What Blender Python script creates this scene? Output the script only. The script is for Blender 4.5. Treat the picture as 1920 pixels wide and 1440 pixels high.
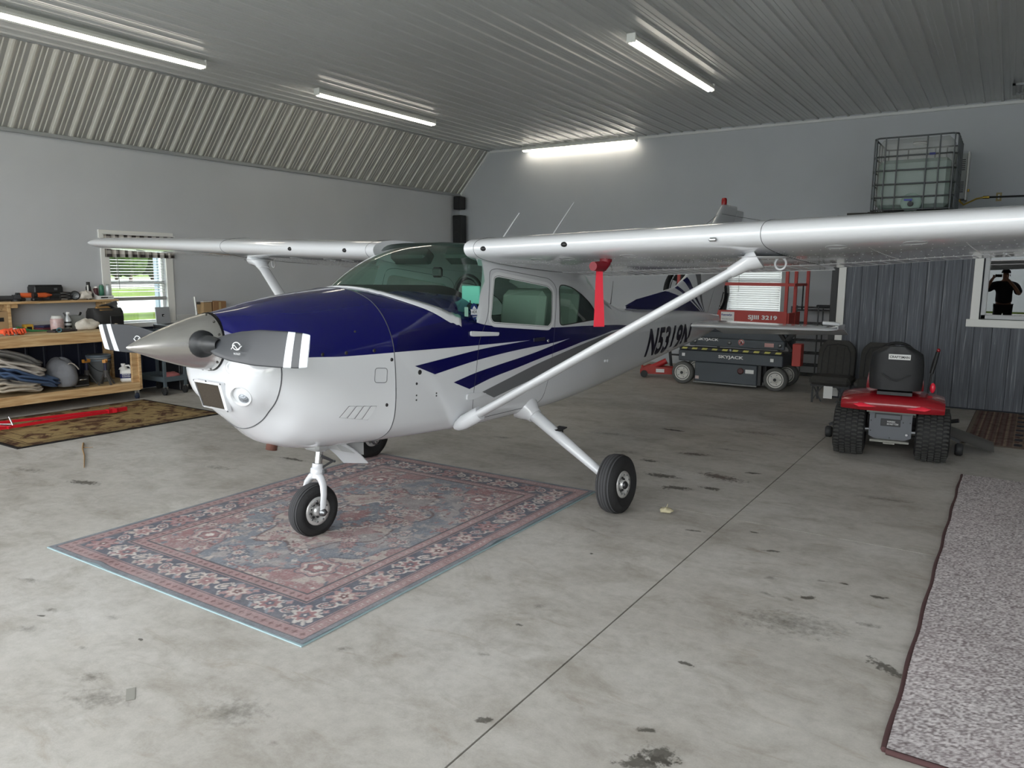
import bpy, bmesh, math, random
import numpy as np
from mathutils import Vector, Matrix
from mathutils.geometry import tessellate_polygon
random.seed(7); rng = np.random.default_rng(7)
SC = bpy.context.scene; COL = SC.collection
for o in list(bpy.data.objects): bpy.data.objects.remove(o)
R = math.radians; PI = math.pi
# ---------------------------------------------------------------- camera
CAMZ = 1.787
def cam_axes(yaw, pitch, roll):
    f = Vector((-math.sin(yaw)*math.cos(pitch), math.cos(yaw)*math.cos(pitch), -math.sin(pitch)))
    r = Vector((math.cos(yaw), math.sin(yaw), 0)); u = r.cross(f)
    return r*math.cos(roll)+u*math.sin(roll), u*math.cos(roll)-r*math.sin(roll), f
_r, _u, _f = cam_axes(R(32.93), R(8.39), R(.44))
cd = bpy.data.cameras.new('camera'); cam = bpy.data.objects.new('camera', cd); COL.objects.link(cam)
cd.sensor_width = 36; cd.lens = 36*1424/1920; cd.clip_start = .05; cd.clip_end = 600
cam.matrix_world = Matrix(((_r.x, _u.x, -_f.x, 0), (_r.y, _u.y, -_f.y, 0), (_r.z, _u.z, -_f.z, CAMZ), (0, 0, 0, 1)))
SC.camera = cam
# ---------------------------------------------------------------- world, exposure
SC.view_settings.view_transform = 'Standard'; SC.view_settings.look = 'None'
SC.view_settings.exposure = 1.13; SC.view_settings.gamma = 1; SC.view_settings.use_curve_mapping = False
W = bpy.data.worlds.new('overcast_sky'); SC.world = W; W.use_nodes = True
_n = W.node_tree.nodes; _l = W.node_tree.links
_bg = _n['Background']; _bg.inputs['Strength'].default_value = 3.1
_g = _n.new('ShaderNodeTexCoord'); _s = _n.new('ShaderNodeSeparateXYZ'); _cr = _n.new('ShaderNodeValToRGB')
_l.new(_g.outputs['Generated'], _s.inputs[0]); _l.new(_s.outputs[2], _cr.inputs[0]); _l.new(_cr.outputs[0], _bg.inputs[0])
_cr.color_ramp.elements[0].color = (1, .985, .96, 1); _cr.color_ramp.elements[0].position = 0
_cr.color_ramp.elements[1].color = (.84, .91, 1, 1); _cr.color_ramp.elements[1].position = .8
SUN = bpy.data.lights.new('sun', 'SUN'); SUN.energy = 1.6; SUN.angle = R(25); SUN.color = (1, .95, .88)
so = bpy.data.objects.new('sun', SUN); COL.objects.link(so); so.rotation_euler = (R(52), 0, R(-160))
so.location = (0, -20, 20)
# daylight portal in the open hangar door (only guides sampling of the sky)
PL = bpy.data.lights.new('door_portal', 'AREA'); PL.shape = 'RECTANGLE'; PL.size = 15.4; PL.size_y = 4.0
PL.cycles.is_portal = True
po = bpy.data.objects.new('door_portal', PL); COL.objects.link(po); po.location = (-2.7, -1.78, 2.0); po.rotation_euler = (R(90), 0, 0)
LAMP_POWER = 5.0
try:
    SC.cycles.max_bounces = 10; SC.cycles.diffuse_bounces = 6; SC.cycles.glossy_bounces = 5
    SC.cycles.transparent_max_bounces = 12; SC.cycles.sample_clamp_indirect = 8
    SC.cycles.use_denoising = True; SC.cycles.caustics_reflective = False; SC.cycles.caustics_refractive = False
except Exception: pass

# ---------------------------------------------------------------- helpers
def lin(c):
    return tuple(((v/255)/12.92 if v/255 <= .04045 else ((v/255+.055)/1.055)**2.4) for v in c)+(1.,)
MATS = {}
def mat(name, rgb, rough=.5, metal=0., spec=.5, coat=0., var=0., vscale=6., stretch=(1, 1, 1), bump=0., bscale=80., emit=None, es=1., alpha=None):
    """principled material; rgb in sRGB 0-255, var = lightness variation by noise, bump = fine relief"""
    if name in MATS: return MATS[name]
    m = bpy.data.materials.new(name); m.use_nodes = True; nt = m.node_tree; N = nt.nodes; L = nt.links
    p = N['Principled BSDF']; c = lin(rgb)
    p.inputs['Base Color'].default_value = c; p.inputs['Roughness'].default_value = rough; p.inputs['Metallic'].default_value = metal
    p.inputs['Specular IOR Level'].default_value = spec; p.inputs['Coat Weight'].default_value = coat; p.inputs['Coat Roughness'].default_value = .06
    if var or bump:
        tc = N.new('ShaderNodeTexCoord'); mp = N.new('ShaderNodeMapping'); mp.inputs['Scale'].default_value = stretch
        L.new(tc.outputs['Object'], mp.inputs[0])
    if var:
        nz = N.new('ShaderNodeTexNoise'); nz.inputs['Scale'].default_value = vscale; nz.inputs['Detail'].default_value = 5
        L.new(mp.outputs[0], nz.inputs['Vector'])
        cr = N.new('ShaderNodeValToRGB'); L.new(nz.outputs['Fac'], cr.inputs[0])
        cr.color_ramp.elements[0].position = .3; cr.color_ramp.elements[1].position = .7
        cr.color_ramp.elements[0].color = tuple(v*(1-var) for v in c[:3])+(1,); cr.color_ramp.elements[1].color = tuple(min(1, v*(1+var)) for v in c[:3])+(1,)
        L.new(cr.outputs[0], p.inputs['Base Color'])
    if bump:
        n2 = N.new('ShaderNodeTexNoise'); n2.inputs['Scale'].default_value = bscale; n2.inputs['Detail'].default_value = 4
        L.new(mp.outputs[0], n2.inputs['Vector']); b = N.new('ShaderNodeBump'); b.inputs['Strength'].default_value = bump; b.inputs['Distance'].default_value = .01
        L.new(n2.outputs['Fac'], b.inputs['Height']); L.new(b.outputs[0], p.inputs['Normal'])
    if emit: p.inputs['Emission Color'].default_value = lin(emit); p.inputs['Emission Strength'].default_value = es
    MATS[name] = m; return m
def glass(name, tint, ior=1.5, rough=0.0, minrefl=0.):
    """thin pane: tinted see-through plus Fresnel reflection"""
    m = bpy.data.materials.new(name); m.use_nodes = True; nt = m.node_tree; N = nt.nodes; L = nt.links
    N.remove(N['Principled BSDF']); out = N['Material Output']
    t = N.new('ShaderNodeBsdfTransparent'); t.inputs[0].default_value = lin(tint)
    g = N.new('ShaderNodeBsdfGlossy'); g.inputs['Roughness'].default_value = rough; g.inputs[0].default_value = (1, 1, 1, 1)
    # Schlick reflectance of both faces of the pane, the same from either side
    F0 = max(2*((ior-1)/(ior+1))**2, minrefl); ge = N.new('ShaderNodeNewGeometry'); dt = N.new('ShaderNodeVectorMath'); dt.operation = 'DOT_PRODUCT'; L.new(ge.outputs['Normal'], dt.inputs[0]); L.new(ge.outputs['Incoming'], dt.inputs[1])
    def M(op, *v):
        k = N.new('ShaderNodeMath'); k.operation = op
        for i, q in enumerate(v):
            if isinstance(q, (int, float)): k.inputs[i].default_value = q
            else: L.new(q, k.inputs[i])
        return k.outputs[0]
    x = N.new('ShaderNodeMixShader'); fr = M('MULTIPLY_ADD', M('POWER', M('SUBTRACT', 1., M('ABSOLUTE', dt.outputs['Value'])), 5.), 1-F0, F0)
    L.new(fr, x.inputs[0]); L.new(t.outputs[0], x.inputs[1]); L.new(g.outputs[0], x.inputs[2]); L.new(x.outputs[0], out.inputs[0])
    MATS[name] = m; return m
def colattr(name, rough=.9, bump=.3, bscale=300., var=.12, vscale=120., stretch=(1, 1, 1)):
    """pattern printed or woven into the surface: colour attribute 'Col' with noise wear"""
    m = bpy.data.materials.new(name); m.use_nodes = True; nt = m.node_tree; N = nt.nodes; L = nt.links; p = N['Principled BSDF']
    at = N.new('ShaderNodeAttribute'); at.attribute_name = 'Col'; tc = N.new('ShaderNodeTexCoord'); mp = N.new('ShaderNodeMapping'); mp.inputs['Scale'].default_value = stretch
    L.new(tc.outputs['Object'], mp.inputs[0])
    nz = N.new('ShaderNodeTexNoise'); nz.inputs['Scale'].default_value = vscale; nz.inputs['Detail'].default_value = 4; L.new(mp.outputs[0], nz.inputs['Vector'])
    mr = N.new('ShaderNodeMapRange'); mr.inputs[1].default_value = .3; mr.inputs[2].default_value = .7; mr.inputs[3].default_value = 1-var; mr.inputs[4].default_value = 1+var; L.new(nz.outputs['Fac'], mr.inputs[0])
    vm = N.new('ShaderNodeVectorMath'); vm.operation = 'SCALE'; L.new(at.outputs['Color'], vm.inputs[0]); L.new(mr.outputs[0], vm.inputs['Scale']); L.new(vm.outputs[0], p.inputs['Base Color'])
    p.inputs['Roughness'].default_value = rough; p.inputs['Specular IOR Level'].default_value = .2
    n2 = N.new('ShaderNodeTexNoise'); n2.inputs['Scale'].default_value = bscale; L.new(mp.outputs[0], n2.inputs['Vector']); b = N.new('ShaderNodeBump'); b.inputs['Strength'].default_value = bump; b.inputs['Distance'].default_value = .004
    L.new(n2.outputs['Fac'], b.inputs['Height']); L.new(b.outputs[0], p.inputs['Normal'])
    MATS[name] = m; return m

class MB:
    """collects shapes and links them as ONE mesh object"""
    def __init__(s): s.v = []; s.f = []; s.mi = []; s.sm = []; s.k = 0; s.S = False
    def add(s, vs, fs, smooth=None):
        n = len(s.v); s.v += [tuple(map(float, p)) for p in vs]
        for f in fs: s.f.append([i+n for i in f]); s.mi.append(s.k); s.sm.append(s.S if smooth is None else smooth)
        return s
    def box(s, c, d, rz=0, rx=0, ry=0, bev=0.):
        x, y, z = d[0]/2, d[1]/2, d[2]/2; M = Matrix.Rotation(rz, 3, 'Z') @ Matrix.Rotation(ry, 3, 'Y') @ Matrix.Rotation(rx, 3, 'X'); c = Vector(c)
        if bev:
            b = min(bev, x*.9, y*.9, z*.9); vs = []
            for sz in (-1, 1):
                for sy in (-1, 1):
                    for sx in (-1, 1):
                        vs += [(sx*x, sy*(y-b), sz*(z-b)), (sx*(x-b), sy*y, sz*(z-b)), (sx*(x-b), sy*(y-b), sz*z)]
            bm = bmesh.new()
            for v in vs: bm.verts.new(v)
            r = bmesh.ops.convex_hull(bm, input=bm.verts[:]); bmesh.ops.dissolve_limit(bm, angle_limit=.01, verts=bm.verts[:], edges=bm.edges[:])
            bm.verts.index_update(); s.add([c+M@v.co for v in bm.verts], [[v.index for v in f.verts] for f in bm.faces], False); bm.free(); return s
        vs = [c+M@Vector((a*x, b*y, e*z)) for e in (-1, 1) for b in (-1, 1) for a in (-1, 1)]
        return s.add(vs, [(0, 2, 3, 1), (4, 5, 7, 6), (0, 1, 5, 4), (2, 6, 7, 3), (0, 4, 6, 2), (1, 3, 7, 5)], False)
    def bar(s, p0, p1, w, h=None):
        """square bar between two points"""
        h = h or w; p0, p1 = Vector(p0), Vector(p1); d = (p1-p0).normalized(); up = Vector((0, 0, 1)) if abs(d.z) < .95 else Vector((0, 1, 0))
        a = d.cross(up).normalized()*w/2; b = a.cross(d).normalized()*h/2
        return s.add([p0-a-b, p0+a-b, p0+a+b, p0-a+b, p1-a-b, p1+a-b, p1+a+b, p1-a+b], [(0, 3, 2, 1), (4, 5, 6, 7), (0, 1, 5, 4), (1, 2, 6, 5), (2, 3, 7, 6), (3, 0, 4, 7)], False)
    def cyl(s, p0, p1, r0, r1=None, n=16, cap=True, smooth=True):
        r1 = r0 if r1 is None else r1; return s.tube([p0, p1], [r0, r1], n, cap, smooth)
    def tube(s, pts, r, n=8, cap=True, smooth=True, flat=None, closed=False):
        """round (or flattened: flat=(axis, factor)) tube along points"""
        pts = [Vector(p) for p in pts]; m = len(pts); rs = r if isinstance(r, (list, tuple)) else [r]*m; vs = []; pa = None
        for i, p in enumerate(pts):
            if closed: d = pts[(i+1) % m]-pts[i-1]
            else: d = pts[min(i+1, m-1)]-pts[max(i-1, 0)]
            d.normalize()
            if pa is None: pa = d.orthogonal().normalized() if abs(d.z) > .9 else d.cross(Vector((0, 0, 1))).normalized()
            pa = (pa-d*pa.dot(d)).normalized(); pb = d.cross(pa)
            for k in range(n):
                t = 2*PI*k/n; o = (pa*math.cos(t)+pb*math.sin(t))*rs[i]
                if flat: ax = Vector(flat[0]); o = o-ax*(o.dot(ax)*(1-flat[1]))
                vs.append(p+o)
        fs = [(i*n+k, i*n+(k+1) % n, ((i+1) % m)*n+(k+1) % n, ((i+1) % m)*n+k) for i in range(m if closed else m-1) for k in range(n)]
        s.add(vs, fs, smooth)
        if cap and not closed:
            s.add([vs[k] for k in range(n)], [tuple(reversed(range(n)))], False); s.add([vs[(m-1)*n+k] for k in range(n)], [tuple(range(n))], False)
        return s
    def lathe(s, prof, c=(0, 0, 0), axis=(0, 0, 1), n=24, smooth=True):
        """profile of (radius, height) turned about an axis through c"""
        ax = Vector(axis).normalized(); a = ax.orthogonal().normalized(); b = ax.cross(a); c = Vector(c); vs = []
        for (r, h) in prof:
            for k in range(n): t = 2*PI*k/n; vs.append(c+ax*h+(a*math.cos(t)+b*math.sin(t))*r)
        fs = [(i*n+k, i*n+(k+1) % n, (i+1)*n+(k+1) % n, (i+1)*n+k) for i in range(len(prof)-1) for k in range(n)]
        return s.add(vs, fs, smooth)
    def ell(s, c, d, n=16, m=10, rz=0, noise=0., seed=0, flatbot=False):
        """ellipsoid, optionally lumpy"""
        rr = random.Random(seed); c = Vector(c); M = Matrix.Rotation(rz, 3, 'Z'); vs = []; ph = [rr.uniform(0, 6.28) for _ in range(8)]
        for i in range(m+1):
            t = PI*i/m
            for k in range(n):
                u = 2*PI*k/n; w = 1+noise*(math.sin(3*u+ph[0]+2*t)+math.sin(5*u+ph[1]-3*t)*.6+math.sin(4*t+2*u+ph[2])*.8)/2
                z = math.cos(t)*w
                if flatbot and z < -.55: z = -.55
                vs.append(c+M@Vector((math.sin(t)*math.cos(u)*d[0]/2*w, math.sin(t)*math.sin(u)*d[1]/2*w, z*d[2]/2)))
        return s.add(vs, [(i*n+k, (i+1)*n+k, (i+1)*n+(k+1) % n, i*n+(k+1) % n) for i in range(m) for k in range(n)], True)
    def prism(s, poly, vec):
        """polygon (3D points) extruded along vec"""
        n = len(poly); v = Vector(vec); ps = [Vector(p) for p in poly]
        return s.add(ps+[p+v for p in ps], [tuple(range(n)), tuple(range(2*n-1, n-1, -1))]+[(i, i+n, (i+1) % n+n, (i+1) % n) for i in range(n)], False)
    def grid(s, P, smooth=True, closed_u=False):
        """P: rows of points"""
        m, n = len(P), len(P[0]); vs = [p for r in P for p in r]
        return s.add(vs, [(i*n+j, i*n+(j+1) % n, (i+1)*n+(j+1) % n, (i+1)*n+j) for i in range(m-1) for j in range(n if closed_u else n-1)], smooth)
    def mesh(s, name, mats):
        me = bpy.data.meshes.new(name); me.from_pydata(s.v, [], s.f)
        for m in (mats if isinstance(mats, (list, tuple)) else [mats]): me.materials.append(m)
        me.polygons.foreach_set('material_index', s.mi); me.polygons.foreach_set('use_smooth', s.sm)
        me.update(); return me
    def build(s, name, mats, parent=None, loc=None, rot=None, **kw):
        me = s.mesh(name, mats); bm = bmesh.new(); bm.from_mesh(me)
        if kw.pop('merge', False): bmesh.ops.remove_doubles(bm, verts=bm.verts[:], dist=1e-5)
        if kw.pop('fixn', True): bmesh.ops.recalc_face_normals(bm, faces=bm.faces[:])
        bm.to_mesh(me); bm.free()
        return link(name, me, parent, loc, rot, **kw)
def link(name, me, parent=None, loc=None, rot=None, **kw):
    o = bpy.data.objects.new(name, me); COL.objects.link(o)
    if parent: o.parent = parent
    if loc: o.location = loc
    if rot: o.rotation_euler = rot
    for k, v in kw.items(): o[k] = v
    return o
def tag(o, label, cat, group=None):
    o['label'] = label; o['category'] = cat
    if group: o['group'] = group
    return o
def thing(name, label, cat, loc=(0, 0, 0), rz=0, group=None):
    o = bpy.data.objects.new(name, None); COL.objects.link(o); o.location = loc; o.rotation_euler = (0, 0, rz); o.empty_display_size = .1
    return tag(o, label, cat, group)
def empty(name, parent, loc=(0, 0, 0), rot=(0, 0, 0)):
    o = bpy.data.objects.new(name, None); COL.objects.link(o); o.parent = parent; o.location = loc; o.rotation_euler = rot; o.empty_display_size = .05; return o
def struct(o): o['kind'] = 'structure'; return o
def sempty(name, loc=(0, 0, 0)):
    o = bpy.data.objects.new(name, None); COL.objects.link(o); o.location = loc; o.empty_display_size = .1; return struct(o)
def dup(o, parent=None, loc=None, rz=None):
    """copy of a thing with copies of its parts and sub-parts, mesh data shared"""
    c = o.copy(); COL.objects.link(c)
    if parent: c.parent = parent
    if loc is not None: c.location = loc
    if rz is not None: c.rotation_euler = (0, 0, rz)
    for ch in list(o.children): dup(ch, c)
    return c
def bx(name, c, d, m, parent=None, bev=0., rz=0, rx=0, ry=0, **kw):
    """one box-shaped piece with its origin at its centre"""
    return MB().box((0, 0, 0), d, bev=bev).build(name, m, parent, c, (rx, ry, rz), fixn=not bev, **kw) if False else MB().box((0, 0, 0), d, bev=bev).build(name, m, parent, c, (rx, ry, rz), **kw)
def poly_mesh(loops, cut=.05, cuty=None):
    """2D polygon with holes -> triangles refined along a grid; returns verts2d, faces"""
    pts = [p for l in loops for p in l]; tr = tessellate_polygon([[Vector((p[0], p[1], 0)) for p in l] for l in loops])
    bm = bmesh.new(); vs = [bm.verts.new((p[0], p[1], 0)) for p in pts]
    for t in tr:
        try: bm.faces.new([vs[i] for i in t])
        except ValueError: pass
    xs = [p[0] for p in pts]; ys = [p[1] for p in pts]; cuty = cuty or cut
    for ax, lo, hi, st in ((0, min(xs), max(xs), cut), (1, min(ys), max(ys), cuty)):
        k = math.ceil(lo/st)
        while k*st < hi:
            no = (1, 0, 0) if ax == 0 else (0, 1, 0); co = (k*st, 0, 0) if ax == 0 else (0, k*st, 0)
            bmesh.ops.bisect_plane(bm, geom=bm.verts[:]+bm.edges[:]+bm.faces[:], plane_co=co, plane_no=no, dist=1e-6); k += 1
    bm.verts.index_update(); V = [(v.co.x, v.co.y) for v in bm.verts]; F = [[v.index for v in f.verts] for f in bm.faces]; bm.free(); return V, F
def text_loops(txt, size=1., font_shear=0., bold=0.):
    """outline mesh of a text as 2D verts and faces"""
    cu = bpy.data.curves.new('txt', 'FONT'); cu.body = txt; cu.size = size; cu.shear = font_shear; cu.offset = bold; cu.resolution_u = 3
    o = bpy.data.objects.new('txt', cu); COL.objects.link(o); me = o.to_mesh(); V = [(v.co.x, v.co.y) for v in me.vertices]; F = [list(p.vertices) for p in me.polygons]
    o.to_mesh_clear(); bpy.data.objects.remove(o); bpy.data.curves.remove(cu); return V, F
def text(name, txt, c, right, up, h, m, parent=None, width=None, bold=0., out=.002):
    """flat lettering centred at c; fits height h and, if given, width"""
    V, F = text_loops(txt, 1., 0, bold); xs = [v[0] for v in V]; ys = [v[1] for v in V]; cx, cy = (min(xs)+max(xs))/2, (min(ys)+max(ys))/2
    sy = h/(max(ys)-min(ys)); sx = width/(max(xs)-min(xs)) if width else sy
    r, u = Vector(right).normalized(), Vector(up).normalized(); n = r.cross(u); c = Vector(c)
    return MB().add([c+r*((x-cx)*sx)+u*((y-cy)*sy)+n*out for x, y in V], F, False).build(name, m, parent, fixn=False)
# ================================================================ setting
XL, YB, XR, YF, ZC, ZW = -10.85, 14.47, 7.0, -1.8, 4.485, 3.55
GREY = mat('grey_wall_paint', (190, 193, 197), .55, var=.03, vscale=1.2, bump=.05, bscale=60)
WHITE_TRIM = mat('white_trim_paint', (226, 226, 222), .4)
METAL_PANEL = mat('light_ribbed_metal', (198, 200, 199), .28, spec=.6, var=.03, vscale=.7)
NAVY_PANEL = mat('navy_wainscot', (34, 40, 58), .5)
SOIL = mat('joint_dirt', (30, 29, 27), .9)
def concrete():
    m = bpy.data.materials.new('stained_concrete'); m.use_nodes = True; nt = m.node_tree; N = nt.nodes; L = nt.links; p = N['Principled BSDF']
    tc = N.new('ShaderNodeNewGeometry')
    def noise(scale, stretch, det=6, rough=.6, dist=0.):
        mp = N.new('ShaderNodeMapping'); mp.inputs['Scale'].default_value = stretch; L.new(tc.outputs['Position'], mp.inputs[0])
        n = N.new('ShaderNodeTexNoise'); n.inputs['Scale'].default_value = scale; n.inputs['Detail'].default_value = det; n.inputs['Roughness'].default_value = rough; n.inputs['Distortion'].default_value = dist
        L.new(mp.outputs[0], n.inputs['Vector']); return n.outputs['Fac']
    def ramp(src, stops):
        r = N.new('ShaderNodeValToRGB'); L.new(src, r.inputs[0]); e = r.color_ramp.elements
        while len(e) < len(stops): e.new(.5)
        for q, (t, c) in zip(e, stops): q.position = t; q.color = c if len(c) == 4 else tuple(c)+(1,)
        return r.outputs[0]
    def mul(a, b, f=1.):
        x = N.new('ShaderNodeMix'); x.data_type = 'RGBA'; x.blend_type = 'MULTIPLY'; x.inputs[0].default_value = f; L.new(a, x.inputs[6]); L.new(b, x.inputs[7]); return x.outputs[2]
    base = ramp(noise(.55, (1, 1.6, 1), 7, .62), [(.28, lin((160, 155, 147))), (.5, lin((178, 174, 167))), (.72, lin((192, 189, 184)))])
    c = mul(base, ramp(noise(2.6, (.9, 1.25, 1), 9, .72, .5), [(.3, (.72, .7, .66)), (.52, (1, 1, 1)), (.8, (1.06, 1.05, 1.04))]))
    c = mul(c, ramp(noise(14, (1, 1, 1), 6, .7), [(.3, (.86, .86, .85)), (.6, (1.03, 1.03, 1.03))]))
    c = mul(c, ramp(noise(120, (1, 1, 1), 3), [(.25, (.88, .88, .88)), (.6, (1, 1, 1))]), .7)
    c = mul(c, ramp(noise(4.2, (.5, 1.5, 1), 6, .65, 1.0), [(.58, (1, 1, 1)), (.70, (.84, .81, .77)), (.8, (.68, .65, .61))]))
    L.new(c, p.inputs['Base Color'])
    rr = ramp(noise(3, (1, 1, 1)), [(.3, (.42,)*3), (.7, (.62,)*3)]); L.new(rr, p.inputs['Roughness']); p.inputs['Specular IOR Level'].default_value = .35
    b = N.new('ShaderNodeBump'); b.inputs['Strength'].default_value = .12; b.inputs['Distance'].default_value = .004; L.new(noise(60, (1, 1, 1)), b.inputs['Height']); L.new(b.outputs[0], p.inputs['Normal'])
    MATS['concrete'] = m; return m
CONC = concrete()
def stain_mat(name, rgb, amount, lo=.35):
    m = bpy.data.materials.new(name); m.use_nodes = True; nt = m.node_tree; N = nt.nodes; L = nt.links; p = N['Principled BSDF']; p.inputs['Base Color'].default_value = lin(rgb); p.inputs['Roughness'].default_value = .45
    tc = N.new('ShaderNodeTexCoord'); oi = N.new('ShaderNodeObjectInfo'); ge = N.new('ShaderNodeNewGeometry')
    le = N.new('ShaderNodeVectorMath'); le.operation = 'LENGTH'; L.new(tc.outputs['Object'], le.inputs[0])
    n = N.new('ShaderNodeTexNoise'); n.inputs['Scale'].default_value = 26; n.inputs['Detail'].default_value = 8; n.inputs['Roughness'].default_value = .7; L.new(ge.outputs['Position'], n.inputs['Vector'])
    a = N.new('ShaderNodeMath'); a.operation = 'MULTIPLY_ADD'; a.inputs[1].default_value = 2.4; L.new(n.outputs['Fac'], a.inputs[0]); L.new(le.outputs['Value'], a.inputs[2])
    r = N.new('ShaderNodeMapRange'); r.inputs[1].default_value = 1.85; r.inputs[2].default_value = 1.85-lo; r.inputs[3].default_value = 0; r.inputs[4].default_value = amount; L.new(a.outputs[0], r.inputs[0])
    t = N.new('ShaderNodeBsdfTransparent'); x = N.new('ShaderNodeMixShader'); L.new(r.outputs[0], x.inputs[0]); L.new(t.outputs[0], x.inputs[1]); L.new(p.outputs[0], x.inputs[2]); L.new(x.outputs[0], N['Material Output'].inputs[0])
    return m
ST_DARK = stain_mat('oil_stain', (84, 80, 72), .6, .3); ST_SOFT = stain_mat('faint_stain', (116, 112, 102), .45, .9); ST_RED = stain_mat('reddish_oil_stain', (88, 68, 60), .55, .4)
floor = sempty('floor')
_xs = [XL, -1.57, 2.93, XR]; _ys = [YF, .91, 5.41, 9.92, YB]
for i in range(3):
    for j in range(4):
        w, h = _xs[i+1]-_xs[i]-.009, _ys[j+1]-_ys[j]-.004
        bx('concrete_slab', ((_xs[i]+_xs[i+1])/2, (_ys[j]+_ys[j+1])/2, -.05), (w, h, .1), CONC, floor)
MB().box(((XL+XR)/2, (YF+YB)/2, -.095), (XR-XL, YB-YF, .14)).build('joint_bed', SOIL, floor)
_st = None
def stain(x, y, w, h, rz=0., m=ST_DARK, z=.0012):
    global _st
    me = MB().add([(math.cos(t)*1.2, math.sin(t)*1.2, 0) for t in np.linspace(0, 2*PI, 20, endpoint=False)], [tuple(range(20))], False).mesh('stain', m) if not _st or m.name not in _st else _st[m.name]
    _st = _st or {}; _st[m.name] = me
    o = link('stain', me, floor, (x, y, z+rng.uniform(0, .0008)), (0, 0, rz)); o.scale = (w/2, h/2, 1)
for (x, y, w, h, rz, m) in [(-2.2, 5.95, .42, .2, .3, ST_DARK), (-2.0, 6.5, .75, .28, -.2, ST_RED), (-2.45, 6.25, .5, .2, .1, ST_DARK), (-1.95, 6.1, .3, .12, 0, ST_DARK), (-2.55, 5.7, .4, .16, .5, ST_SOFT),
    (-2.5, 7.2, .5, .2, .2, ST_RED), (-2.3, 7.6, .6, .16, .0, ST_SOFT), (-1.8, 6.8, .25, .1, .3, ST_DARK), (-2.75, 6.7, .3, .14, 0, ST_DARK), (-3.1, 6.9, .5, .2, .4, ST_SOFT),
    (-.787, 4.28, .15, .09, .6, ST_DARK), (-.47, 4.51, .16, .08, .2, ST_DARK), (-.77, 4.57, .14, .06, .3, ST_SOFT), (-.66, 4.6, .08, .05, 0, ST_DARK), (-1.04, 4.45, .14, .1, .8, ST_SOFT),
    (-1.0, 4.2, .2, .07, -.4, ST_SOFT), (-.88, 4.2, .12, .05, -.3, ST_SOFT), (-1.15, 4.9, .17, .07, .4, ST_DARK), (-.46, 4.1, .2, .1, .2, ST_SOFT), (-.323, 3.67, .32, .12, -.6, ST_DARK),
    (-1.1, 3.2, .11, .06, 0, ST_DARK), (-.95, 2.49, .24, .2, .3, ST_DARK), (-.98, 2.42, .34, .14, .7, ST_DARK), (-.86, 2.3, .08, .06, 0, ST_DARK), (-1.05, 2.62, .12, .06, .5, ST_DARK), (-.8, 3.9, .9, .5, .3, ST_SOFT),
    (-4.076, 1.8, .09, .03, .5, ST_DARK), (-4.1, 1.86, .16, .08, .2, ST_SOFT), (-3.97, 1.69, .24, .1, .4, ST_SOFT), (-3.4, 1.94, .05, .03, 0, ST_DARK), (-3.75, 2.0, .13, .07, .2, ST_SOFT), (-3.55, 1.74, .07, .06, 0, ST_SOFT),
    (-3.25, 1.62, .22, .14, .4, ST_SOFT), (-3.05, 1.55, .5, .24, .5, ST_SOFT), (-3.5, 1.3, .1, .06, .4, ST_DARK), (-2.2, 1.75, .08, .06, .4, ST_SOFT), (-2.5, 1.8, .5, .3, .4, ST_SOFT), (-2.52, 2.42, .14, .09, .6, ST_SOFT),
    (-1.93, 2.75, .09, .06, .4, ST_SOFT), (-1.98, 3.35, .14, .09, .9, ST_SOFT), (-1.95, 3.1, .06, .05, 0, ST_DARK), (-1.62, 2.32, .12, .07, .6, ST_DARK), (-6.4, 3.26, .5, .16, .3, ST_DARK), (-5.9, 4.2, .6, .2, .2, ST_SOFT),
    (-7.2, 3.2, .6, .2, .2, ST_SOFT), (-4.5, 6.75, .4, .15, .2, ST_SOFT), (-3.6, 7.6, .9, .25, .1, ST_SOFT), (-2.2, 8.6, 1.2, .3, .1, ST_SOFT), (-6.2, 5.3, .8, .14, .1, ST_SOFT), (-5.6, 4.8, .5, .1, .1, ST_DARK),
    (-2.9, 9.3, 1.4, .3, 0, ST_SOFT), (-1.0, 9.4, .9, .25, 0, ST_SOFT), (-7.6, 2.6, .5, .16, .4, ST_SOFT), (-5.3, 1.6, .3, .12, .3, ST_SOFT), (-4.6, 2.0, .3, .1, .3, ST_SOFT), (-.7, 6.6, .7, .2, .1, ST_SOFT),
    (-1.35, 5.2, .1, .05, 0, ST_DARK), (-1.7, 5.0, .2, .05, .2, ST_DARK), (-2.3, 4.6, .25, .05, -.3, ST_SOFT), (-2.1, 4.2, .06, .04, 0, ST_DARK), (-3.1, 8.2, .5, .15, 0, ST_DARK), (-5.0, 8.0, .8, .2, .1, ST_SOFT)]:
    stain(x, y, w, h, rz, m)
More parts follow.
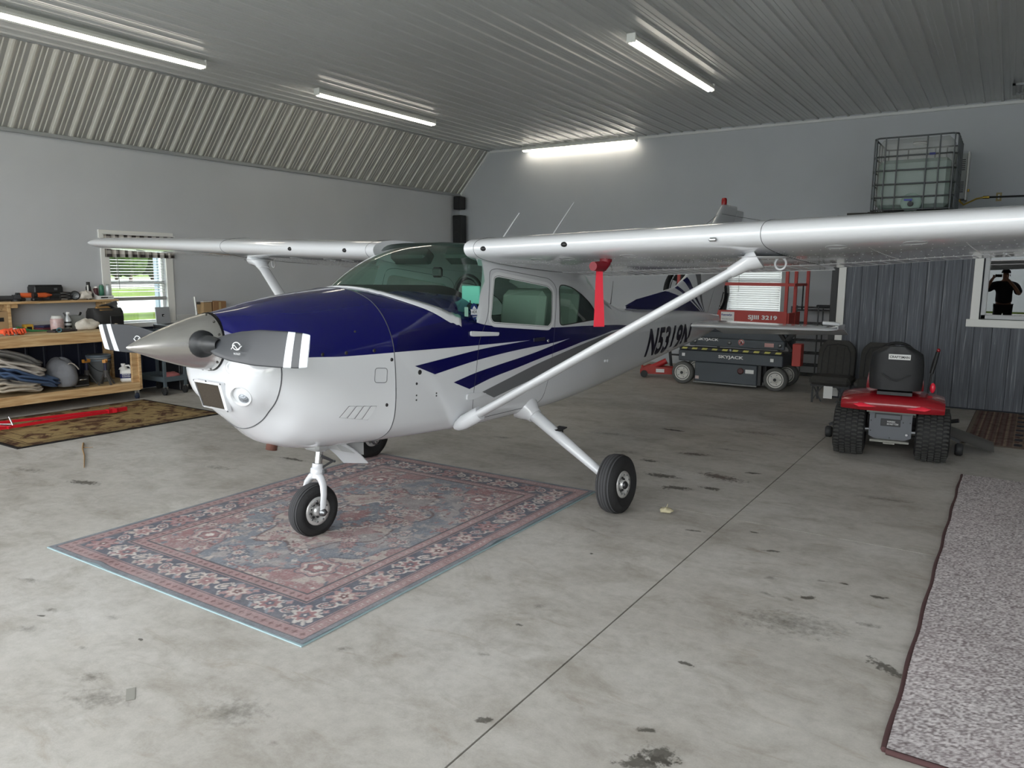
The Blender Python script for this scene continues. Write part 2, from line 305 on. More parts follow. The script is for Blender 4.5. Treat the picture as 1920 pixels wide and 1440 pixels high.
# --- walls -------------------------------------------------------
def wall_x(name, x, t, y0, y1, z0, z1, m, hole=None, parent=None):
    b = MB()
    if hole:
        a0, a1, c0, c1 = hole
        for (p, q, r, s) in ((y0, a0, z0, z1), (a1, y1, z0, z1), (a0, a1, z0, c0), (a0, a1, c1, z1)): b.box((x+t/2, (p+q)/2, (r+s)/2), (abs(t), q-p, s-r))
    else: b.box((x+t/2, (y0+y1)/2, (z0+z1)/2), (abs(t), y1-y0, z1-z0))
    return struct(b.build(name, m, parent, fixn=False))
def wall_y(name, y, t, x0, x1, z0, z1, m, hole=None, parent=None):
    b = MB()
    if hole:
        a0, a1, c0, c1 = hole
        for (p, q, r, s) in ((x0, a0, z0, z1), (a1, x1, z0, z1), (a0, a1, z0, c0), (a0, a1, c1, z1)):
            if q-p > 1e-4 and s-r > 1e-4: b.box(((p+q)/2, y+t/2, (r+s)/2), (q-p, abs(t), s-r))
    else: b.box(((x0+x1)/2, y+t/2, (z0+z1)/2), (x1-x0, abs(t), z1-z0))
    return struct(b.build(name, m, parent, fixn=False))
WY0, WY1, WZ0, WZ1 = 6.1, 6.97, 1.0, 2.22
wl = wall_x('wall_left', XL, -.15, YF, YB, -.15, ZW, GREY, (WY0, WY1, WZ0, WZ1))
# navy ribbed wainscot below the chair rail
w = .2286; pr = [(0, 0), (.05, 0), (.062, .014), (.09, .014), (.102, 0), (w, 0)]
k = 0; y = YF
wp = MB().grid([[(XL+.004+h, yy, z) for (yy, h) in pr] for z in (.01, .972)], False).mesh('wainscot_panel', NAVY_PANEL)
while y+w < YB: link('wainscot_panel', wp, wl, (0, y, 0)); y += w
for nm_, a, b_ in (('trim_1', YF, 5.96), ('trim_8', 7.11, YB)): struct(MB().box((XL+.012, (a+b_)/2, 1.03), (.024, b_-a, .112), bev=.003).build(nm_, mat('rail_white', (196, 197, 196), .5)))
wb = wall_y('wall_back', YB, .15, XL, XR, -.15, ZC+.1, GREY, (-4.5, -3.5, 1.05, 2.3))
wall_x('wall_right', XR, .15, YF, YB, -.15, ZC+.1, GREY)
struct(MB().box(((XL-10.3)/2, YF-.1, 2.2), (10.85-10.3, .2, 4.7)).box(((XR+5.0)/2, YF-.1, 2.2), (2.0, .2, 4.7)).box((-2.65, YF-.1, 4.3), (15.3, .2, .6)).build('wall_front', GREY, fixn=False))
# --- ceiling and sloped cove: ribbed sheets, each a piece -----------
PIT = .2475
def sheet_profile(n):
    P = []
    for i in range(n):
        o = i*PIT; P += [(o, 0), (o+.024, .004), (o+.03, .022), (o+.056, .022), (o+.062, .004), (o+.086, 0), (o+.118, 0), (o+.123, .004), (o+.133, .004), (o+.138, 0), (o+.178, 0), (o+.183, .004), (o+.193, .004), (o+.198, 0)]
    return P+[(n*PIT, 0)]
pf = sheet_profile(4)
ceil = sempty('ceiling')
XC = -10.02
cp = MB().grid([[(x, y, ZC-h) for (x, h) in pf] for y in (YF, YB)], False).mesh('ceiling_panel', METAL_PANEL)
x = XC
while x < XR: link('ceiling_panel', cp, ceil, (x, 0, 0)); x += 4*PIT
bx('roof_deck', ((XL+XR)/2, (YF+YB)/2, ZC+.14), (XR-XL+.3, YB-YF+.3, .1), GREY, ceil)
cove = sempty('ceiling_slope')
sl = Vector((XC-XL, 0, ZC-ZW)); nrm = Vector((sl.z, 0, -sl.x)).normalized()
COVE = mat('cove_ribbed_metal', (205, 204, 198), .32, spec=.6)
vp = MB().grid([[Vector((XL, y, ZW))+sl*t+nrm*h for (y, h) in pf] for t in (0, 1)], False).mesh('slope_panel', COVE)
y = YF
while y < YB-.02: link('slope_panel', vp, cove, (0, y+.02, 0)); y += 4*PIT
MB().prism([(XL-.15, YF, ZW), (XL, YF, ZW), (XC, YF, ZC), (XC, YF, ZC+.1), (XL-.15, YF, ZC+.1)], (0, YB-YF, 0)).build('slope_backing', GREY, cove)
# trims: cove bottom, cove top, wall corners, ceiling edge at back
CH = mat('grey_metal_trim', (150, 153, 154), .35); LT = mat('pale_edge_trim', (222, 223, 222), .4)
struct(MB().box((XL+.022, (YF+YB)/2, ZW-.02), (.045, YB-YF, .05), bev=.004).build('trim_2', CH))
struct(MB().bar((XC+.0, YF, ZC-.025), (XC+.0, YB, ZC-.025), .05, .03).build('trim_3', CH))
struct(MB().box(((XC+XR)/2, YB-.016, ZC-.05), (XR-XC, .03, .045), bev=.004).build('trim_4', LT))
struct(MB().bar(Vector((XL, YB-.016, ZW))+nrm*.03, Vector((XC, YB-.016, ZC))+nrm*.03, .03, .04).build('trim_5', LT))
# --- left window with blind ---------------------------------------
PANE = glass('window_pane_glass', (246, 250, 249), 1.45); VINYL = mat('white_vinyl', (232, 233, 232), .35)
w1 = sempty('window_1', (XL, 0, 0))
ty0, ty1, tz0, tz1 = 5.98, 7.09, .93, 2.335
for nm_, c, d in (('casing', (.012, (ty0+WY0)/2, (WZ0+tz1)/2), (.024, WY0-ty0, tz1-WZ0)), ('casing', (.012, (ty1+WY1)/2, (WZ0+tz1)/2), (.024, ty1-WY1, tz1-WZ0)),
                  ('casing', (.014, (ty0+ty1)/2, (WZ1+tz1)/2), (.028, ty1-ty0+.04, tz1-WZ1)), ('casing', (.016, (ty0+ty1)/2, (tz0+WZ0)/2), (.032, ty1-ty0+.04, WZ0-tz0))):
    bx(nm_, c, d, WHITE_TRIM, w1, bev=.004)
cy, hw = (WY0+WY1)/2, (WY1-WY0)/2
for (c, d) in (((-.08, WY0+.02, 1.61), (.06, .04, 1.22)), ((-.08, WY1-.02, 1.61), (.06, .04, 1.22)), ((-.08, cy, WZ0+.015), (.06, 2*hw, .03)), ((-.08, cy, WZ1-.02), (.06, 2*hw, .04))): bx('sash_rail', c, d, VINYL, w1, bev=.004)
bx('sash_rail', (-.07, cy, 1.585), (.05, 2*hw, .04), mat('sash_grey', (150, 152, 150), .5), w1)
for z0, z1 in ((1.03, 1.565), (1.605, 2.2)): bx('pane', (-.09, cy, (z0+z1)/2), (.004, 2*hw-.08, z1-z0), PANE, w1)
BL = mat('white_blind_slat', (236, 237, 235), .4)
bl = thing('window_blind', 'white slatted blind pulled half down in the left window', 'blind', (XL, 0, 0))
slat = MB().box((0, 0, 0), (.045, 2*hw-.03, .003)).mesh('slat', BL)
z = 2.17
while z > 1.42: link('slat', slat, bl, (-.02, cy, z), (0, R(8), 0)); z -= .042
bx('bottom_rail', (-.02, cy, 1.352), (.045, 2*hw-.03, .05), mat('blind_rail_grey', (160, 160, 157), .5), bl, bev=.005)
bx('head_rail', (-.02, cy, 2.195), (.05, 2*hw-.02, .04), BL, bl)
for yy in (WY0+.12, WY1-.12): MB().cyl((-.02, yy, 1.36), (-.02, yy, 2.19), .0015, n=5).build('cord', BL, bl)
MB().cyl((.008, WY0+.13, 1.5), (.006, WY0+.12, 2.18), .004, n=6).build('wand', mat('wand_grey', (120, 120, 118), .4), bl)
va = thing('window_valance', 'brown and white plaid cloth valance across top of left window', 'valance', (XL, 0, 0))
va_m = bpy.data.materials.new('plaid_cloth'); va_m.use_nodes = True; nt = va_m.node_tree; N = nt.nodes; L = nt.links
tc = N.new('ShaderNodeTexCoord'); sx = N.new('ShaderNodeSeparateXYZ'); L.new(tc.outputs['Object'], sx.inputs[0])
def band(src, period, lo):
    a = N.new('ShaderNodeMath'); a.operation = 'MULTIPLY'; a.inputs[1].default_value = 1/period; L.new(src, a.inputs[0]); b = N.new('ShaderNodeMath'); b.operation = 'FRACT'; L.new(a.outputs[0], b.inputs[0])
    c = N.new('ShaderNodeMath'); c.operation = 'GREATER_THAN'; c.inputs[1].default_value = lo; L.new(b.outputs[0], c.inputs[0]); return c.outputs[0]
ad = N.new('ShaderNodeMath'); ad.operation = 'MULTIPLY_ADD'; ad.inputs[1].default_value = .6; L.new(band(sx.outputs[1], .125, .5), ad.inputs[0])
ad2 = N.new('ShaderNodeMath'); ad2.operation = 'MULTIPLY'; ad2.inputs[1].default_value = .4; L.new(band(sx.outputs[2], .1, .5), ad2.inputs[0]); L.new(ad2.outputs[0], ad.inputs[2])
cr = N.new('ShaderNodeValToRGB'); L.new(ad.outputs[0], cr.inputs[0]); cr.color_ramp.elements[0].color = lin((205, 200, 194)); cr.color_ramp.elements[1].color = lin((52, 46, 46)); L.new(cr.outputs[0], N['Principled BSDF'].inputs['Base Color']); N['Principled BSDF'].inputs['Roughness'].default_value = .9
ys_ = np.linspace(6.02, 7.1, 110)
MB().grid([[(.045+.02*math.sin(yy*62)*(.3+.7*(2.285-zz)/.32), yy, zz) for yy in ys_] for zz in np.linspace(2.285, 1.955, 8)]).build('cloth', va_m, va)
MB().cyl((.06, 6.0, 2.28), (.06, 7.12, 2.28), .008, n=8).cyl((.0, 6.02, 2.28), (.06, 6.02, 2.28), .006, n=8).cyl((.0, 7.1, 2.28), (.06, 7.1, 2.28), .006, n=8).build('rod', VINYL, va)
# --- back window with closed blind ----------------------------------
w2 = sempty('window_2', (0, YB, 0))
for c, d in (((-4.56, -.012, 1.67), (.12, .024, 1.45)), ((-3.44, -.012, 1.67), (.12, .024, 1.45)), ((-4., -.014, 2.36), (1.26, .028, .12)), ((-4., -.016, .99), (1.26, .032, .12))): bx('casing', c, d, mat('grey_casing', (190, 192, 192), .5), w2, bev=.004)
for c, d in (((-4.48, .08, 1.67), (.04, .06, 1.25)), ((-3.52, .08, 1.67), (.04, .06, 1.25)), ((-4., .08, 1.07), (1., .06, .04)), ((-4., .08, 2.28), (1., .06, .04)), ((-4., .08, 1.68), (1., .05, .05))): bx('sash_rail', c, d, VINYL, w2)
bx('pane', (-4., .1, 1.67), (.94, .004, 1.2), PANE, w2)
bt = bpy.data.materials.new('translucent_blind_slat'); bt.use_nodes = True; N = bt.node_tree.nodes; L = bt.node_tree.links; td = N.new('ShaderNodeBsdfTranslucent'); td.inputs[0].default_value = (.9, .9, .9, 1); xx = N.new('ShaderNodeMixShader'); xx.inputs[0].default_value = .13
N['Principled BSDF'].inputs['Base Color'].default_value = (.85, .85, .85, 1); L.new(N['Principled BSDF'].outputs[0], xx.inputs[1]); L.new(td.outputs[0], xx.inputs[2]); L.new(xx.outputs[0], N['Material Output'].inputs[0])
b2 = thing('window_blind', 'white slatted blind hanging closed behind the red lift platform', 'blind', (0, YB, 0))
slat = MB().grid([[(x, y, .007*(1-(y/.025)**2)) for x in (-.47, .47)] for y in (-.025, -.012, 0, .012, .025)]).mesh('slat', bt); z = 2.24
while z > 1.1: link('slat', slat, b2, (-4., .02, z), (R(-66), 0, 0)); z -= .040
bx('bottom_rail', (-4., .02, 1.09), (.94, .03, .03), BL, b2); bx('head_rail', (-4., .02, 2.27), (.96, .05, .05), BL, b2)
MB().cyl((-4.28, -.01, 1.45), (-4.28, -.01, 2.25), .004, n=6).build('wand', mat('wand_grey', (120, 120, 118), .4), b2)
for xq in (-4.3, -3.7): MB().cyl((xq, -.008, 1.1), (xq, -.008, 2.25), .002, n=5).build('cord', BL, b2)
# --- office front: blue-grey planks, trim, window ------------------------
OX, OY, OZ = -2.06, 11.8, 2.54
SID = bpy.data.materials.new('blue_grey_wood_siding'); SID.use_nodes = True; N = SID.node_tree.nodes; L = SID.node_tree.links; p = N['Principled BSDF']
gp = N.new('ShaderNodeNewGeometry'); mp = N.new('ShaderNodeMapping'); mp.inputs['Scale'].default_value = (38, 38, 1.1); L.new(gp.outputs['Position'], mp.inputs[0])
nz = N.new('ShaderNodeTexNoise'); nz.inputs['Scale'].default_value = 1.; nz.inputs['Detail'].default_value = 6; nz.inputs['Distortion'].default_value = 1.4; L.new(mp.outputs[0], nz.inputs['Vector'])
cr = N.new('ShaderNodeValToRGB'); L.new(nz.outputs['Fac'], cr.inputs[0]); e = cr.color_ramp.elements; e[0].position = .3; e[0].color = lin((68, 71, 77)); e[1].position = .6; e[1].color = lin((96, 100, 108)); q = e.new(.74); q.color = lin((150, 152, 156))
L.new(cr.outputs[0], p.inputs['Base Color']); p.inputs['Roughness'].default_value = .6
b = N.new('ShaderNodeBump'); b.inputs['Strength'].default_value = .35; b.inputs['Distance'].default_value = .004; L.new(nz.outputs['Fac'], b.inputs['Height']); L.new(b.outputs[0], p.inputs['Normal'])
GX0, GX1, GZ0, GZ1 = -.285, .95, 1.22, 2.12
off = wall_y('wall_office', OY+.02, .12, OX, XR, 0, OZ, mat('office_sheathing', (40, 44, 52), .8), (GX0, GX1, GZ0, GZ1))
PW = .203; x = -1.96; i = 0
pl_full = MB().box((0, 0, 0), (PW-.004, .018, OZ-.02), bev=.002).mesh('siding_plank', SID)
while x < 4.2:
    x1 = x+PW
    if x1 <= -.33 or x >= .99: link('siding_plank', pl_full, off, (x+PW/2, OY+.01, OZ/2+.01))
    else:
        for z0, z1 in ((.02, 1.16), (2.2, OZ)): MB().box((0, 0, 0), (PW-.004, .018, z1-z0), bev=.002).build('siding_plank', SID, off, (x+PW/2, OY+.01, (z0+z1)/2))
    x = x1; i += 1
MB().box((2.4, 13.2, OZ+.04), (9.1, 2.7, .08)).build('loft_deck', mat('dark_loft_board', (58, 56, 52), .8), off)
MB().box((OX+.06, 13.1, OZ/2), (.1, 2.5, OZ)).build('side_wall', GREY, off); MB().box((2.4, 12.9, .006), (8.8, 2.0, .012)).build('office_floor', mat('dark_office', (50, 48, 46), .9), off)
struct(MB().box((-2.01, OY-.012, OZ/2+.01), (.1, .026, OZ-.03), bev=.004).build('trim_6', WHITE_TRIM))
struct(MB().box((-2.11, OY+.02, OZ/2+.01), (.09, .05, OZ-.03), bev=.004).build('trim_7', mat('black_corner_board', (22, 23, 25), .5)))
w3 = sempty('window_3', (0, OY, 0))
for c, d in (((-.35, -.014, 1.7), (.1, .03, 1.0)), ((1.01, -.014, 1.7), (.1, .03, 1.0)), ((.33, -.014, 2.17), (1.46, .03, .1)), ((.33, -.018, 1.165), (1.54, .04, .1))): bx('casing', c, d, WHITE_TRIM, w3, bev=.004)
for c, d in (((GX0+.03, .02, 1.67), (.06, .05, .9)), ((GX1-.03, .02, 1.67), (.06, .05, .9)), ((.33, .02, GZ0+.03), (1.23, .05, .06)), ((.33, .02, GZ1-.03), (1.23, .05, .06))): bx('sash_rail', c, d, mat('sash_silver', (178, 180, 182), .4), w3, bev=.006)
MIRRORISH = glass('reflective_office_glass', (60, 70, 76), 1.45, 0., .07)
bx('pane', (.33, .035, 1.67), (1.12, .004, .8), MIRRORISH, w3, rz=R(.68))
struct(MB().box((2.4, OY-.008, .045), (8.7, .018, .07)).build('baseboard_office', mat('office_base', (60, 66, 78), .6))) if False else None
# --- outside -------------------------------------------------------------
GR = bpy.data.materials.new('grass_and_gravel'); GR.use_nodes = True; N = GR.node_tree.nodes; L = GR.node_tree.links; p = N['Principled BSDF']; p.inputs['Roughness'].default_value = .95; p.inputs['Specular IOR Level'].default_value = .1
gp = N.new('ShaderNodeNewGeometry'); sx = N.new('ShaderNodeSeparateXYZ'); L.new(gp.outputs['Position'], sx.inputs[0])
nz = N.new('ShaderNodeTexNoise'); nz.inputs['Scale'].default_value = .4; nz.inputs['Detail'].default_value = 8; L.new(gp.outputs['Position'], nz.inputs['Vector'])
gc = N.new('ShaderNodeValToRGB'); L.new(nz.outputs['Fac'], gc.inputs[0]); gc.color_ramp.elements[0].color = lin((54, 70, 18)); gc.color_ramp.elements[0].position = .3; gc.color_ramp.elements[1].color = lin((92, 108, 36)); gc.color_ramp.elements[1].position = .7
mr = N.new('ShaderNodeMapRange'); mr.inputs[1].default_value = -200; mr.inputs[2].default_value = 0; L.new(sx.outputs[0], mr.inputs[0])
bd = N.new('ShaderNodeValToRGB'); bd.color_ramp.interpolation = 'CONSTANT'; L.new(mr.outputs[0], bd.inputs[0]); e = bd.color_ramp.elements; e[0].position = 0; e[0].color = (0, 0, 0, 1); e[1].position = .2; e[1].color = (1, 1, 1, 1)
for t, v in ((.60, 0), (.73, 1), (.83, 0)): q = e.new(t); q.color = (v, v, v, 1)
mx = N.new('ShaderNodeMix'); mx.data_type = 'RGBA'; L.new(bd.outputs[0], mx.inputs[0]); L.new(gc.outputs[0], mx.inputs[6]); mx.inputs[7].default_value = lin((150, 149, 144)); L.new(mx.outputs[2], p.inputs['Base Color'])
struct(MB().box((-60, 20, -.35), (500, 400, .3)).build('ground', GR, fixn=False))
struct(MB().box((-2.7, YF-9.2, -.1), (24, 18, .16)).build('apron', mat('pale_concrete_apron', (196, 194, 188), .8, var=.06)))
def building(name, label, c, d, m, rz=0):
    t = thing(name, label, 'building', (c[0], c[1], -.2), rz)
    MB().box((0, 0, d[2]/2), d).build('wall', m, t); MB().prism([(-d[0]/2-.3, -d[1]/2-.3, d[2]), (-d[0]/2-.3, 0, d[2]+1.6), (-d[0]/2-.3, d[1]/2+.3, d[2])], (d[0]+.6, 0, 0)).build('roof', mat('pale_roof', (170, 174, 178), .5), t)
    r = MB(); k = -d[0]/2+.3
    while k < d[0]/2: r.box((k, d[1]/2+.02, d[2]/2), (.09, .05, d[2])).box((k, -d[1]/2-.02, d[2]/2), (.09, .05, d[2])); k += .6
    k = -d[1]/2+.3
    while k < d[1]/2: r.box((d[0]/2+.02, k, d[2]/2), (.05, .09, d[2])); k += .6
    o = r.build('wall_ribs', m, t); o['kind'] = 'stuff'; return t
PB = mat('pale_blue_metal_siding', (120, 132, 142), .5)
building('metal_building', 'pale blue metal building seen through right side of left window', (-29.5, 27.1, 0), (7, 13, 5), PB)
building('metal_building', 'white metal building reflected in the office window glass', (2, -34, 0), (46, 14, 6), mat('white_metal_siding', (232, 238, 244), .5))
LEAF = mat('tree_leaves', (52, 72, 20), .8, var=.6, vscale=1.1); BARK = mat('bark', (92, 80, 66), .9)
for k in range(11):
    x, y = (-122, -133)[k % 2]+rng.uniform(-1, 1), 56+k*3.9+rng.uniform(-.6, .6); h = 8.5+rng.uniform(0, 3)
    t = thing('tree', ['bright green leafy tree in the far row beyond the left window'][0], 'tree', (x, y, -.2), rng.uniform(0, 6), 'trees beyond the left window')
    MB().cyl((0, 0, 0), (0, 0, h*.5), .3, .2, 8).build('trunk', BARK, t)
    b = MB().ell((0, 0, h*.55), (6.4, 6.4, h*.9), 20, 14, noise=.16, seed=k)
    for q in range(7): a = rng.uniform(0, 6.28); b.ell((math.cos(a)*1.7, math.sin(a)*1.7, h*(.35+.4*rng.random())), (3.6, 3.6, 3.2), 12, 8, noise=.2, seed=k*9+q)
    b.build('crown', LEAF, t)
struct(MB().box((-2, YB+15.5, -.19), (17, 30, .06)).build('added_bounce_ground', mat('neutral_bounce_grey', (96, 95, 92), .9, var=.1), fixn=False))  # unseen ground added behind the hangar to keep green bounce off the blind
# --- ceiling strip lights ----------------------------------------------
HOUS = mat('white_light_housing', (225, 226, 222), .4); TUBE = mat('lit_tube', (255, 250, 240), .5, emit=(255, 247, 232), es=LAMP_POWER)
def strip(label, c, L_, rz):
    t = thing('strip_light', label, 'light', c, rz, 'ceiling strip lights')
    MB().prism([(-L_/2, -.055, .05), (-L_/2, -.03, .09), (-L_/2, .03, .09), (-L_/2, .055, .05), (-L_/2, .05, .02), (-L_/2, -.05, .02)], (L_, 0, 0)).build('housing', HOUS, t)
    for s in (-1, 1):
        MB().cyl((-L_/2+.02, s*.024, .002), (L_/2-.02, s*.024, .002), .017, n=12).build('tube', TUBE, t)
        bx('end_cap', (s*(L_/2+.005), 0, .045), (.02, .11, .1), HOUS, t, bev=.004)
        MB().cyl((s*L_*.35, 0, .09), (s*L_*.35, 0, .09+ZC-c[2]-.115), .006, n=6).build('hanger', HOUS, t)
    return t
strip('white strip light nearest the camera, above left wall slope', (-8.93, 5.07, 4.35), 2.72, R(90))
strip('strip light over the far left wing, further along slope', (-8.8, 9.6, 4.35), 2.72, R(90))
strip('strip light in middle of ceiling over the tail of airplane', (-3.79, 9.62, 4.35), 2.72, R(90))
strip('strip light mounted against the back wall under ceiling edge', (-7.73, 14.34, 4.36), 2.62, 0)
LOW={-.05:[(.595,1.278),(.605,1.1),(.6,.94),(.575,.83),(.52,.75),(.4,.685),(.2,.64),(0,.625)],
.4:[(.592,1.35),(.605,1.1),(.6,.92),(.585,.82),(.55,.74),(.46,.67),(.2,.64),(0,.635)],
.85:[(.59,1.395),(.6,1.1),(.6,.92),(.585,.8),(.555,.72),(.47,.655),(.2,.64),(0,.64)],
1.7:[(.592,1.335),(.6,1.1),(.595,.92),(.58,.8),(.55,.72),(.46,.665),(.2,.65),(0,.65)],
2.4:[(.555,1.305),(.565,1.1),(.555,.93),(.53,.82),(.49,.74),(.40,.685),(.2,.66),(0,.66)],
3.0:[(.465,1.24),(.475,1.08),(.465,.93),(.44,.83),(.40,.76),(.31,.705),(.15,.69),(0,.685)],
3.7:[(.375,1.18),(.38,1.05),(.37,.94),(.35,.86),(.31,.8),(.24,.76),(.12,.745),(0,.74)],
4.85:[(.25,1.17),(.25,1.08),(.245,1.0),(.23,.94),(.205,.9),(.16,.87),(.08,.86),(0,.86)],
6.0:[(.14,1.17),(.14,1.12),(.135,1.07),(.125,1.03),(.11,1.0),(.08,.98),(.04,.97),(0,.97)],
6.62:[(.04,1.16),(.04,1.13),(.04,1.11),(.037,1.09),(.03,1.075),(.02,1.065),(.01,1.06),(0,1.06)]}
ROOF={.85:[(0,2.0),(.25,2.0),(.44,1.97),(.535,1.83),(.57,1.6)],
1.7:[(0,2.0),(.25,2.0),(.44,1.96),(.535,1.8),(.575,1.55)],
2.4:[(0,1.93),(.2,1.92),(.36,1.87),(.46,1.72),(.52,1.5)],
3.0:[(0,1.62),(.15,1.61),(.28,1.56),(.37,1.46),(.435,1.35)],
3.7:[(0,1.42),(.12,1.41),(.22,1.38),(.3,1.32),(.35,1.25)],
4.85:[(0,1.36),(.08,1.355),(.15,1.33),(.2,1.29),(.235,1.23)],
6.0:[(0,1.30),(.05,1.295),(.09,1.28),(.12,1.25),(.135,1.21)],
6.62:[(0,1.23),(.02,1.225),(.03,1.215),(.037,1.2),(.04,1.18)]}
DECK={-.05:[(0,1.675),(.2,1.66),(.38,1.6),(.5,1.5),(.57,1.38)],
.4:[(0,1.67),(.22,1.655),(.40,1.6),(.52,1.53),(.57,1.44)],
.85:[(0,1.64),(.22,1.63),(.42,1.58),(.53,1.5),(.575,1.45)]}
def hermite(xs,ys,x):
    xs=np.asarray(xs,float);ys=np.asarray(ys,float)
    n=len(xs); h=np.diff(xs); d=np.diff(ys)/h
    m=np.empty(n); m[0]=d[0];m[-1]=d[-1]
    for i in range(1,n-1):
        if d[i-1]*d[i]<=0: m[i]=0
        else:
            w1=2*h[i]+h[i-1];w2=h[i]+2*h[i-1]; m[i]=(w1+w2)/(w1/d[i-1]+w2/d[i])
    i=int(np.clip(np.searchsorted(xs,x)-1,0,n-2)); t=(x-xs[i])/h[i]
    return (2*t**3-3*t**2+1)*ys[i]+(t**3-2*t**2+t)*h[i]*m[i]+(-2*t**3+3*t**2)*ys[i+1]+(t**3-t**2)*h[i]*m[i+1]
def sec(T,a):
    ks=sorted(T)
    return np.array([[hermite(ks,[T[k][j][q] for k in ks],a) for q in (0,1)] for j in range(len(T[ks[0]]))])
def side(a,c):
    up=ROOF if a>=.8 else DECK
    a=min(max(a,-.05),6.62)
    s=np.vstack([sec(up,max(a,min(up))),sec(LOW,a)])
    o=np.argsort(s[:,1]); 
    return float(np.interp(c,s[o,1],s[o,0]))
# ================================================================ airplane (local x aft, y to its right, z up)
COWL = {-.955: [(0, 1.532), (.06, 1.525), (.11, 1.497), (.15, 1.452), (.172, 1.395), (.185, 1.29), (.215, 1.22), (.215, 1.15), (.185, 1.10), (.125, 1.075), (.085, 1.065), (.04, 1.062), (0, 1.062)],
 -.935: [(0, 1.538), (.07, 1.53), (.13, 1.5), (.185, 1.455), (.225, 1.395), (.265, 1.295), (.30, 1.205), (.285, 1.125), (.24, 1.07), (.17, 1.04), (.11, 1.025), (.05, 1.02), (0, 1.02)],
 -.89: [(0, 1.546), (.09, 1.536), (.165, 1.5), (.235, 1.448), (.29, 1.385), (.335, 1.295), (.365, 1.2), (.335, 1.1), (.28, 1.03), (.21, .995), (.13, .962), (.06, .952), (0, .95)],
 -.78: [(0, 1.565), (.13, 1.553), (.24, 1.51), (.33, 1.445), (.39, 1.37), (.425, 1.29), (.43, 1.17), (.38, 1.05), (.30, .97), (.23, .91), (.14, .862), (.06, .838), (0, .832)],
 -.62: [(0, 1.598), (.17, 1.584), (.3, 1.535), (.405, 1.46), (.47, 1.375), (.497, 1.288), (.497, 1.14), (.46, .99), (.40, .885), (.32, .80), (.2, .738), (.09, .712), (0, .706)],
 -.42: [(0, 1.632), (.19, 1.615), (.33, 1.56), (.45, 1.475), (.52, 1.375), (.548, 1.28), (.553, 1.12), (.525, .965), (.47, .845), (.39, .755), (.27, .692), (.13, .66), (0, .652)]}
_kd = DECK[-.05]+LOW[-.05]
COWL[-.05] = _kd
PX, PY, YW = -3.811, 3.696, 1.49727
WHITE = mat('gloss_white_aircraft_paint', (208, 210, 213), .16, coat=.6); BLUE = mat('deep_blue_aircraft_paint', (6, 8, 84), .1, spec=.35, coat=.35)
STRIPE_GREY = mat('grey_stripe_paint', (104, 106, 108), .25); NAVY_STRIPE = mat('navy_stripe_paint', (9, 9, 70), .22, spec=.4, coat=.2)
SEAM = mat('dark_panel_gap', (70, 72, 76), .6); RIVET = mat('rivet_white', (232, 233, 234), .2)
BLACKM = mat('black_plastic', (20, 20, 22), .45); RUB = mat('black_tyre_rubber', (26, 26, 27), .75, bump=.2, bscale=200); RUBT = mat('tyre_tread_grey', (62, 62, 64), .85)
CHROME = mat('chrome', (210, 212, 214), .12, 1.); ALU = mat('machined_aluminium', (214, 214, 212), .35, .55); STEEL = mat('dull_steel', (140, 142, 144), .4, 1.)
AG = glass('green_tinted_acrylic', (206, 234, 222), 1.42); ASG = glass('green_side_window', (204, 224, 214), 1.42)
plane = thing('airplane', 'white high-wing airplane with deep blue cowling and registration N5319N', 'airplane', (PX, PY, 0), YW)
def crom(pts, n):
    """Catmull-Rom through section points"""
    P = np.vstack([2*pts[0]-pts[1] if abs(pts[0][0]) > 1e-6 else pts[1]*np.array([-1, 1]), pts, pts[-2]*np.array([-1, 1]) if abs(pts[-1][0]) < 1e-6 else 2*pts[-1]-pts[-2]]); out = []
    for i in range(1, len(P)-2):
        p0, p1, p2, p3 = P[i-1:i+3]
        for k in range(n): t = k/n; out.append(.5*(2*p1+(p2-p0)*t+(2*p0-5*p1+4*p2-p3)*t*t+(3*p1-p0-3*p2+p3)*t**3))
    out.append(P[-2]); return np.array(out)
def loft(T, a0, a1, na, i0=0, i1=None, n=4, both=True):
    """skin rows for stations a0..a1, section points i0..i1; both sides"""
    b = MB(); A = np.linspace(a0, a1, na); rows = [crom(sec(T, a), n) for a in A]; i1 = (rows[0].shape[0]-1)//n if i1 is None else i1
    for s in (1, -1): b.grid([[(a, -s*max(q[0], 0), q[1]) for q in r[i0*n:i1*n+1]] for a, r in zip(A, rows)])
    return b
# side surface table for conforming paint and windows
_A = np.linspace(-.05, 6.62, 400); _Cz = np.linspace(.66, 1.98, 200)
def _tab():
    T = np.zeros((len(_A), len(_Cz)))
    for i, a in enumerate(_A):
        up = ROOF if a >= .8 else DECK; s = np.vstack([sec(up, max(a, min(up))), sec(LOW, a)]); s = crom(s, 4); o = np.argsort(s[:, 1]); T[i] = np.interp(_Cz, s[o, 1], s[o, 0])
    return T
_T = _tab()
def sideb(a, c):
    i = min(max((a-_A[0])/(_A[1]-_A[0]), 0), len(_A)-1.001); j = min(max((c-_Cz[0])/(_Cz[1]-_Cz[0]), 0), len(_Cz)-1.001); p, q = int(i), int(j); u, v = i-p, j-q
    return (_T[p, q]*(1-u)*(1-v)+_T[p+1, q]*u*(1-v)+_T[p, q+1]*(1-u)*v+_T[p+1, q+1]*u*v)
def _tabc():
    A = np.linspace(-.9, -.05, 60); T = np.zeros((60, len(_Cz)))
    for i, a in enumerate(A):
        s = crom(sec(COWL, a), 4); o = np.argsort(s[:, 1]); T[i] = np.interp(_Cz, s[o, 1], s[o, 0])
    return A, T
_AC, _TC = _tabc()
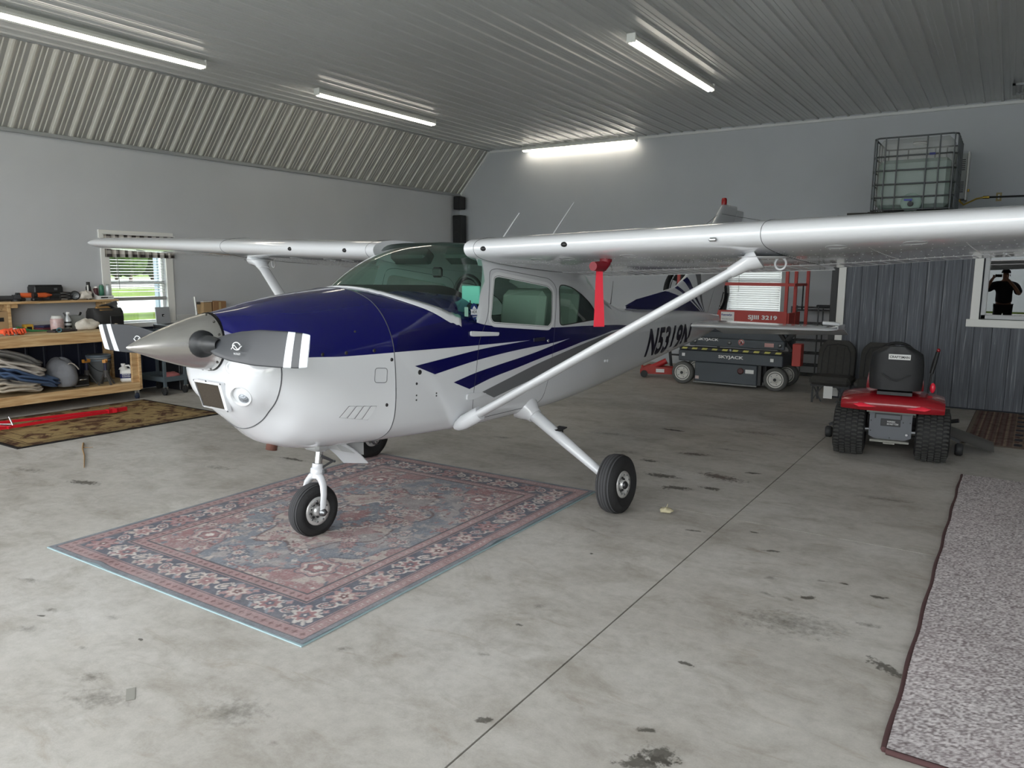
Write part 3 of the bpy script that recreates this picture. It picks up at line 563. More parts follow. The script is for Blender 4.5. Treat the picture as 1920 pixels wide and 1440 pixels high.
def cowlb(a, c):
    i = min(max((a-_AC[0])/(_AC[1]-_AC[0]), 0), 58.999); j = min(max((c-_Cz[0])/(_Cz[1]-_Cz[0]), 0), len(_Cz)-1.001); p, q = int(i), int(j); u, v = i-p, j-q
    return (_TC[p, q]*(1-u)*(1-v)+_TC[p+1, q]*u*(1-v)+_TC[p, q+1]*(1-u)*v+_TC[p+1, q+1]*u*v)
def anyb(a, c): return cowlb(a, c) if a < -.05 else sideb(a, c)
def skin(name, loops, m, off=.0015, sides=(1, -1), cut=.06, cuty=.04, parent=None, fn=None, VF=None, smooth=True, **kw):
    """paint, pane or sheet conforming to the fuselage side"""
    V, F = VF or poly_mesh(loops, cut, cuty); fn = fn or anyb
    for s in sides: o = MB().add([(a, -s*(fn(a, c)+off), c) for a, c in V], [f if s > 0 else f[::-1] for f in F], smooth).build(name, m, parent or plane, fixn=False, **kw)
    return o
def line(name, pts, m=SEAM, r=.0022, sides=(1,), off=.0005, parent=None, closed=False):
    for s in sides:
        b = MB(); P = []
        for (a0, c0), (a1, c1) in zip(pts, pts[1:]+([pts[0]] if closed else [])):
            k = max(1, int(math.hypot(a1-a0, c1-c0)/.05)); P += [(a0+(a1-a0)*t/k, c0+(c1-c0)*t/k) for t in range(k)]
        P.append(pts[0] if closed else pts[-1]); o = b.tube([(a, -s*(anyb(a, c)+off), c) for a, c in P], r, 5).build(name, m, parent or plane)
    return o
def rnd(poly, r=.03, n=4):
    """round polygon corners"""
    out = []; N = len(poly)
    for i in range(N):
        p, q, w = (np.array(poly[i-1]), np.array(poly[i]), np.array(poly[(i+1) % N])); u = (p-q)/np.linalg.norm(p-q); v = (w-q)/np.linalg.norm(w-q); rr = min(r, np.linalg.norm(p-q)*.45, np.linalg.norm(w-q)*.45)
        for k in range(n+1): t = k/n; out.append(tuple((1-t)**2*(q+u*rr)+2*t*(1-t)*q+t*t*(q+v*rr)))
    return out
def spline(pts, n=8):
    P = [np.array(p) for p in pts]; P = [2*P[0]-P[1]]+P+[2*P[-1]-P[-2]]; o = []
    for i in range(1, len(P)-2):
        for k in range(n): t = k/n; p0, p1, p2, p3 = P[i-1:i+3]; o.append(tuple(.5*(2*p1+(p2-p0)*t+(2*p0-5*p1+4*p2-p3)*t*t+(3*p1-p0-3*p2+p3)*t**3)))
    o.append(tuple(P[-2])); return o
# --- skins
o = loft(COWL, -.955, -.05, 46, 0, 5); o.build('upper_cowling', BLUE, plane, merge=True, label='deep blue upper engine cowling')
loft(COWL, -.776, -.052, 34, 5, 12).build('lower_cowling', WHITE, plane, merge=True)
nb = loft(COWL, -.955, -.781, 16, 5, 12); r0 = crom(sec(COWL, -.955), 4)
for s in (1, -1): nb.add([(-.957, 0, 1.3)]+[(-.955, -s*q[0], q[1]) for q in r0], [(0, i+1, i+2) for i in range(len(r0)-1)], True)
nb.build('nose_bowl', WHITE, plane, merge=True)
rings = MB(); 
for a, i0, i1, TT in ((-.7785, 5, 12, COWL), (-.051, 0, 12, COWL)):
    q = crom(sec(TT, a), 4)[i0*4:i1*4+1]; rings = MB(); rings.tube([(a, -p[0]-.0002, p[1]) for p in q], .0035 if i0 else .0028, 5).tube([(a, p[0]+.0002, p[1]) for p in q], .003, 5); rings.build('cowl_seam', SEAM, plane)

lo = loft(LOW, -.046, 6.62, 110, 0, 7); lo.build('fuselage', WHITE, plane, merge=True)
loft({k: DECK[k]+[LOW[k][0]] for k in DECK}, -.046, .85, 16, 0, 5).build('cowl_deck', BLUE, plane, merge=True)
_rf = {k: ROOF[k]+[LOW[k][0]] for k in ROOF}
loft(_rf, .85, 2.5, 30, 0, 3).build('cabin_roof', WHITE, plane, merge=True)
loft(_rf, 2.5, 3.1, 14, 0, 3).build('rear_window', ASG, plane, merge=True)
loft(_rf, 3.1, 6.62, 50, 0, 5).build('tail_cone_top', WHITE, plane, merge=True)
MB().ell((6.62, 0, 1.14), (.14, .08, .17), 12, 8).build('tail_tip', WHITE, plane)
def i5(a): return hermite(sorted(LOW), [LOW[k][0][1] for k in sorted(LOW)], a)
def i3(a): ks = sorted(ROOF); return hermite(ks, [ROOF[k][3][1] for k in ks], a)
W1 = [(1.006, 1.744), (1.053, 1.755), (1.69, 1.674), (1.751, 1.631), (1.712, 1.389), (1.668, 1.354), (.954, 1.419), (.925, 1.45)]
W2 = rnd([(1.875, 1.682), (1.99, 1.678), (2.12, 1.655), (2.281, 1.598), (2.43, 1.52), (2.53, 1.43), (2.555, 1.375), (1.84, 1.353)], .05)
W1 = rnd(W1, .03)
wall2d = [[(.76, i5(.8)-.002)]+[(a, i5(a)-.002) for a in np.linspace(.85, 3.1, 24)]+[(a, i3(a)) for a in np.linspace(3.1, .95, 24)]+[(.9, 1.85)], W1, W2]
skin('cabin_side', wall2d, WHITE, .0, cut=.08, cuty=.05)
skin('side_window', [W1], ASG, -.004); skin('rear_side_window', [W2], ASG, -.004)
def grow(poly, d): 
    c = np.mean(poly, 0); n = len(poly); out = []
    for i in range(n):
        t = np.array(poly[(i+1) % n])-np.array(poly[i-1]); nn = np.array([t[1], -t[0]])/max(np.linalg.norm(t), 1e-9)
        if nn@(np.array(poly[i])-c) < 0: nn = -nn
        out.append(tuple(np.array(poly[i])+nn*d))
    return out
FRM = mat('window_frame_white', (214, 216, 217), .3)
skin('window_frame', [grow(W1, .032), grow(W1, -.004)], FRM, .007, cut=.1)
line('window_gasket', grow(W1, .004), BLACKM, .004, (1, -1), .004, closed=True); line('window_gasket', grow(W2, .002), BLACKM, .004, (1, -1), .002, closed=True)
DOOR = rnd([(.79, 1.30), (.905, 1.474), (.968, 1.795), (1.05, 1.812), (1.74, 1.735), (1.83, 1.67), (1.765, 1.36), (1.70, 1.0), (1.62, .76), (1.52, .72), (.80, .715), (.72, .80), (.72, .93)], .06)
line('door_seam', DOOR, SEAM, .002, (1, -1), closed=True)
# --- windshield
Bc = [(.04, 0, 1.688), (.075, .17, 1.672), (.16, .31, 1.625), (.33, .455, 1.553), (.52, .55, 1.492), (.66, .585, 1.452), (.765, .592, 1.415)]
Tc = [(.9, 0, 1.995), (.9, .17, 1.995), (.9, .31, 1.99), (.9, .43, 1.965), (.895, .51, 1.9), (.89, .545, 1.825), (.885, .568, 1.72)]
def c3d(P, n=6):
    P = [np.array(p) for p in P]; P = [P[1]*np.array([1, -1, 1])]+P+[2*P[-1]-P[-2]]; o = []
    for i in range(1, len(P)-2):
        for k in range(n): t = k/n; p0, p1, p2, p3 = P[i-1:i+3]; o.append(.5*(2*p1+(p2-p0)*t+(2*p0-5*p1+4*p2-p3)*t*t+(3*p1-p0-3*p2+p3)*t**3))
    o.append(P[-2]); return o
bc, tc_ = c3d(Bc), c3d(Tc); g = MB()
for s in (1, -1):
    rows = []
    for t in np.linspace(0, 1, 10):
        rows.append([tuple((p*(1-t)+q*t+np.array([-.05, .0, .045])*4*t*(1-t)*(1-i/len(bc)*.6))*np.array([1, -s, 1])) for i, (p, q) in enumerate(zip(bc, tc_))])
    g.grid(rows)
g.build('windshield', AG, plane, merge=True)
def decksec(a):
    q = crom(np.vstack([sec(DECK, max(a, -.05)), sec(LOW, max(a, -.05))[:4]]), 6); L_ = np.concatenate([[0], np.cumsum(np.linalg.norm(np.diff(q, axis=0), axis=1))]); return q, L_
def on_deck(a, sg):
    q, L_ = decksec(a); return np.array([a, np.interp(sg, L_, q[:, 0]), np.interp(sg, L_, q[:, 1])])
PS = []
for p in bc:
    q, L_ = decksec(p[0]); k = np.argmin(np.hypot(q[:, 0]-p[1], q[:, 1]-p[2])); PS.append((p[0], L_[k]))
for s in (1, -1):
    rows = []
    for i in range(0, 29):
        a, sg = PS[i]; d = np.array(PS[i+1])-np.array(PS[max(i-1, 0)]); d /= np.linalg.norm(d); wd = .028+.032*i/28
        if i == 0: d = np.array([0, 1.])
        r_ = []
        for f, h in ((-.25, .006), (-.2, .014), (.4, .013), (.95, .009), (1., .001)): r_.append(on_deck(a-f*wd*d[1], sg+f*wd*d[0])+np.array([0, .004 if i > 12 else 0, h]))
        rows.append([tuple(w*np.array([1, -s, 1])) for w in r_])
    g_ = MB().grid(rows); g_.add(rows[-1], [tuple(range(5))], False); g_.build('windshield_fairing', WHITE, plane, merge=True)
# glare shield over the deck inside the windshield
gs = MB()
for s in (1, -1): gs.grid([[(p[0]+(.95-p[0])*t+.012, -s*p[1]*.965, p[2]+.006-.012*t-.0*i) for i, p in enumerate(bc[:-7])] for t in np.linspace(0, 1, 5)])
gs.build('glareshield', mat('black_glareshield', (16, 17, 18), .7), plane, merge=True)
# --- paint: belt, swept stripes, registration
BT = spline([(.02, 1.40), (.36, 1.44), (.577, 1.462), (.70, 1.45), (.765, 1.43), (.86, 1.408), (1.029, 1.386), (1.334, 1.36), (1.715, 1.342), (2.371, 1.322), (3.11, 1.286), (3.51, 1.25)], 6)
w1l = [(-.046, 1.279), (.316, 1.273), (.652, 1.267), (1.024, 1.262), (1.417, 1.259)]
s1b = [(.312, 1.103), (.556, 1.135), (.83, 1.165), (1.224, 1.194), (1.664, 1.213), (1.993, 1.235)]
s2b = [(.672, .96), (.922, 1.013), (1.222, 1.056), (1.662, 1.121), (2.192, 1.189), (2.889, 1.244)]
low = spline(w1l, 5)+[p for p in spline(s1b, 5) if p[0] > 1.43]+[p for p in spline(s2b, 5) if p[0] > 2.0]+[(3.51, 1.25)]
BT = [(-.046, i5(-.046)+.003)]+[(a, max(c, i5(a)+.003) if a < .7 else c) for a, c in BT]
skin('blue_belt', [low+BT[::-1]], NAVY_STRIPE, .0012)
skin('blue_stripe', [spline([(.124, 1.176), (.475, 1.207), (.832, 1.236), (1.123, 1.248), (1.417, 1.259)], 5)+[(1.7, 1.24)]+spline(s1b[:-1], 5)[::-1]], NAVY_STRIPE, .0016)
skin('blue_stripe', [spline([(.5, 1.027), (.734, 1.068), (1.019, 1.104), (1.436, 1.152), (1.783, 1.205), (1.993, 1.235)], 5)+[(2.4, 1.24)]+spline(s2b[:-1], 5)[::-1]], NAVY_STRIPE, .0016)
skin('grey_stripe', [spline([(.818, .922), (1.12, .985), (1.548, 1.071), (2.046, 1.148), (2.513, 1.203), (2.888, 1.229), (3.4, 1.246)], 5)+spline([(.961, .861), (1.226, .91), (1.669, .987), (2.076, 1.072), (2.51, 1.151), (2.929, 1.203), (3.4, 1.243)], 5)[::-1]], STRIPE_GREY, .0014)
def skin_text(name, txt, bl_, br_, tl_, m, sides=(1,), bold=.0):
    V, F = text_loops(txt, 1, 0, bold); xs = [v[0] for v in V]; ys = [v[1] for v in V]; x0, x1, y0, y1 = min(xs), max(xs), min(ys), max(ys)
    bm = bmesh.new(); vv = [bm.verts.new((x, y, 0)) for x, y in V]
    for f in F:
        try: bm.faces.new([vv[i] for i in f])
        except ValueError: pass
    for ax, lo, hi, k in ((0, x0, x1, 24), (1, y0, y1, 5)):
        for q in np.linspace(lo, hi, k)[1:-1]: bmesh.ops.bisect_plane(bm, geom=bm.verts[:]+bm.edges[:]+bm.faces[:], plane_co=(q, 0, 0) if ax == 0 else (0, q, 0), plane_no=(1, 0, 0) if ax == 0 else (0, 1, 0), dist=1e-6)
    bm.verts.index_update(); B = np.array(bl_); U = np.array(br_)-B; Vv = np.array(tl_)-B
    W_ = [tuple(B+U*(v.co.x-x0)/(x1-x0)+Vv*(v.co.y-y0)/(y1-y0)) for v in bm.verts]; F = [[v.index for v in f.verts] for f in bm.faces]; bm.free()
    return skin(name, None, m, .0022, sides, VF=(W_, F), smooth=False)
NB = mat('black_registration_vinyl', (20, 20, 40), .35)
skin_text('registration_letters', 'N5319N', (3.81, .895), (5.2, .882), (3.965, 1.20), NB, (1,), .035)
# --- small fittings on the near side
line('oil_door_seam', rnd([(-.203, 1.193), (-.111, 1.184), (-.12, 1.093), (-.212, 1.103)], .02), SEAM, .0018, closed=True)
for k in range(4):
    u0, u1 = k/4+.02, (k+1)/4-.03; P = [(-.385+u*.2, .972-u*.022) for u in (u0, u1)]; Q = [(-.43+u*.2, .905-u*.04) for u in (u1, u0)]
    skin('louver', [P+Q], mat('louver_white', (206, 208, 210), .35), .004, (1,), .03, .03); line('louver_edge', P+Q, SEAM, .0016, (1,), .003, closed=True)
for a, c, r in ((-.074, 1.235, .012), (-.115, .95, .012), (.169, 1.131, .017), (.137, 1.059, .009), (.136, .981, .006), (.136, .95, .006), (.328, .972, .006), (.328, .955, .006), (-.2, 1.3, .012), (-.4, 1.3, .012), (-.55, 1.3, .012), (-.3, 1.42, .008)):
    if c > 1.29: b_ = cowlb(a, c)
    else: b_ = anyb(a, c)
    MB().lathe([(r, 0), (r*.9, .003), (0, .003)], (a, -b_, c), (0, -1, 0), 12).build('fastener', mat('dark_fastener', (72, 72, 72), .4, .8), plane)
for a, c in ((2.709, .975), (2.775, .969)): MB().ell((a, -sideb(a, c)-.006, c), (.03, .02, .03), 10, 6).build('static_port', WHITE, plane)
def hinge(pts, d):
    V = [(a, c) for a, c in pts]; b = MB(); n = len(V); inn = [(a, -sideb(a, c)-.0005, c) for a, c in V]; outp = [(a, -sideb(a, c)-d, c) for a, c in V]; b.add(inn+outp, [tuple(range(n, 2*n))]+[(i, (i+1) % n, (i+1) % n+n, i+n) for i in range(n)]); return b
hinge(rnd([(.69, 1.372), (.69, 1.334), (1.0, 1.320), (1.01, 1.345)], .02), .016).build('door_hinge', WHITE, plane); hinge(rnd([(.64, .925), (.64, .885), (.70, .88), (.85, .895), (.85, .91), (.70, .93)], .012), .014).build('door_hinge', WHITE, plane)
MB().box((1.53, -sideb(1.53, 1.258)-.006, 1.258), (.16, .012, .03), bev=.004).build('door_handle', mat('dark_door_handle', (48, 50, 66), .35, .5), plane)
MB().lathe([(.014, 0), (.012, .006), (0, .006)], (1.66, -sideb(1.66, 1.235), 1.238), (0, -1, 0), 10).build('door_lock', CHROME, plane)
# window stickers
skin('registration_card', [rnd([(.655, 1.482), (.70, 1.478), (.705, 1.545), (.66, 1.548)], .004)], mat('pale_green_card', (150, 196, 178), .5), .006, (1,))
def shield(w, h, cx, cy): return [(cx+w*x, cy+h*y) for x, y in ((0, .55), (.18, .48), (.34, .44), (.46, .38), (.46, 0), (.4, -.2), (.25, -.38), (0, -.55), (-.25, -.38), (-.4, -.2), (-.46, 0), (-.46, .38), (-.34, .44), (-.18, .48))]
wsf = lambda a, c: .586-.02*(c-1.45)/.3
STK = mat('sticker_navy', (30, 52, 110), .4); STW = mat('sticker_white', (226, 228, 230), .4)
bpy.data.objects.remove(bpy.data.objects['registration_card'])
skin('registration_card', [rnd([(.628, 1.478), (.668, 1.474), (.672, 1.54), (.632, 1.543)], .004)], mat('pale_green_card', (150, 196, 178), .5), .012, (1,), fn=wsf)
SH = (.735, 1.505)
skin('shield_sticker', [shield(.075, .115, *SH)], STK, .013, (1,), fn=wsf)
skin('sticker_banner', [[(SH[0]-.042, SH[1]-.018), (SH[0]+.042, SH[1]-.022), (SH[0]+.036, SH[1]-.004), (SH[0]+.042, SH[1]+.016), (SH[0]-.042, SH[1]+.02), (SH[0]-.036, SH[1])]], STW, .0145, (1,), fn=wsf)
skin('sticker_mountain', [[(SH[0]-.022, SH[1]+.022), (SH[0]+.0, SH[1]+.044), (SH[0]+.024, SH[1]+.02)]], STW, .0145, (1,), fn=wsf)
V, F = text_loops('HDX', 1, 0, .02); xs = [v[0] for v in V]; ys = [v[1] for v in V]
def put(V, w, h, cx, cy): x0, x1, y0, y1 = min(xs), max(xs), min(ys), max(ys); return [(cx+w*((x-x0)/(x1-x0)-.5), cy+h*((y-y0)/(y1-y0)-.5)) for x, y in V]
skin('sticker_letters', None, mat('sticker_black', (22, 24, 30), .4), .0155, (1,), VF=(put(V, .056, .02, *SH), F), fn=wsf, smooth=False)
V, F = text_loops('EQUIPPED', 1, 0, .02); xs = [v[0] for v in V]; ys = [v[1] for v in V]
skin('sticker_letters', None, STW, .0155, (1,), VF=(put(V, .046, .01, SH[0], SH[1]-.034), F), fn=wsf, smooth=False)
# --- spinner, hub, blades
AX = 1.372
MB().lathe([(0, -.472), (.006, -.47), (.016, -.452), (.040, -.40), (.080, -.30), (.115, -.20), (.143, -.11), (.160, -.04), (.167, 0), (.167, .012), (.15, .014)], (-.965, 0, AX), (1, 0, 0), 40).build('spinner', mat('brushed_aluminium', (208, 206, 202), .26, 1., var=.06, vscale=3, stretch=(.6, 8, 8)), plane)
b = MB()
for k in range(12): t = k*PI/6+.2; b.lathe([(.007, 0), (.005, .004), (0, .004)], (-.985, .1655*math.cos(t), AX+.1655*math.sin(t)), (-.1, math.cos(t), math.sin(t)), 8)
b.build('spinner_screws', mat('screw_dark', (96, 94, 90), .4, .9), plane)['kind'] = 'stuff'
GREYB = mat('matte_grey_propeller_paint', (60, 62, 66), .42); TIPW = mat('white_tip_paint', (214, 220, 226), .5, var=.08, vscale=40)
def blade(s):
    """s=+1 near side (local -y)"""
    e = empty('propeller_blade', plane, (-1.075, 0, AX)); 
    def section(r):
        t = (r-.17)/(1.065-.17); ch = float(np.interp(r, [.17, .22, .30, .45, .65, .85, 1.0, 1.05, 1.065], [.05, .065, .13, .172, .192, .188, .176, .166, .158])); th = float(np.interp(r, [.17, .25, .4, .7, 1.065], [.05, .045, .03, .016, .008])); tw = R(float(np.interp(r, [.17, .3, .6, 1.065], [42, 34, 19, 10])))
        P = []
        for k in range(16):
            u = 2*PI*k/16; x = math.cos(u)*ch/2; y = math.sin(u)*th/2*(1 if math.sin(u) > 0 else .5)
            # chord vertical (z), rotated by twist towards aft
            P.append((y*math.cos(tw)+x*math.sin(tw)*s*(-1)*(-1), -s*r, -s*0+x*math.cos(tw)+.012*(0)-y*math.sin(tw)*s))
        return P
    rs = [(.13, .25, 0), (.30, .86, 0)]
    def seg(a, b, n): return [section(r) for r in np.linspace(a, b, n)]
    m = MB()
    m.grid(seg(.17, .885, 26), True, True); m.build('blade_body', GREYB, e)
    MB().grid(seg(.885, .945, 5), True, True).build('tip_band', TIPW, e, label='white tip band'); MB().grid(seg(.945, 1.005, 4), True, True).build('blade_gap', GREYB, e)
    t = MB().grid(seg(1.005, 1.065, 6), True, True); sc_ = section(1.065); t.add(sc_, [tuple(range(16))], False); t.build('blade_tip', TIPW, e, label='worn white blade tip')
    MB().lathe([(.074, .105), (.078, .125), (.074, .15), (.052, .155), (.05, .20), (.042, .26), (.03, .30)], (0, 0, 0), (0, -s, 0), 20).build('blade_root', mat('dark_blade_root', (34, 36, 38), .45), e)
    lg = MB(); c = section(.52); yy = -s*.52
    lg2 = MB(); fx = min(p[0] for p in c)-.004
    lg.tube([(fx, -s*(.52+.035*math.cos(t)), .006+.02*math.sin(t)) for t in np.linspace(.3, 5.6, 18)], .0028, 5); lg.tube([(fx, -s*.47, -.012), (fx-.001, -s*.5, .012), (fx, -s*.53, -.012), (fx, -s*.565, .008)], .003, 5)
    lg.build('blade_emblem', STW, e)
    text('blade_lettering', 'McCAULEY', (fx-.001, -s*.525, -.034), (0, -1, 0) , (0, 0, 1), .011, STW, e, .06)
    e.rotation_euler = (R(-1.4), 0, 0); return e
blade(1); blade(-1)
MB().lathe([(.10, 0), (.10, .06)], (-1.0, 0, AX), (1, 0, 0), 20).build('hub_plate', BLACKM, plane)
MB().lathe([(.17, 0), (.172, .018), (.10, .02)], (-.966, 0, AX), (1, 0, 0), 32).build('spinner_backplate', mat('backplate_dark', (40, 40, 42), .5, .6), plane)
# --- intake, landing lights, cooling inlets, exhaust, cowl flaps
FILT = mat('brown_air_filter', (52, 44, 34), .9, var=.25, vscale=160)
q = [(-.986, .118, 1.126), (-.986, -.118, 1.126), (-.946, -.11, .984), (-.946, .11, .984)]
def quad_scale(q, f, dx): 
    c = sum((Vector(p) for p in q), Vector())/4; return [tuple(c+(Vector(p)-c)*f+Vector((dx, 0, 0))) for p in q]
b = MB(); a0, a1 = quad_scale(q, 1.2, .004), quad_scale(q, 1.04, -.002); a2 = quad_scale(q, 1.2, .03)
b.add(a0+a1+a2, [(0, 1, 5, 4), (1, 2, 6, 5), (2, 3, 7, 6), (3, 0, 4, 7), (0, 8, 9, 1), (1, 9, 10, 2), (2, 10, 11, 3), (3, 11, 8, 0)], False); b.build('intake_frame', WHITE, plane)
MB().prism(quad_scale(q, 1.03, .004), (.02, 0, -.004)).build('intake_filter', FILT, plane, label='brown air filter')
b = MB()
for p in quad_scale(q, 1.16, .006)+[tuple((Vector(q[0])+Vector(q[1]))/2+Vector((-.003, 0, .018)))]: b.lathe([(.006, 0), (.005, .004), (0, .004)], p, (-1, 0, -.3), 8)
b.build('intake_screws', SEAM, plane)['kind'] = 'stuff'
LENS = mat('landing_light_lens', (150, 156, 162), .1, .6, bump=.6, bscale=140)
for s in (1, -1):
    e = empty('landing_light', plane, (-.930, -.256, 1.072) if s == 1 else (-.912, .232, 1.068)); n = (-.80, -s*.48, -.36)
    MB().lathe([(.062, -.03), (.064, .002), (.060, .004), (.053, -.014)], (0, 0, 0), n, 24).build('bezel', mat('recess_white', (208, 210, 212), .25), e)
    MB().lathe([(.052, -.012), (.03, -.018), (0, -.02)], (0, 0, 0), n, 24).build('reflector', mat('recess_white', (208, 210, 212), .25), e)
    MB().lathe([(.036, -.015), (.03, .0), (.015, .006), (0, .008)], (.01, -s*.01, -.012), n, 20).build('lens', LENS, e)
    e = empty('cooling_inlet', plane, (-.925, -s*.235, 1.235)); n = (-.9, -s*.42, -.05)
    MB().tube([(.0-.42*s*0+.35*.0+math.cos(t)*-.0+abs(math.cos(t))*0+(.03 if s else 0)*math.cos(t)*(1 if True else 0), -s*(math.cos(t)*.062), math.sin(t)*.042) for t in np.linspace(0, 2*PI, 24, endpoint=False)], .012, 8, closed=True).build('inlet_lip', WHITE, e)
    MB().add([(.004+.028*math.cos(t), -s*math.cos(t)*.06, math.sin(t)*.04) for t in np.linspace(0, 2*PI, 20, endpoint=False)], [tuple(range(20))], False).build('inlet_opening', mat('inlet_dark', (30, 30, 32), .8), e)
MB().lathe([(.034, -.06), (.036, .03), (.03, .032), (.028, -.05)], (-.60, -.06, .70), (-.2, 0, -1), 16).build('exhaust_stub', mat('rusty_exhaust', (104, 70, 60), .7, .4, var=.2), plane)
for s in (1, -1):
    P = [(-.28, .06), (-.22, .30), (.10, .22), (.16, .06)] if s == 1 else [(-.22, .08), (-.22, .28), (.08, .26), (.08, .08)]
    b = MB(); rows = []
    for t in np.linspace(0, 1, 6):
        z = .68+.012-(.06*t+.16*t*t) if s == 1 else .672-(.04*t+.10*t*t)
        y0, y1 = .04+.02*t, .30-.1*t*(s == 1)
        rows.append([(-.34+t*.36+.1*(u-.5)*t*(s == 1), -s*(y0+(y1-y0)*u), z+.03*(u*(1-t))) for u in np.linspace(0, 1, 5)])
    b.grid(rows); b.grid([[(x, y, z+.006) for x, y, z in r] for r in rows]); b.build('cowl_flap', WHITE, plane)
MB().box((-.19, 0, .625), (.16, .16, .07), bev=.02).build('nose_gear_tunnel', mat('tunnel_grey', (170, 172, 172), .5), plane)
MB().prism([(-.22, -.03, .66), (.03, -.03, .66), (.03, -.03, .54), (-.16, -.03, .60)], (0, -.17, 0)).build('exhaust_fairing', mat('tunnel_grey', (170, 172, 172), .5), plane)
# --- nose gear
def tyre(r, w, rim, n=48):
    p = []
    for t in np.linspace(-1, 1, 19):
        x = t*w/2; p.append((r-(.34*w)*(abs(t)**3.2), x))
    side = [(rim+.012, -w*.36), (rim+.4*(r-rim), -w*.485)]
    return side+p+[(rim+.4*(r-rim), w*.485), (rim+.012, w*.36)]
def wheel(parent, name, loc, r, w, rim, nb=9, tilt=0):
    e = empty(name, parent, loc, (tilt, 0, 0))
    b = MB().lathe(tyre(r, w, rim), (0, 0, 0), (0, -1, 0), 48); b.build('tyre', RUB, e)
    g_ = MB()
    for k in (-2, -1, 0, 1, 2):
        x = k*w*.135; rr = r-.34*w*(abs(2*x/w)**3.2)
        g_.lathe([(rr+.0006, x-w*.05), (rr+.0012, x), (rr+.0006, x+w*.05)], (0, 0, 0), (0, -1, 0), 48)
    g_.build('tread_rib', RUBT, e)
    for s in (1, -1):
        h = MB(); o = s*w*.36
        h.lathe([(rim+.014, o), (rim+.012, o+s*.006), (rim*.74, o+s*.004), (rim*.70, o-s*.018), (rim*.5, o-s*.03), (rim*.40, o-s*.01), (rim*.38, o+s*.008), (rim*.2, o+s*.014), (0, o+s*.014)], (0, 0, 0), (0, -1, 0), 36); h.build('rim', ALU, e)
        d = MB()
        for k in range(nb):
            t = 2*PI*k/nb
            d.ell((math.cos(t)*rim*.56, -(o-s*.016), math.sin(t)*rim*.56), (rim*.2, .02, rim*.2), 8, 6)
        d.build('rim_hole', mat('wheel_dark', (22, 22, 24), .6), e)['kind'] = 'stuff'
        d = MB()
        for k in range(nb):
            t = 2*PI*(k+.5)/nb; d.lathe([(.007, 0), (.007, .007), (0, .007)], (math.cos(t)*rim*.86, -(o+s*.003), math.sin(t)*rim*.86), (0, -s, 0), 6)
        d.build('rim_bolt', STEEL, e)['kind'] = 'stuff'
    return e
ng = empty('nose_gear', plane, (-.25, 0, .181))
wheel(ng, 'nose_wheel', (0, 0, 0), .181, .128, .085)
# (sub-parts of the gear stay one level down)
_w = bpy.data.objects['nose_wheel']
for ch in list(_w.children): ch.parent = ng
bpy.data.objects.remove(_w)
dv = Vector((.06, 0, .40)).normalized()
MB().cyl((.038, 0, .235), (.062, 0, .40), .027, n=20).build('oleo_piston', CHROME, ng)
MB().lathe([(.043, 0), (.045, .01), (.045, .035), (.036, .04), (.036, .07)], (.036, 0, .245), dv, 20).build('lower_collar', WHITE, ng)
MB().lathe([(.03, 0), (.042, .004), (.044, .035), (.036, .045), (.036, .12)], (.066, 0, .395), dv, 20).build('upper_collar', WHITE, ng)
for s in (1, -1):
    MB().tube([(.036, -s*.012, .235), (.032, -s*.05, .218), (.022, -s*.083, .18), (.012, -s*.098, .12), (.004, -s*.098, .05), (0, -s*.094, 0)], [.03, .03, .028, .025, .024, .02], 12, flat=((0, 1, 0), .55)).build('fork_leg', WHITE, ng)
    MB().lathe([(.026, 0), (.026, .02), (.016, .024), (.016, .034), (0, .034)], (0, -s*.088, 0), (0, -s, 0), 14).build('axle_boss', STEEL, ng)
MB().cyl((.034, 0, .215), (.04, 0, .26), .034, n=18).build('fork_crown', WHITE, ng)
MB().tube([(.05, -.02, .37), (.12, -.012, .335), (.175, 0, .305)], [.012, .01, .008], 8).tube([(.05, .02, .37), (.12, .012, .335), (.175, 0, .305)], [.012, .01, .008], 8).tube([(.175, 0, .305), (.11, 0, .285), (.045, 0, .265)], [.009, .008, .012], 8).cyl((.175, -.02, .305), (.175, .02, .305), .009).build('torque_link', mat('link_steel', (120, 122, 124), .4, .8), ng)
MB().cyl((.05, -.05, .262), (.075, -.05, .262), .014, n=10).cyl((.05, .05, .27), (.1, .04, .27), .01, n=10).build('shimmy_damper', STEEL, ng)
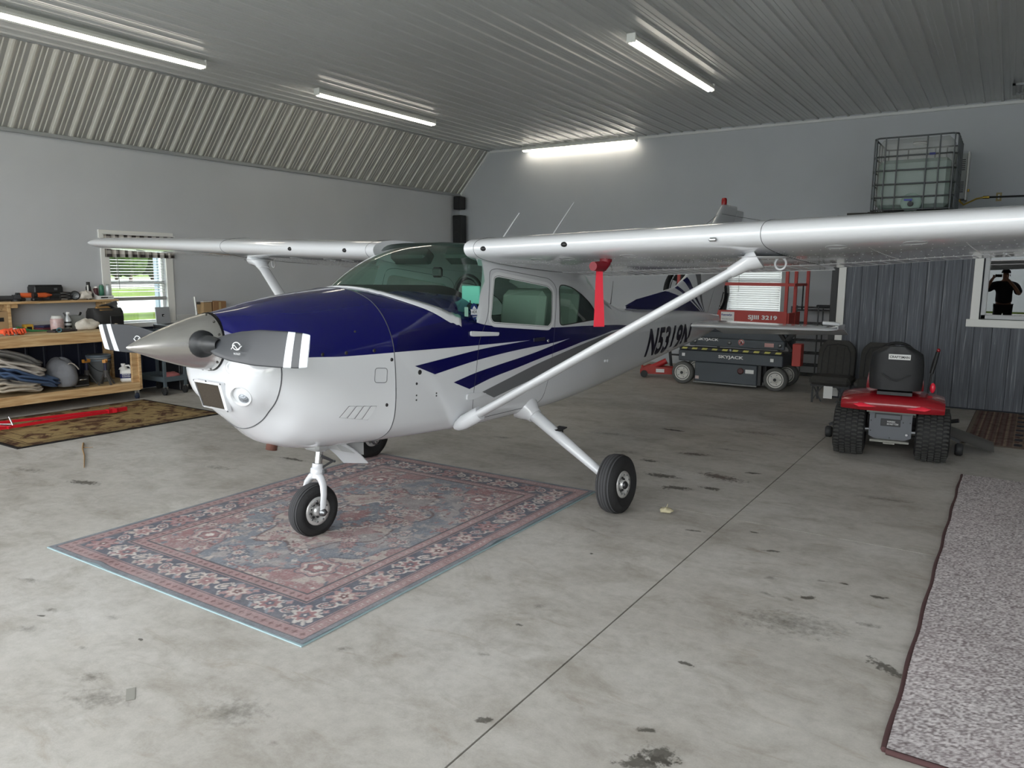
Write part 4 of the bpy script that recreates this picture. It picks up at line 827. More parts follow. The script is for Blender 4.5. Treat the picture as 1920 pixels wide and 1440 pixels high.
# --- main gear
for s in (1, -1):
    e = empty('main_gear', plane, (1.48, -s*1.36, .222))
    w_ = wheel(e, 'w', (0, 0, 0), .222, .165, .088, 10, 0)
    for ch in list(w_.children): ch.parent = e; ch.rotation_euler = (-s*R(3), 0, 0)
    bpy.data.objects.remove(w_)
    P0, P1 = Vector((0, s*(1.36-.52), .475)), Vector((0, s*.10, .04))
    MB().tube([P0, P0.lerp(P1, .5), P1], [.058, .048, .035], 18, flat=((0, 0, 1), .85)).build('gear_leg', WHITE, e)
    MB().box((0, s*.085, .02), (.11, .05, .11), bev=.02).build('axle_flange', WHITE, e); MB().lathe([(.06, 0), (.06, .02), (.05, .03)], (0, s*.1, -.02), (0, s, 0), 16).build('brake_disc', STEEL, e)
    MB().lathe([(.03, 0), (.03, .03), (.02, .04), (0, .04)], (0, -s*.05, 0), (0, -s, 0), 14).build('hub_cap', mat('hub_dark', (70, 70, 72), .4, .8), e)
    a0 = P0.lerp(P1, .42)
    MB().box((.02, a0.y, a0.z+.055), (.10, .075, .008), ry=R(-8)).box((.02, a0.y, a0.z+.035), (.06, .03, .04)).build('step', mat('black_step', (30, 30, 32), .9), e)
    d = (P1-P0).normalized()
    MB().tube([P0-d*.02, P0+d*.035, P0+d*.07, P0+d*.10], [.125, .098, .074, .066], 20, flat=((0, 0, 1), .9)).build('gear_fairing', WHITE, e)
# --- wing struts
for s in (1, -1):
    e = empty('wing_strut', plane)
    p0, p1 = Vector((.60, -s*.62, .735)), Vector((1.10, -s*2.46, 1.875)); d = (p1-p0).normalized()
    MB().tube([p0, p1], [.055, .055], 20, flat=(Vector((0, s*.53, .85)).normalized(), .52)).build('strut_tube', WHITE, e)
    MB().tube([p0-d*.09, p0-d*.06, p0, p0+d*.09, p0+d*.14], [.02, .042, .055, .056, .053], 20, flat=((0, 1, 0), .75)).build('lower_cuff', WHITE, e)
    MB().tube([p1-d*.16, p1-d*.06, p1+d*.02], [.056, .068, .12], 20, flat=(Vector((0, s*.53, .85)).normalized(), .62)).build('upper_cuff', WHITE, e)
    MB().lathe([(.0, .012), (.12, .012), (.15, 0)], (1.13, -s*2.5, 1.888), (0, 0, -1), 24).build('cuff_plate', WHITE, e)
    MB().tube([(1.32+.004*math.cos(t_), -s*(2.54+.032*math.cos(t_)), 1.85+.036*math.sin(t_)) for t_ in np.linspace(0, 2*PI, 18, endpoint=False)], .007, 8, closed=True).build('tie_down_ring', WHITE, e)
# --- wings
def airfoil(n=30):
    xs = (1-np.cos(np.linspace(0, PI, n)))/2; yt = 5*.12*(.2969*np.sqrt(xs)-.126*xs-.3516*xs**2+.2843*xs**3-.1036*xs**4); m_, p_ = .02, .4
    yc = np.where(xs < p_, m_/p_**2*(2*p_*xs-xs**2), m_/(1-p_)**2*((1-2*p_)+2*p_*xs-xs**2)); return xs, (yc+yt)*(1+.22*np.exp(-xs/.07)), (yc-yt)*(1+.45*np.exp(-xs/.07))
AXS, AU, AL = airfoil()
WB = [.40, .50, .62, 2.6, 3.9, 5.2, 5.36, 5.44, 5.48]
def wst(b):
    le = float(np.interp(b, [.4, 2.6, 5.48], [.765, .77, .84])); cz = float(np.interp(b, [.4, 2.6, 5.48], [1.948, 2.01, 2.092])); te = float(np.interp(b, [.4, 2.6, 5.48], [2.40, 2.40, 2.02])); tz = float(np.interp(b, [.4, .55, 2.62, 3.3, 5.48], [1.765, 1.765, 1.835, 1.885, 2.0])); th = float(np.interp(b, [.4, .47, 5.25, 5.38, 5.46, 5.48], [1, 1, 1, 1, .85, .5])); return le, cz, te, tz, th
def wpt(b, x, y, s, extra=0):
    le, cz, te, tz, th = wst(b); ch = te-le; return (le+ch*x, -s*b, cz+(tz-cz)*x+y*ch*th+extra)
HX = .70
def wrow(b, s, x0, x1, n=26):
    X = x0+(x1-x0)*(1-np.cos(np.linspace(0, PI, n)))/2 if x0 == 0 else np.linspace(x0, x1, 8)
    U = np.interp(X, AXS, AU); Lw = np.interp(X, AXS, AL)
    up = [(x, u) for x, u in zip(X[::-1], U[::-1])]; dn = [(x, l) for x, l in zip(X, Lw)]
    return up+dn[1 if x0 == 0 else 0:]
def wingpiece(b0, b1, nb_, s, x0, x1, parent, name, m, droop=0., bs=None, **kw):
    g_ = MB(); rows = []
    for b in (bs if bs is not None else np.linspace(b0, b1, nb_)):
        rows.append([wpt(b, x, y, s, -droop*(x-x0)) for x, y in wrow(b, s, x0, x1)])
    g_.grid(rows, True, True)
    for r in (rows[0], rows[-1]): g_.add(r, [tuple(range(len(r)))], False)
    return g_.build(name, m, parent, **kw)
for s in (1, -1):
    e = empty('wing', plane)
    bs = sorted(set(np.round(np.concatenate([np.linspace(.47, .52, 3), np.linspace(.52, 5.2, 26), [5.22]]), 3)))
    wingpiece(0, 0, 0, s, 0, HX, e, 'wing_skin', WHITE, bs=bs)
    wingpiece(0, 0, 0, s, 0, 1, e, 'wing_tip', WHITE, bs=[5.225, 5.3, 5.36, 5.4, 5.43, 5.455, 5.47, 5.48])
    wingpiece(.60, 2.585, 12, s, HX+.006, 1, e, 'flap', WHITE, .055); wingpiece(2.605, 5.21, 14, s, HX+.006, 1, e, 'aileron', WHITE)
    wingpiece(.44, .595, 4, s, HX, .97, e, 'wing_root_fillet', WHITE)
    # beads on the control surfaces underneath
    rb = MB(); b = .68
    while b < 5.1:
        if not 2.5 < b < 2.68:
            dr = .055 if b < 2.6 else 0
            rb.tube([tuple(np.array(wpt(b, x, np.interp(x, AXS, AL), s, -dr*(x-HX)))+np.array([0, 0, -.001])) for x in (HX+.03, .8, .9, .94)], .003, 5)
        b += .085
    rb.build('underside_beads', WHITE, e)['kind'] = 'stuff'
    rv = MB()
    def rivet(b, x):
        p = Vector(wpt(b, x, np.interp(x, AXS, AL), s)); rv.add([p+Vector((dx, dy, -.0004-dz)) for dx, dy, dz in ((-.005, 0, 0), (0, -.005, 0), (.005, 0, 0), (0, .005, 0), (0, 0, .0022))], [(0, 1, 4), (1, 2, 4), (2, 3, 4), (3, 0, 4)], True)
    for x, st in ((.16, .05), (.27, .075), (.36, .05), (.52, .075), (.66, .05)):
        b = .6
        while b < 5.2: rivet(b, x); b += st
    for b in (.95, 1.35, 1.75, 2.15, 2.62, 3.1, 3.55, 4.0, 4.5, 5.0):
        for x in np.arange(.16, .68, .025): rivet(b, x)
    rv.build('rivets', RIVET, e)['kind'] = 'stuff'
    for b in (.99, 1.226, 1.694, 2.95, 3.33, 3.9, 4.5):
        c = Vector(wpt(b, .11, np.interp(.11, AXS, AL), s)); MB().tube([tuple(Vector(wpt(b+.055*math.cos(t), .115+.03*math.sin(t), np.interp(.115+.03*math.sin(t), AXS, AL), s))+Vector((0, 0, -.001))) for t in np.linspace(0, 2*PI, 22, endpoint=False)], .0022, 4, closed=True).build('inspection_cover', mat('cover_edge', (150, 151, 152), .4), e)
    for b in ((.648, 1.322) if s == 1 else (.813, 1.531)):
        p = Vector(wpt(b, .0, 0, s)); MB().ell(p+Vector((.004, 0, -.008)), (.03, .05, .034), 12, 8).build('leading_edge_vent', BLACKM, e)
    if s == 1:
        p = Vector(wpt(2.33, .0, 0, s)); MB().box(p+Vector((.004, 0, -.025)), (.03, .05, .022), bev=.008).build('stall_warning_vane', CHROME, e)
    for b in (.56, 2.6): MB().tube([tuple(Vector(wpt(b, x, y, s))+Vector((-.0004 if x < .05 else 0, 0, .0006 if y > 0 else -.0006))) for x, y in wrow(b, s, 0, HX)], .0016, 4).build('wing_seam', SEAM, e)
MB().tube([(1.05, -1.47, 1.92), (1.05, -1.47, 1.87), (1.03, -1.465, 1.85), (.99, -1.465, 1.848)], [.02, .018, .016, .014], 10).build('pitot_tube', WHITE, plane)
# reflected registration under the wing is a reflection: no lettering is placed there
# --- roof antennas and wires
for p0, p1 in (((1.10, -.5, 1.96), (1.385, -.5, 2.235)), ((1.53, -.6, 1.93), (2.0, -.6, 2.355))):
    MB().tube([p0, Vector(p0).lerp(Vector(p1), .5), p1], [.007, .0055, .004], 8).build('whip_antenna', WHITE, plane)
MB().tube([(3.66, 0, 1.41), (3.70, 0, 1.47), (3.74, 0, 1.70)], [.016, .004, .002], 8).build('thin_black_antenna', BLACKM, plane)
for p0, p1 in (((6.47, 0, 2.56), (1.6, -1.7, 1.985)), ((6.6, 0, 2.58), (1.9, -3.2, 2.0))): MB().tube([p0, Vector(p0).lerp(Vector(p1), .5)+Vector((0, 0, -.02)), p1], .003, 5).build('antenna_wire', mat('wire_dark', (60, 62, 64), .5), plane)
# --- fin, rudder, tailplane
FLE = [(1.20, 4.0), (1.42, 4.0), (1.50, 4.25), (1.59, 5.04), (1.64, 5.28), (1.71, 5.44), (1.75, 5.53), (2.0, 5.81), (2.43, 6.31), (2.62, 6.51), (2.69, 6.60), (2.712, 6.66)]
def fle(c): return float(np.interp(c, [p[0] for p in FLE], [p[1] for p in FLE]))
def frud(c): return float(np.interp(c, [1.10, 2.62, 2.72], [6.53, 7.415, 7.38]))
def fhinge(c): return float(np.interp(c, [1.2, 2.712], [6.24, 7.12]))
def finrow(c, x0, x1, t):
    X = (1-np.cos(np.linspace(0, PI, 14)))/2; L_ = frud(c)-fle(c); P = []
    for x in X[::-1]: q = x0+(x1-x0)*x; P.append((q, -t*2.2*math.sqrt(max(q-fle(c), 0)/L_)*(1-(q-fle(c))/L_)-.002, c))
    return P+[(a, -y, c_) for a, y, c_ in P[::-1]]
e = empty('tail_fin', plane)
cs = list(np.linspace(1.2, 1.75, 16))+list(np.linspace(1.8, 2.6, 10))+[2.64, 2.67, 2.69, 2.70, 2.712]
th = lambda c: float(np.interp(c, [1.2, 1.6, 1.8, 2.6, 2.69, 2.712], [.02, .03, .06, .045, .03, .01]))
rows = [finrow(c, fle(c), fhinge(c), th(c)) for c in cs]; g_ = MB().grid(rows, True, True); g_.add(rows[-1], [tuple(range(len(rows[-1])))], False); g_.build('fin_skin', WHITE, e)
cs2 = [1.2]+list(np.linspace(1.25, 2.5, 14))+[2.56]; rows = [finrow(c, fhinge(c)+.008, frud(c), th(c)) for c in cs2]; g_ = MB().grid(rows, True, True)
for r in (rows[0], rows[-1]): g_.add(r, [tuple(range(len(r)))], False)
g_.build('rudder', WHITE, e)
rows = [finrow(c, fhinge(2.56)+.03, frud(c), th(c)) for c in (2.565, 2.6, 2.64, 2.66)]; g_ = MB().grid(rows, True, True); g_.add(rows[-1], [tuple(range(len(rows[-1])))], False); g_.build('rudder_horn', WHITE, e)
def finb(a, c): 
    L_ = frud(c)-fle(c); q = min(max(a-fle(c), 0), L_); return th(c)*2.2*math.sqrt(q/L_)*(1-q/L_)+.002
DS = [(4.0, 1.425), (4.25, 1.5), (4.6, 1.54), (5.03, 1.589), (5.25, 1.50), (5.6, 1.40), (6.0, 1.27), (6.3, 1.20), (6.2, 1.19), (5.4, 1.29), (4.6, 1.36), (4.05, 1.39)]
fs_ = lambda a, c: max(finb(a, c) if c <= 2.7 else 0, 0)
skin('dorsal_paint', [[(4.02, 1.43), (4.25, 1.495), (4.6, 1.535), (5.03, 1.585), (5.07, 1.56), (5.62, 1.462), (6.05, 1.285), (6.22, 1.20), (5.6, 1.30), (4.8, 1.35), (4.02, 1.40)]], NAVY_STRIPE, .002, fn=fs_, parent=e, cut=.1, cuty=.03)
def fst(u0, u1, m):
    TOPS = [(5.03, 1.586), (5.21, 1.612), (5.29, 1.633), (5.435, 1.70), (5.545, 1.742), (5.68, 1.86), (5.80, 1.97)]; LOWS = [(5.60, 1.465), (5.68, 1.46), (5.78, 1.445), (5.86, 1.44), (5.94, 1.43), (6.02, 1.42), (6.08, 1.40)]
    return [TOPS[u0], TOPS[u1], LOWS[u1], (6.16, 1.25), LOWS[u0]] if u1 < 4 else [TOPS[u0], TOPS[u1], LOWS[u1], (6.2, 1.24), LOWS[u0]]
skin('fin_stripe', [fst(1, 2, 0)], NAVY_STRIPE, .0025, fn=fs_, parent=e, cut=.1, cuty=.03); skin('fin_stripe', [fst(3, 4, 0)], NAVY_STRIPE, .0025, fn=fs_, parent=e, cut=.1, cuty=.03)
skin('fin_stripe_grey', [fst(5, 6, 0)], STRIPE_GREY, .0025, fn=fs_, parent=e, cut=.1, cuty=.03)
skin('fin_number', [[(6.75, 2.47), (6.87, 2.46), (6.83, 2.40), (6.80, 2.36), (6.74, 2.37)]], mat('black_registration_vinyl', (20, 20, 40), .35), .003, (1,), fn=fs_, parent=e)
MB().cyl((6.68, 0, 2.705), (6.68, 0, 2.735), .035, n=14).lathe([(.037, 0), (.036, .05), (.028, .07), (0, .075)], (6.68, 0, 2.725), (0, 0, 1), 16).build('beacon', mat('red_beacon_lens', (150, 20, 24), .15), e, label='red rotating beacon')
def tail_row(b, x0, x1, droop):
    le = float(np.interp(b, [.05, 1.70, 1.76, 1.78], [5.25, 5.70, 5.74, 5.80])); te = float(np.interp(b, [.05, 1.78], [6.55, 6.40])); ch = te-le; th_ = float(np.interp(b, [.05, 1.7, 1.76, 1.78], [1, 1, .6, .15])); c0 = 1.155
    X = (1-np.cos(np.linspace(0, PI, 16)))/2; P = []
    for x in X[::-1]:
        q = x0+(x1-x0)*x; y = .105*2.0*(math.sqrt(q)*(1-q))*th_*ch*.42+.002; dz = -droop*max(0, q-.62)*ch; P.append((le+ch*q, b, c0+y+dz))
    for x in X[1:]: 
        q = x0+(x1-x0)*x; y = .105*2.0*(math.sqrt(q)*(1-q))*th_*ch*.42+.002; dz = -droop*max(0, q-.62)*ch; P.append((le+ch*q, b, c0-y+dz))
    return P
for s in (1, -1):
    e2 = empty('tailplane', plane)
    for nm_, x0, x1, b0, b1 in (('stabilizer', 0, .62, .05, 1.78), ('elevator', .625, 1, .14, 1.76)):
        rows = [[(x, -s*y, z) for x, y, z in tail_row(b, x0, x1, .36)] for b in list(np.linspace(b0, 1.7, 10))+[1.73, 1.75, b1]]
        g_ = MB().grid(rows, True, True)
        for r in (rows[0], rows[-1]): g_.add(r, [tuple(range(len(r)))], False)
        g_.build(nm_, WHITE, e2)
    MB().tube([(5.86, -s*1.60, 1.225), (5.86, -s*1.72, 1.222), (5.87, -s*1.785, 1.215)], [.022, .024, .015], 10).box((6.0, -s*1.77, 1.18), (.3, .012, .05), bev=.004).build('elevator_horn', WHITE, e2)
# --- cabin interior
SEATG = mat('grey_seat_cloth', (168, 172, 166), .9); INT = mat('pale_cabin_lining', (176, 178, 170), .8); DASH = mat('dark_instrument_panel', (36, 38, 40), .6)
MB().box((1.45, 0, .80), (1.3, .98, .04)).build('cabin_floor', mat('cabin_carpet', (90, 90, 88), .95), plane)
MB().box((.80, 0, 1.36), (.05, 1.06, .38), bev=.02).build('instrument_panel', DASH, plane)
for a, s in ((1.45, 1), (1.45, -1), (2.15, .55), (2.15, -.55)):
    e = empty('cabin_seat', plane, (a, -s*.29, .82))
    MB().box((0, 0, .19), (.48, .46, .16), bev=.05).build('cushion', SEATG, e); MB().box((.27, 0, .53), (.12, .45, .58), ry=R(10), bev=.05).build('seat_back', SEATG, e)
    MB().box((.335, 0, .56), (.02, .36, .42), ry=R(10), bev=.008).build('seat_back_insert', mat('black_seat_insert', (26, 28, 28), .8), e)
for s in (1, -1):
    MB().cyl((.82, -s*.29, 1.36), (1.02, -s*.29, 1.36), .014, n=10).tube([(1.02, -s*.29+.13*math.cos(t), 1.36+.09*math.sin(t)) for t in np.linspace(R(150), R(390), 14)], .014, 8).build('control_yoke', BLACKM, plane)
    MB().box((1.02, -s*.30, 1.905), (.12, .40, .10), ry=R(35), bev=.02).build('sun_visor', mat('visor_dark', (40, 52, 48), .6), plane)
MB().tube([(.98, .13*math.cos(t)-.33, 1.60+.15*math.sin(t)) for t in np.linspace(0, PI, 14)], .022, 8).ell((.98, -.20, 1.57), (.07, .05, .11), 12, 8).ell((.98, -.46, 1.57), (.07, .05, .11), 12, 8).build('headset', BLACKM, plane)
MB().box((.86, -.46, 1.62), (.02, .17, .13), bev=.006).build('tablet_mount', mat('pale_aqua_screen', (150, 214, 206), .4), plane)
MB().cyl((.86, -.46, 1.42), (.86, -.46, 1.58), .012).build('mount_arm', BLACKM, plane)
MB().box((.62, .42, 1.60), (.06, .12, .035), bev=.008).build('dash_box', mat('pale_aqua_box', (150, 214, 206), .4), plane)
MB().box((1.0, -.0, 1.78), (.05, .09, .08), bev=.015).build('compass', BLACKM, plane)
# --- pitot cover hangs from the pitot tube: a thing of its own
pc = thing('pitot_cover', 'red pitot tube cover with hanging red ribbon under near wing', 'cover', (PX, PY, 0), YW)
RED = mat('red_vinyl', (116, 12, 28), .5); RIB = mat('red_ribbon', (204, 30, 52), .6)
MB().tube([(1.055, -1.47, 1.90), (1.05, -1.47, 1.85), (1.02, -1.468, 1.828), (.90, -1.465, 1.828)], [.032, .036, .036, .03], 14).build('sleeve', RED, pc)
MB().lathe([(.04, 0), (.042, .015), (.04, .03)], (1.055, -1.47, 1.885), (0, 0, -1), 16).build('collar', RED, pc)
b = MB(); rows = []
for t in np.linspace(0, 1, 12): z = 1.815-.385*t; hw_ = .022+.016*t; rows.append([(.985+.012*math.sin(t*3)+hw_*u*.75, -1.465-hw_*u*.65+.006*math.sin(4*t), z) for u in (-1, 1)])
b.grid(rows); b.grid([[(x+.002, y+.002, z) for x, y, z in r] for r in rows]); b.build('ribbon', RIB, pc)
# ================================================================ rugs
def color_grid(name, w, h, colr, z, m, parent, thick=.008, wave=None, nx=None, ny=None):
    """woven sheet with a colour per vertex; colr[ny][nx][3] linear"""
    ny, nx = colr.shape[:2]; X, Y = np.meshgrid(np.linspace(-w/2, w/2, nx), np.linspace(-h/2, h/2, ny)); Z = np.full_like(X, z) if wave is None else z+wave(X, Y)
    V = np.stack([X, Y, Z], -1).reshape(-1, 3); I = np.arange(nx*ny).reshape(ny, nx); Fq = np.stack([I[:-1, :-1], I[:-1, 1:], I[1:, 1:], I[1:, :-1]], -1).reshape(-1, 4)
    me = bpy.data.meshes.new(name); me.from_pydata(V.tolist(), [], Fq.tolist()); me.materials.append(m)
    at = me.color_attributes.new('Col', 'FLOAT_COLOR', 'POINT'); c4 = np.ones((nx*ny, 4), np.float32); c4[:, :3] = colr.reshape(-1, 3); at.data.foreach_set('color', c4.ravel()); me.polygons.foreach_set('use_smooth', [True]*len(me.polygons)); me.update()
    return link(name, me, parent)
def L3(*c): return np.array(lin(c)[:3])
def blotch(shape, f, seed, oct=4):
    r = np.random.default_rng(seed); H, Wd = shape; out = np.zeros(shape); amp = 1; tot = 0
    for o in range(oct):
        gy, gx = int(f*2**o*H/Wd)+2, int(f*2**o)+2; g = r.random((gy, gx)); y = np.linspace(0, gy-1.001, H); x = np.linspace(0, gx-1.001, Wd); yi, xi = y.astype(int), x.astype(int); fy, fx = (y-yi)[:, None], (x-xi)[None]; fy, fx = fy*fy*(3-2*fy), fx*fx*(3-2*fx)
        out += amp*((g[yi][:, xi]*(1-fx)+g[yi][:, xi+1]*fx)*(1-fy)+(g[yi+1][:, xi]*(1-fx)+g[yi+1][:, xi+1]*fx)*fy); tot += amp; amp *= .55
    return out/tot
def big_rug():
    w, h = 2.36, 3.12; st = .0068; nx, ny = int(w/st), int(h/st); X, Y = np.meshgrid(np.linspace(0, w, nx), np.linspace(0, h, ny)); d = np.minimum(np.minimum(X, w-X), np.minimum(Y, h-Y))
    NAV, PNK, ROSE, BGE, BLU, DRO, CRM = L3(66, 74, 98), L3(164, 116, 116), L3(150, 86, 90), L3(190, 170, 158), L3(106, 118, 134), L3(112, 52, 58), L3(204, 192, 182)
    C = np.zeros((ny, nx, 3)); C[:] = BLU
    n1, n2, n3 = blotch((ny, nx), 6, 1), blotch((ny, nx), 22, 2), blotch((ny, nx), 60, 3, 3)
    fx, fy = (X-w/2)/(w/2-.42), (Y-h/2)/(h/2-.42); ang = np.arctan2(fy, fx); rad = np.hypot(fx, fy)
    def put(mask, c): C[mask] = c
    def disc(cx, cy, r, c, k=1, ph=0, amp=.0, ring=None, asp=1., rot=0.):
        x0, x1, y0, y1 = max(int((cx-r*1.6)/w*nx), 0), min(int((cx+r*1.6)/w*nx)+2, nx), max(int((cy-r*1.6)/h*ny), 0), min(int((cy+r*1.6)/h*ny)+2, ny)
        if x1 <= x0 or y1 <= y0: return
        dx, dy = X[y0:y1, x0:x1]-cx, Y[y0:y1, x0:x1]-cy; u, v = dx*math.cos(rot)+dy*math.sin(rot), (-dx*math.sin(rot)+dy*math.cos(rot))/asp
        q = np.hypot(u, v)/(1+amp*np.cos(k*(np.arctan2(v, u))+ph)); m = q < r
        if ring: m &= q > r-ring
        C[y0:y1, x0:x1][m] = c
    # field: mottled blue, pink corners, beige scalloped medallion
    put((n1 > .53)&(n2 > .45), L3(128, 126, 132)); put(n2 > .60, L3(150, 140, 140))
    corner = (np.abs(fx)**1.1+np.abs(fy)**1.1+.07*np.sin(14*ang)) > 1.22; put(corner, PNK*.9); put(corner&(n2 > .55), ROSE); put(corner&(n2 < .42), BGE*.85)
    edge = np.abs(np.abs(fx)**1.1+np.abs(fy)**1.1+.07*np.sin(14*ang)-1.22) < .016; put(edge, L3(90, 92, 108))
    rm = rad*(1+.10*np.cos(8*ang)); med = rm < .62; put(med, BGE*.82); put(med&(n2 > .52), PNK*.9); put(med&(n1 > .55), L3(140, 130, 130)); put(np.abs(rm-.62) < .012, L3(100, 72, 78)); put(rm < .3, BLU*.95); put((rm < .3)&(n2 > .5), ROSE*.9); put(np.abs(rm-.3) < .012, CRM); put(rm < .12, ROSE)
    rr = np.random.default_rng(5)
    def flower(cx, cy, r, c1, c2, c3, k=None):
        k = k or int(rr.integers(5, 9)); ph = rr.random()*6; disc(cx, cy, r*1.12, NAV*.8, k, ph, .25); disc(cx, cy, r, c1, k, ph, .25); disc(cx, cy, r*.68, c2, k, ph+.6, .2); disc(cx, cy, r*.34, c3, 5, ph, .2); disc(cx, cy, r*.12, CRM)
    def paisley(cx, cy, r, rot, c1, c2):
        for f, c in ((1.2, CRM), (1., c1), (.78, c2), (.5, BGE*.9), (.3, c1)):
            disc(cx, cy, r*f, c, 1, 0, .22, asp=.62, rot=rot); disc(cx+math.cos(rot+.5)*r*1.0, cy+math.sin(rot+.5)*r*1.0, r*.32*f, c, asp=.6, rot=rot+.9)
    pal = [(ROSE, PNK, DRO), (BGE, PNK, ROSE), (PNK, BGE, DRO), (CRM*.85, ROSE, NAV), (L3(92, 104, 124), BGE, ROSE)]
    for _ in range(620):
        x, y = rr.uniform(.44, w-.44), rr.uniform(.44, h-.44); p = pal[rr.integers(len(pal))]
        if rr.random() < .22: flower(x, y, rr.uniform(.03, .055), *p)
        elif rr.random() < .4: disc(x, y, rr.uniform(.012, .024), p[0], 4, rr.random()*6, .3)
        else: disc(x, y, rr.uniform(.018, .034), p[rr.integers(3)]*.9, 2, 0, .2, asp=.4, rot=rr.random()*6)
    for cx, cy in ((.66, .72), (w-.66, .72), (.66, h-.72), (w-.66, h-.72)):
        for r_, c in ((.13, NAV), (.12, PNK), (.095, BGE), (.075, NAV), (.066, ROSE), (.03, CRM)): disc(cx, cy, r_, c, 6, 0, .12)
    # scrolling vines
    put((np.abs(n3-.5) < .012)&(d > .42), L3(160, 152, 148)); 
    # inner pink border, wide navy border, outer pink border, blue edge
    def strip_(a, b, c): put((d >= a)&(d < b), c)
    strip_(.345, .42, PNK*.95); strip_(.115, .345, NAV); strip_(.035, .115, PNK*.92); strip_(0, .035, L3(98, 110, 122))
    for a in (.035, .115, .345, .42): strip_(a-.004, a+.004, L3(58, 58, 74)); 
    for a in (.125, .335): strip_(a-.003, a+.003, PNK)
    per = []
    def along(dd, step):
        out = []; x0, y0, x1, y1 = dd, dd, w-dd, h-dd
        for k in range(int((x1-x0)/step)+1): t = x0+(x1-x0)*k/int((x1-x0)/step); out += [(t, y0, 0), (t, y1, PI)]
        for k in range(1, int((y1-y0)/step)): t = y0+(y1-y0)*k/int((y1-y0)/step); out += [(x0, t, -PI/2), (x1, t, PI/2)]
        return out
    for i, (x, y, a) in enumerate(along(.23, .135)):
        dx, dy = math.cos(a), math.sin(a)
        if i % 4 < 2: flower(x, y, .070+.014*rr.random(), *pal[rr.integers(4)], k=7)
        else: paisley(x+.01*dx, y, .05, a+.9*(1 if rr.random() < .5 else -1), pal[rr.integers(2)][0], L3(80, 92, 108))
        for s in (1, -1):
            ox, oy = -dy*.07*s+dx*.06, dx*.07*s+dy*.06; disc(x+ox, y+oy, .026, [CRM*.8, BGE*.8, L3(120, 132, 146)][rr.integers(3)], 2, 0, .25, asp=.45, rot=a+s*.8); disc(x-ox*.9, y-oy*.9, .018, PNK, 4, 0, .3)
    for dd in (.075, .382):
        for i, (x, y, a) in enumerate(along(dd, .058)):
            if i % 2: disc(x, y, .016, CRM*.85, 4, 0, .25, asp=.7, rot=a+.6); disc(x, y, .008, ROSE)
            else: disc(x, y, .014, DRO, 4, 0, .3)
    worn = np.clip((n2-.5)*2.4+.5, 0, 1)[..., None]*np.clip((n1-.3)*2, 0, 1)[..., None]; C = C*(1-.30*worn)+L3(176, 170, 166)*.30*worn
    C *= (.80+.4*n3)[..., None]
    gy = C.mean(-1, keepdims=True); C = gy+(C-gy)*.62; C = (C*.80+L3(158, 154, 152)*.20)*1.12
    t = thing('persian_rug', 'faded pink and blue floral oriental rug under the nose wheel', 'rug', ((-5.062-2.704)/2, (2.312+5.452)/2, 0), R(.2))
    wave = lambda x, y: .003*(1+np.sin(x*5+y*2))*np.clip((np.abs(x)-.9)*3, 0, 1)+.012*np.exp(-((x+.62)**2+(y+1.54)**2)/.006)+.010*np.exp(-((x-1.17)**2+(y-.12)**2)/.006)
    color_grid('woven_pile', w, h, C, .0095, colattr('rug_weave', .95, .25, 260, .16, 190, (1, .3, 1)), t, wave=wave)
    MB().box((0, 0, .005), (w+.012, h+.012, .007)).build('backing', mat('pale_blue_rug_edge', (150, 172, 176), .9), t, label='pale blue bound edge')
big_rug()
def brown_rug():
    w, h = 1.74, 2.36; nx, ny = 150, 204; X, Y = np.meshgrid(np.linspace(0, w, nx), np.linspace(0, h, ny)); d = np.minimum(np.minimum(X, w-X), np.minimum(Y, h-Y)); TAN, BR, BK = L3(150, 128, 88), L3(74, 50, 34), L3(24, 20, 18)
    C = np.zeros((ny, nx, 3)); C[:] = TAN; n = blotch((ny, nx), 16, 9); C[n > .60] = L3(128, 104, 70); C[n > .68] = BR*1.3
    C[d < .03] = BK; m = (d > .03)&(d < .13); C[m] = np.where((n > .5)[..., None], BR, TAN*.7)[m]
    for a in (.13, .16, .30): C[np.abs(d-a) < .008] = BR*.7
    for cx, cy, a, b in [(.44+.86*i, .38+.52*j, .2, .15) for i in range(2) for j in range(4)]+[(.87, h/2, .2, .42)]:
        q = np.abs((X-cx)/a)+np.abs((Y-cy)/b); mm = (q < 1.)&(n > .42); C[mm] = BR*1.2; C[(q < .5)&(n > .5)] = L3(132, 108, 78); C[np.abs(q-1.12) < .05] = L3(96, 74, 48)
    C *= (.8+.4*blotch((ny, nx), 60, 3))[..., None]
    t = thing('brown_rug', 'tan and dark brown patterned rug beneath the red tow bar', 'rug', (-9.02, 4.72, 0), R(-.5))
    color_grid('woven_pile', w, h, C, .010, colattr('brown_weave', .95, .25, 260, .14, 150), t)
    MB().box((0, 0, .0048), (w+.02, h+.02, .0085)).build('backing', mat('black_rug_edge', (20, 18, 18), .95), t)
brown_rug()
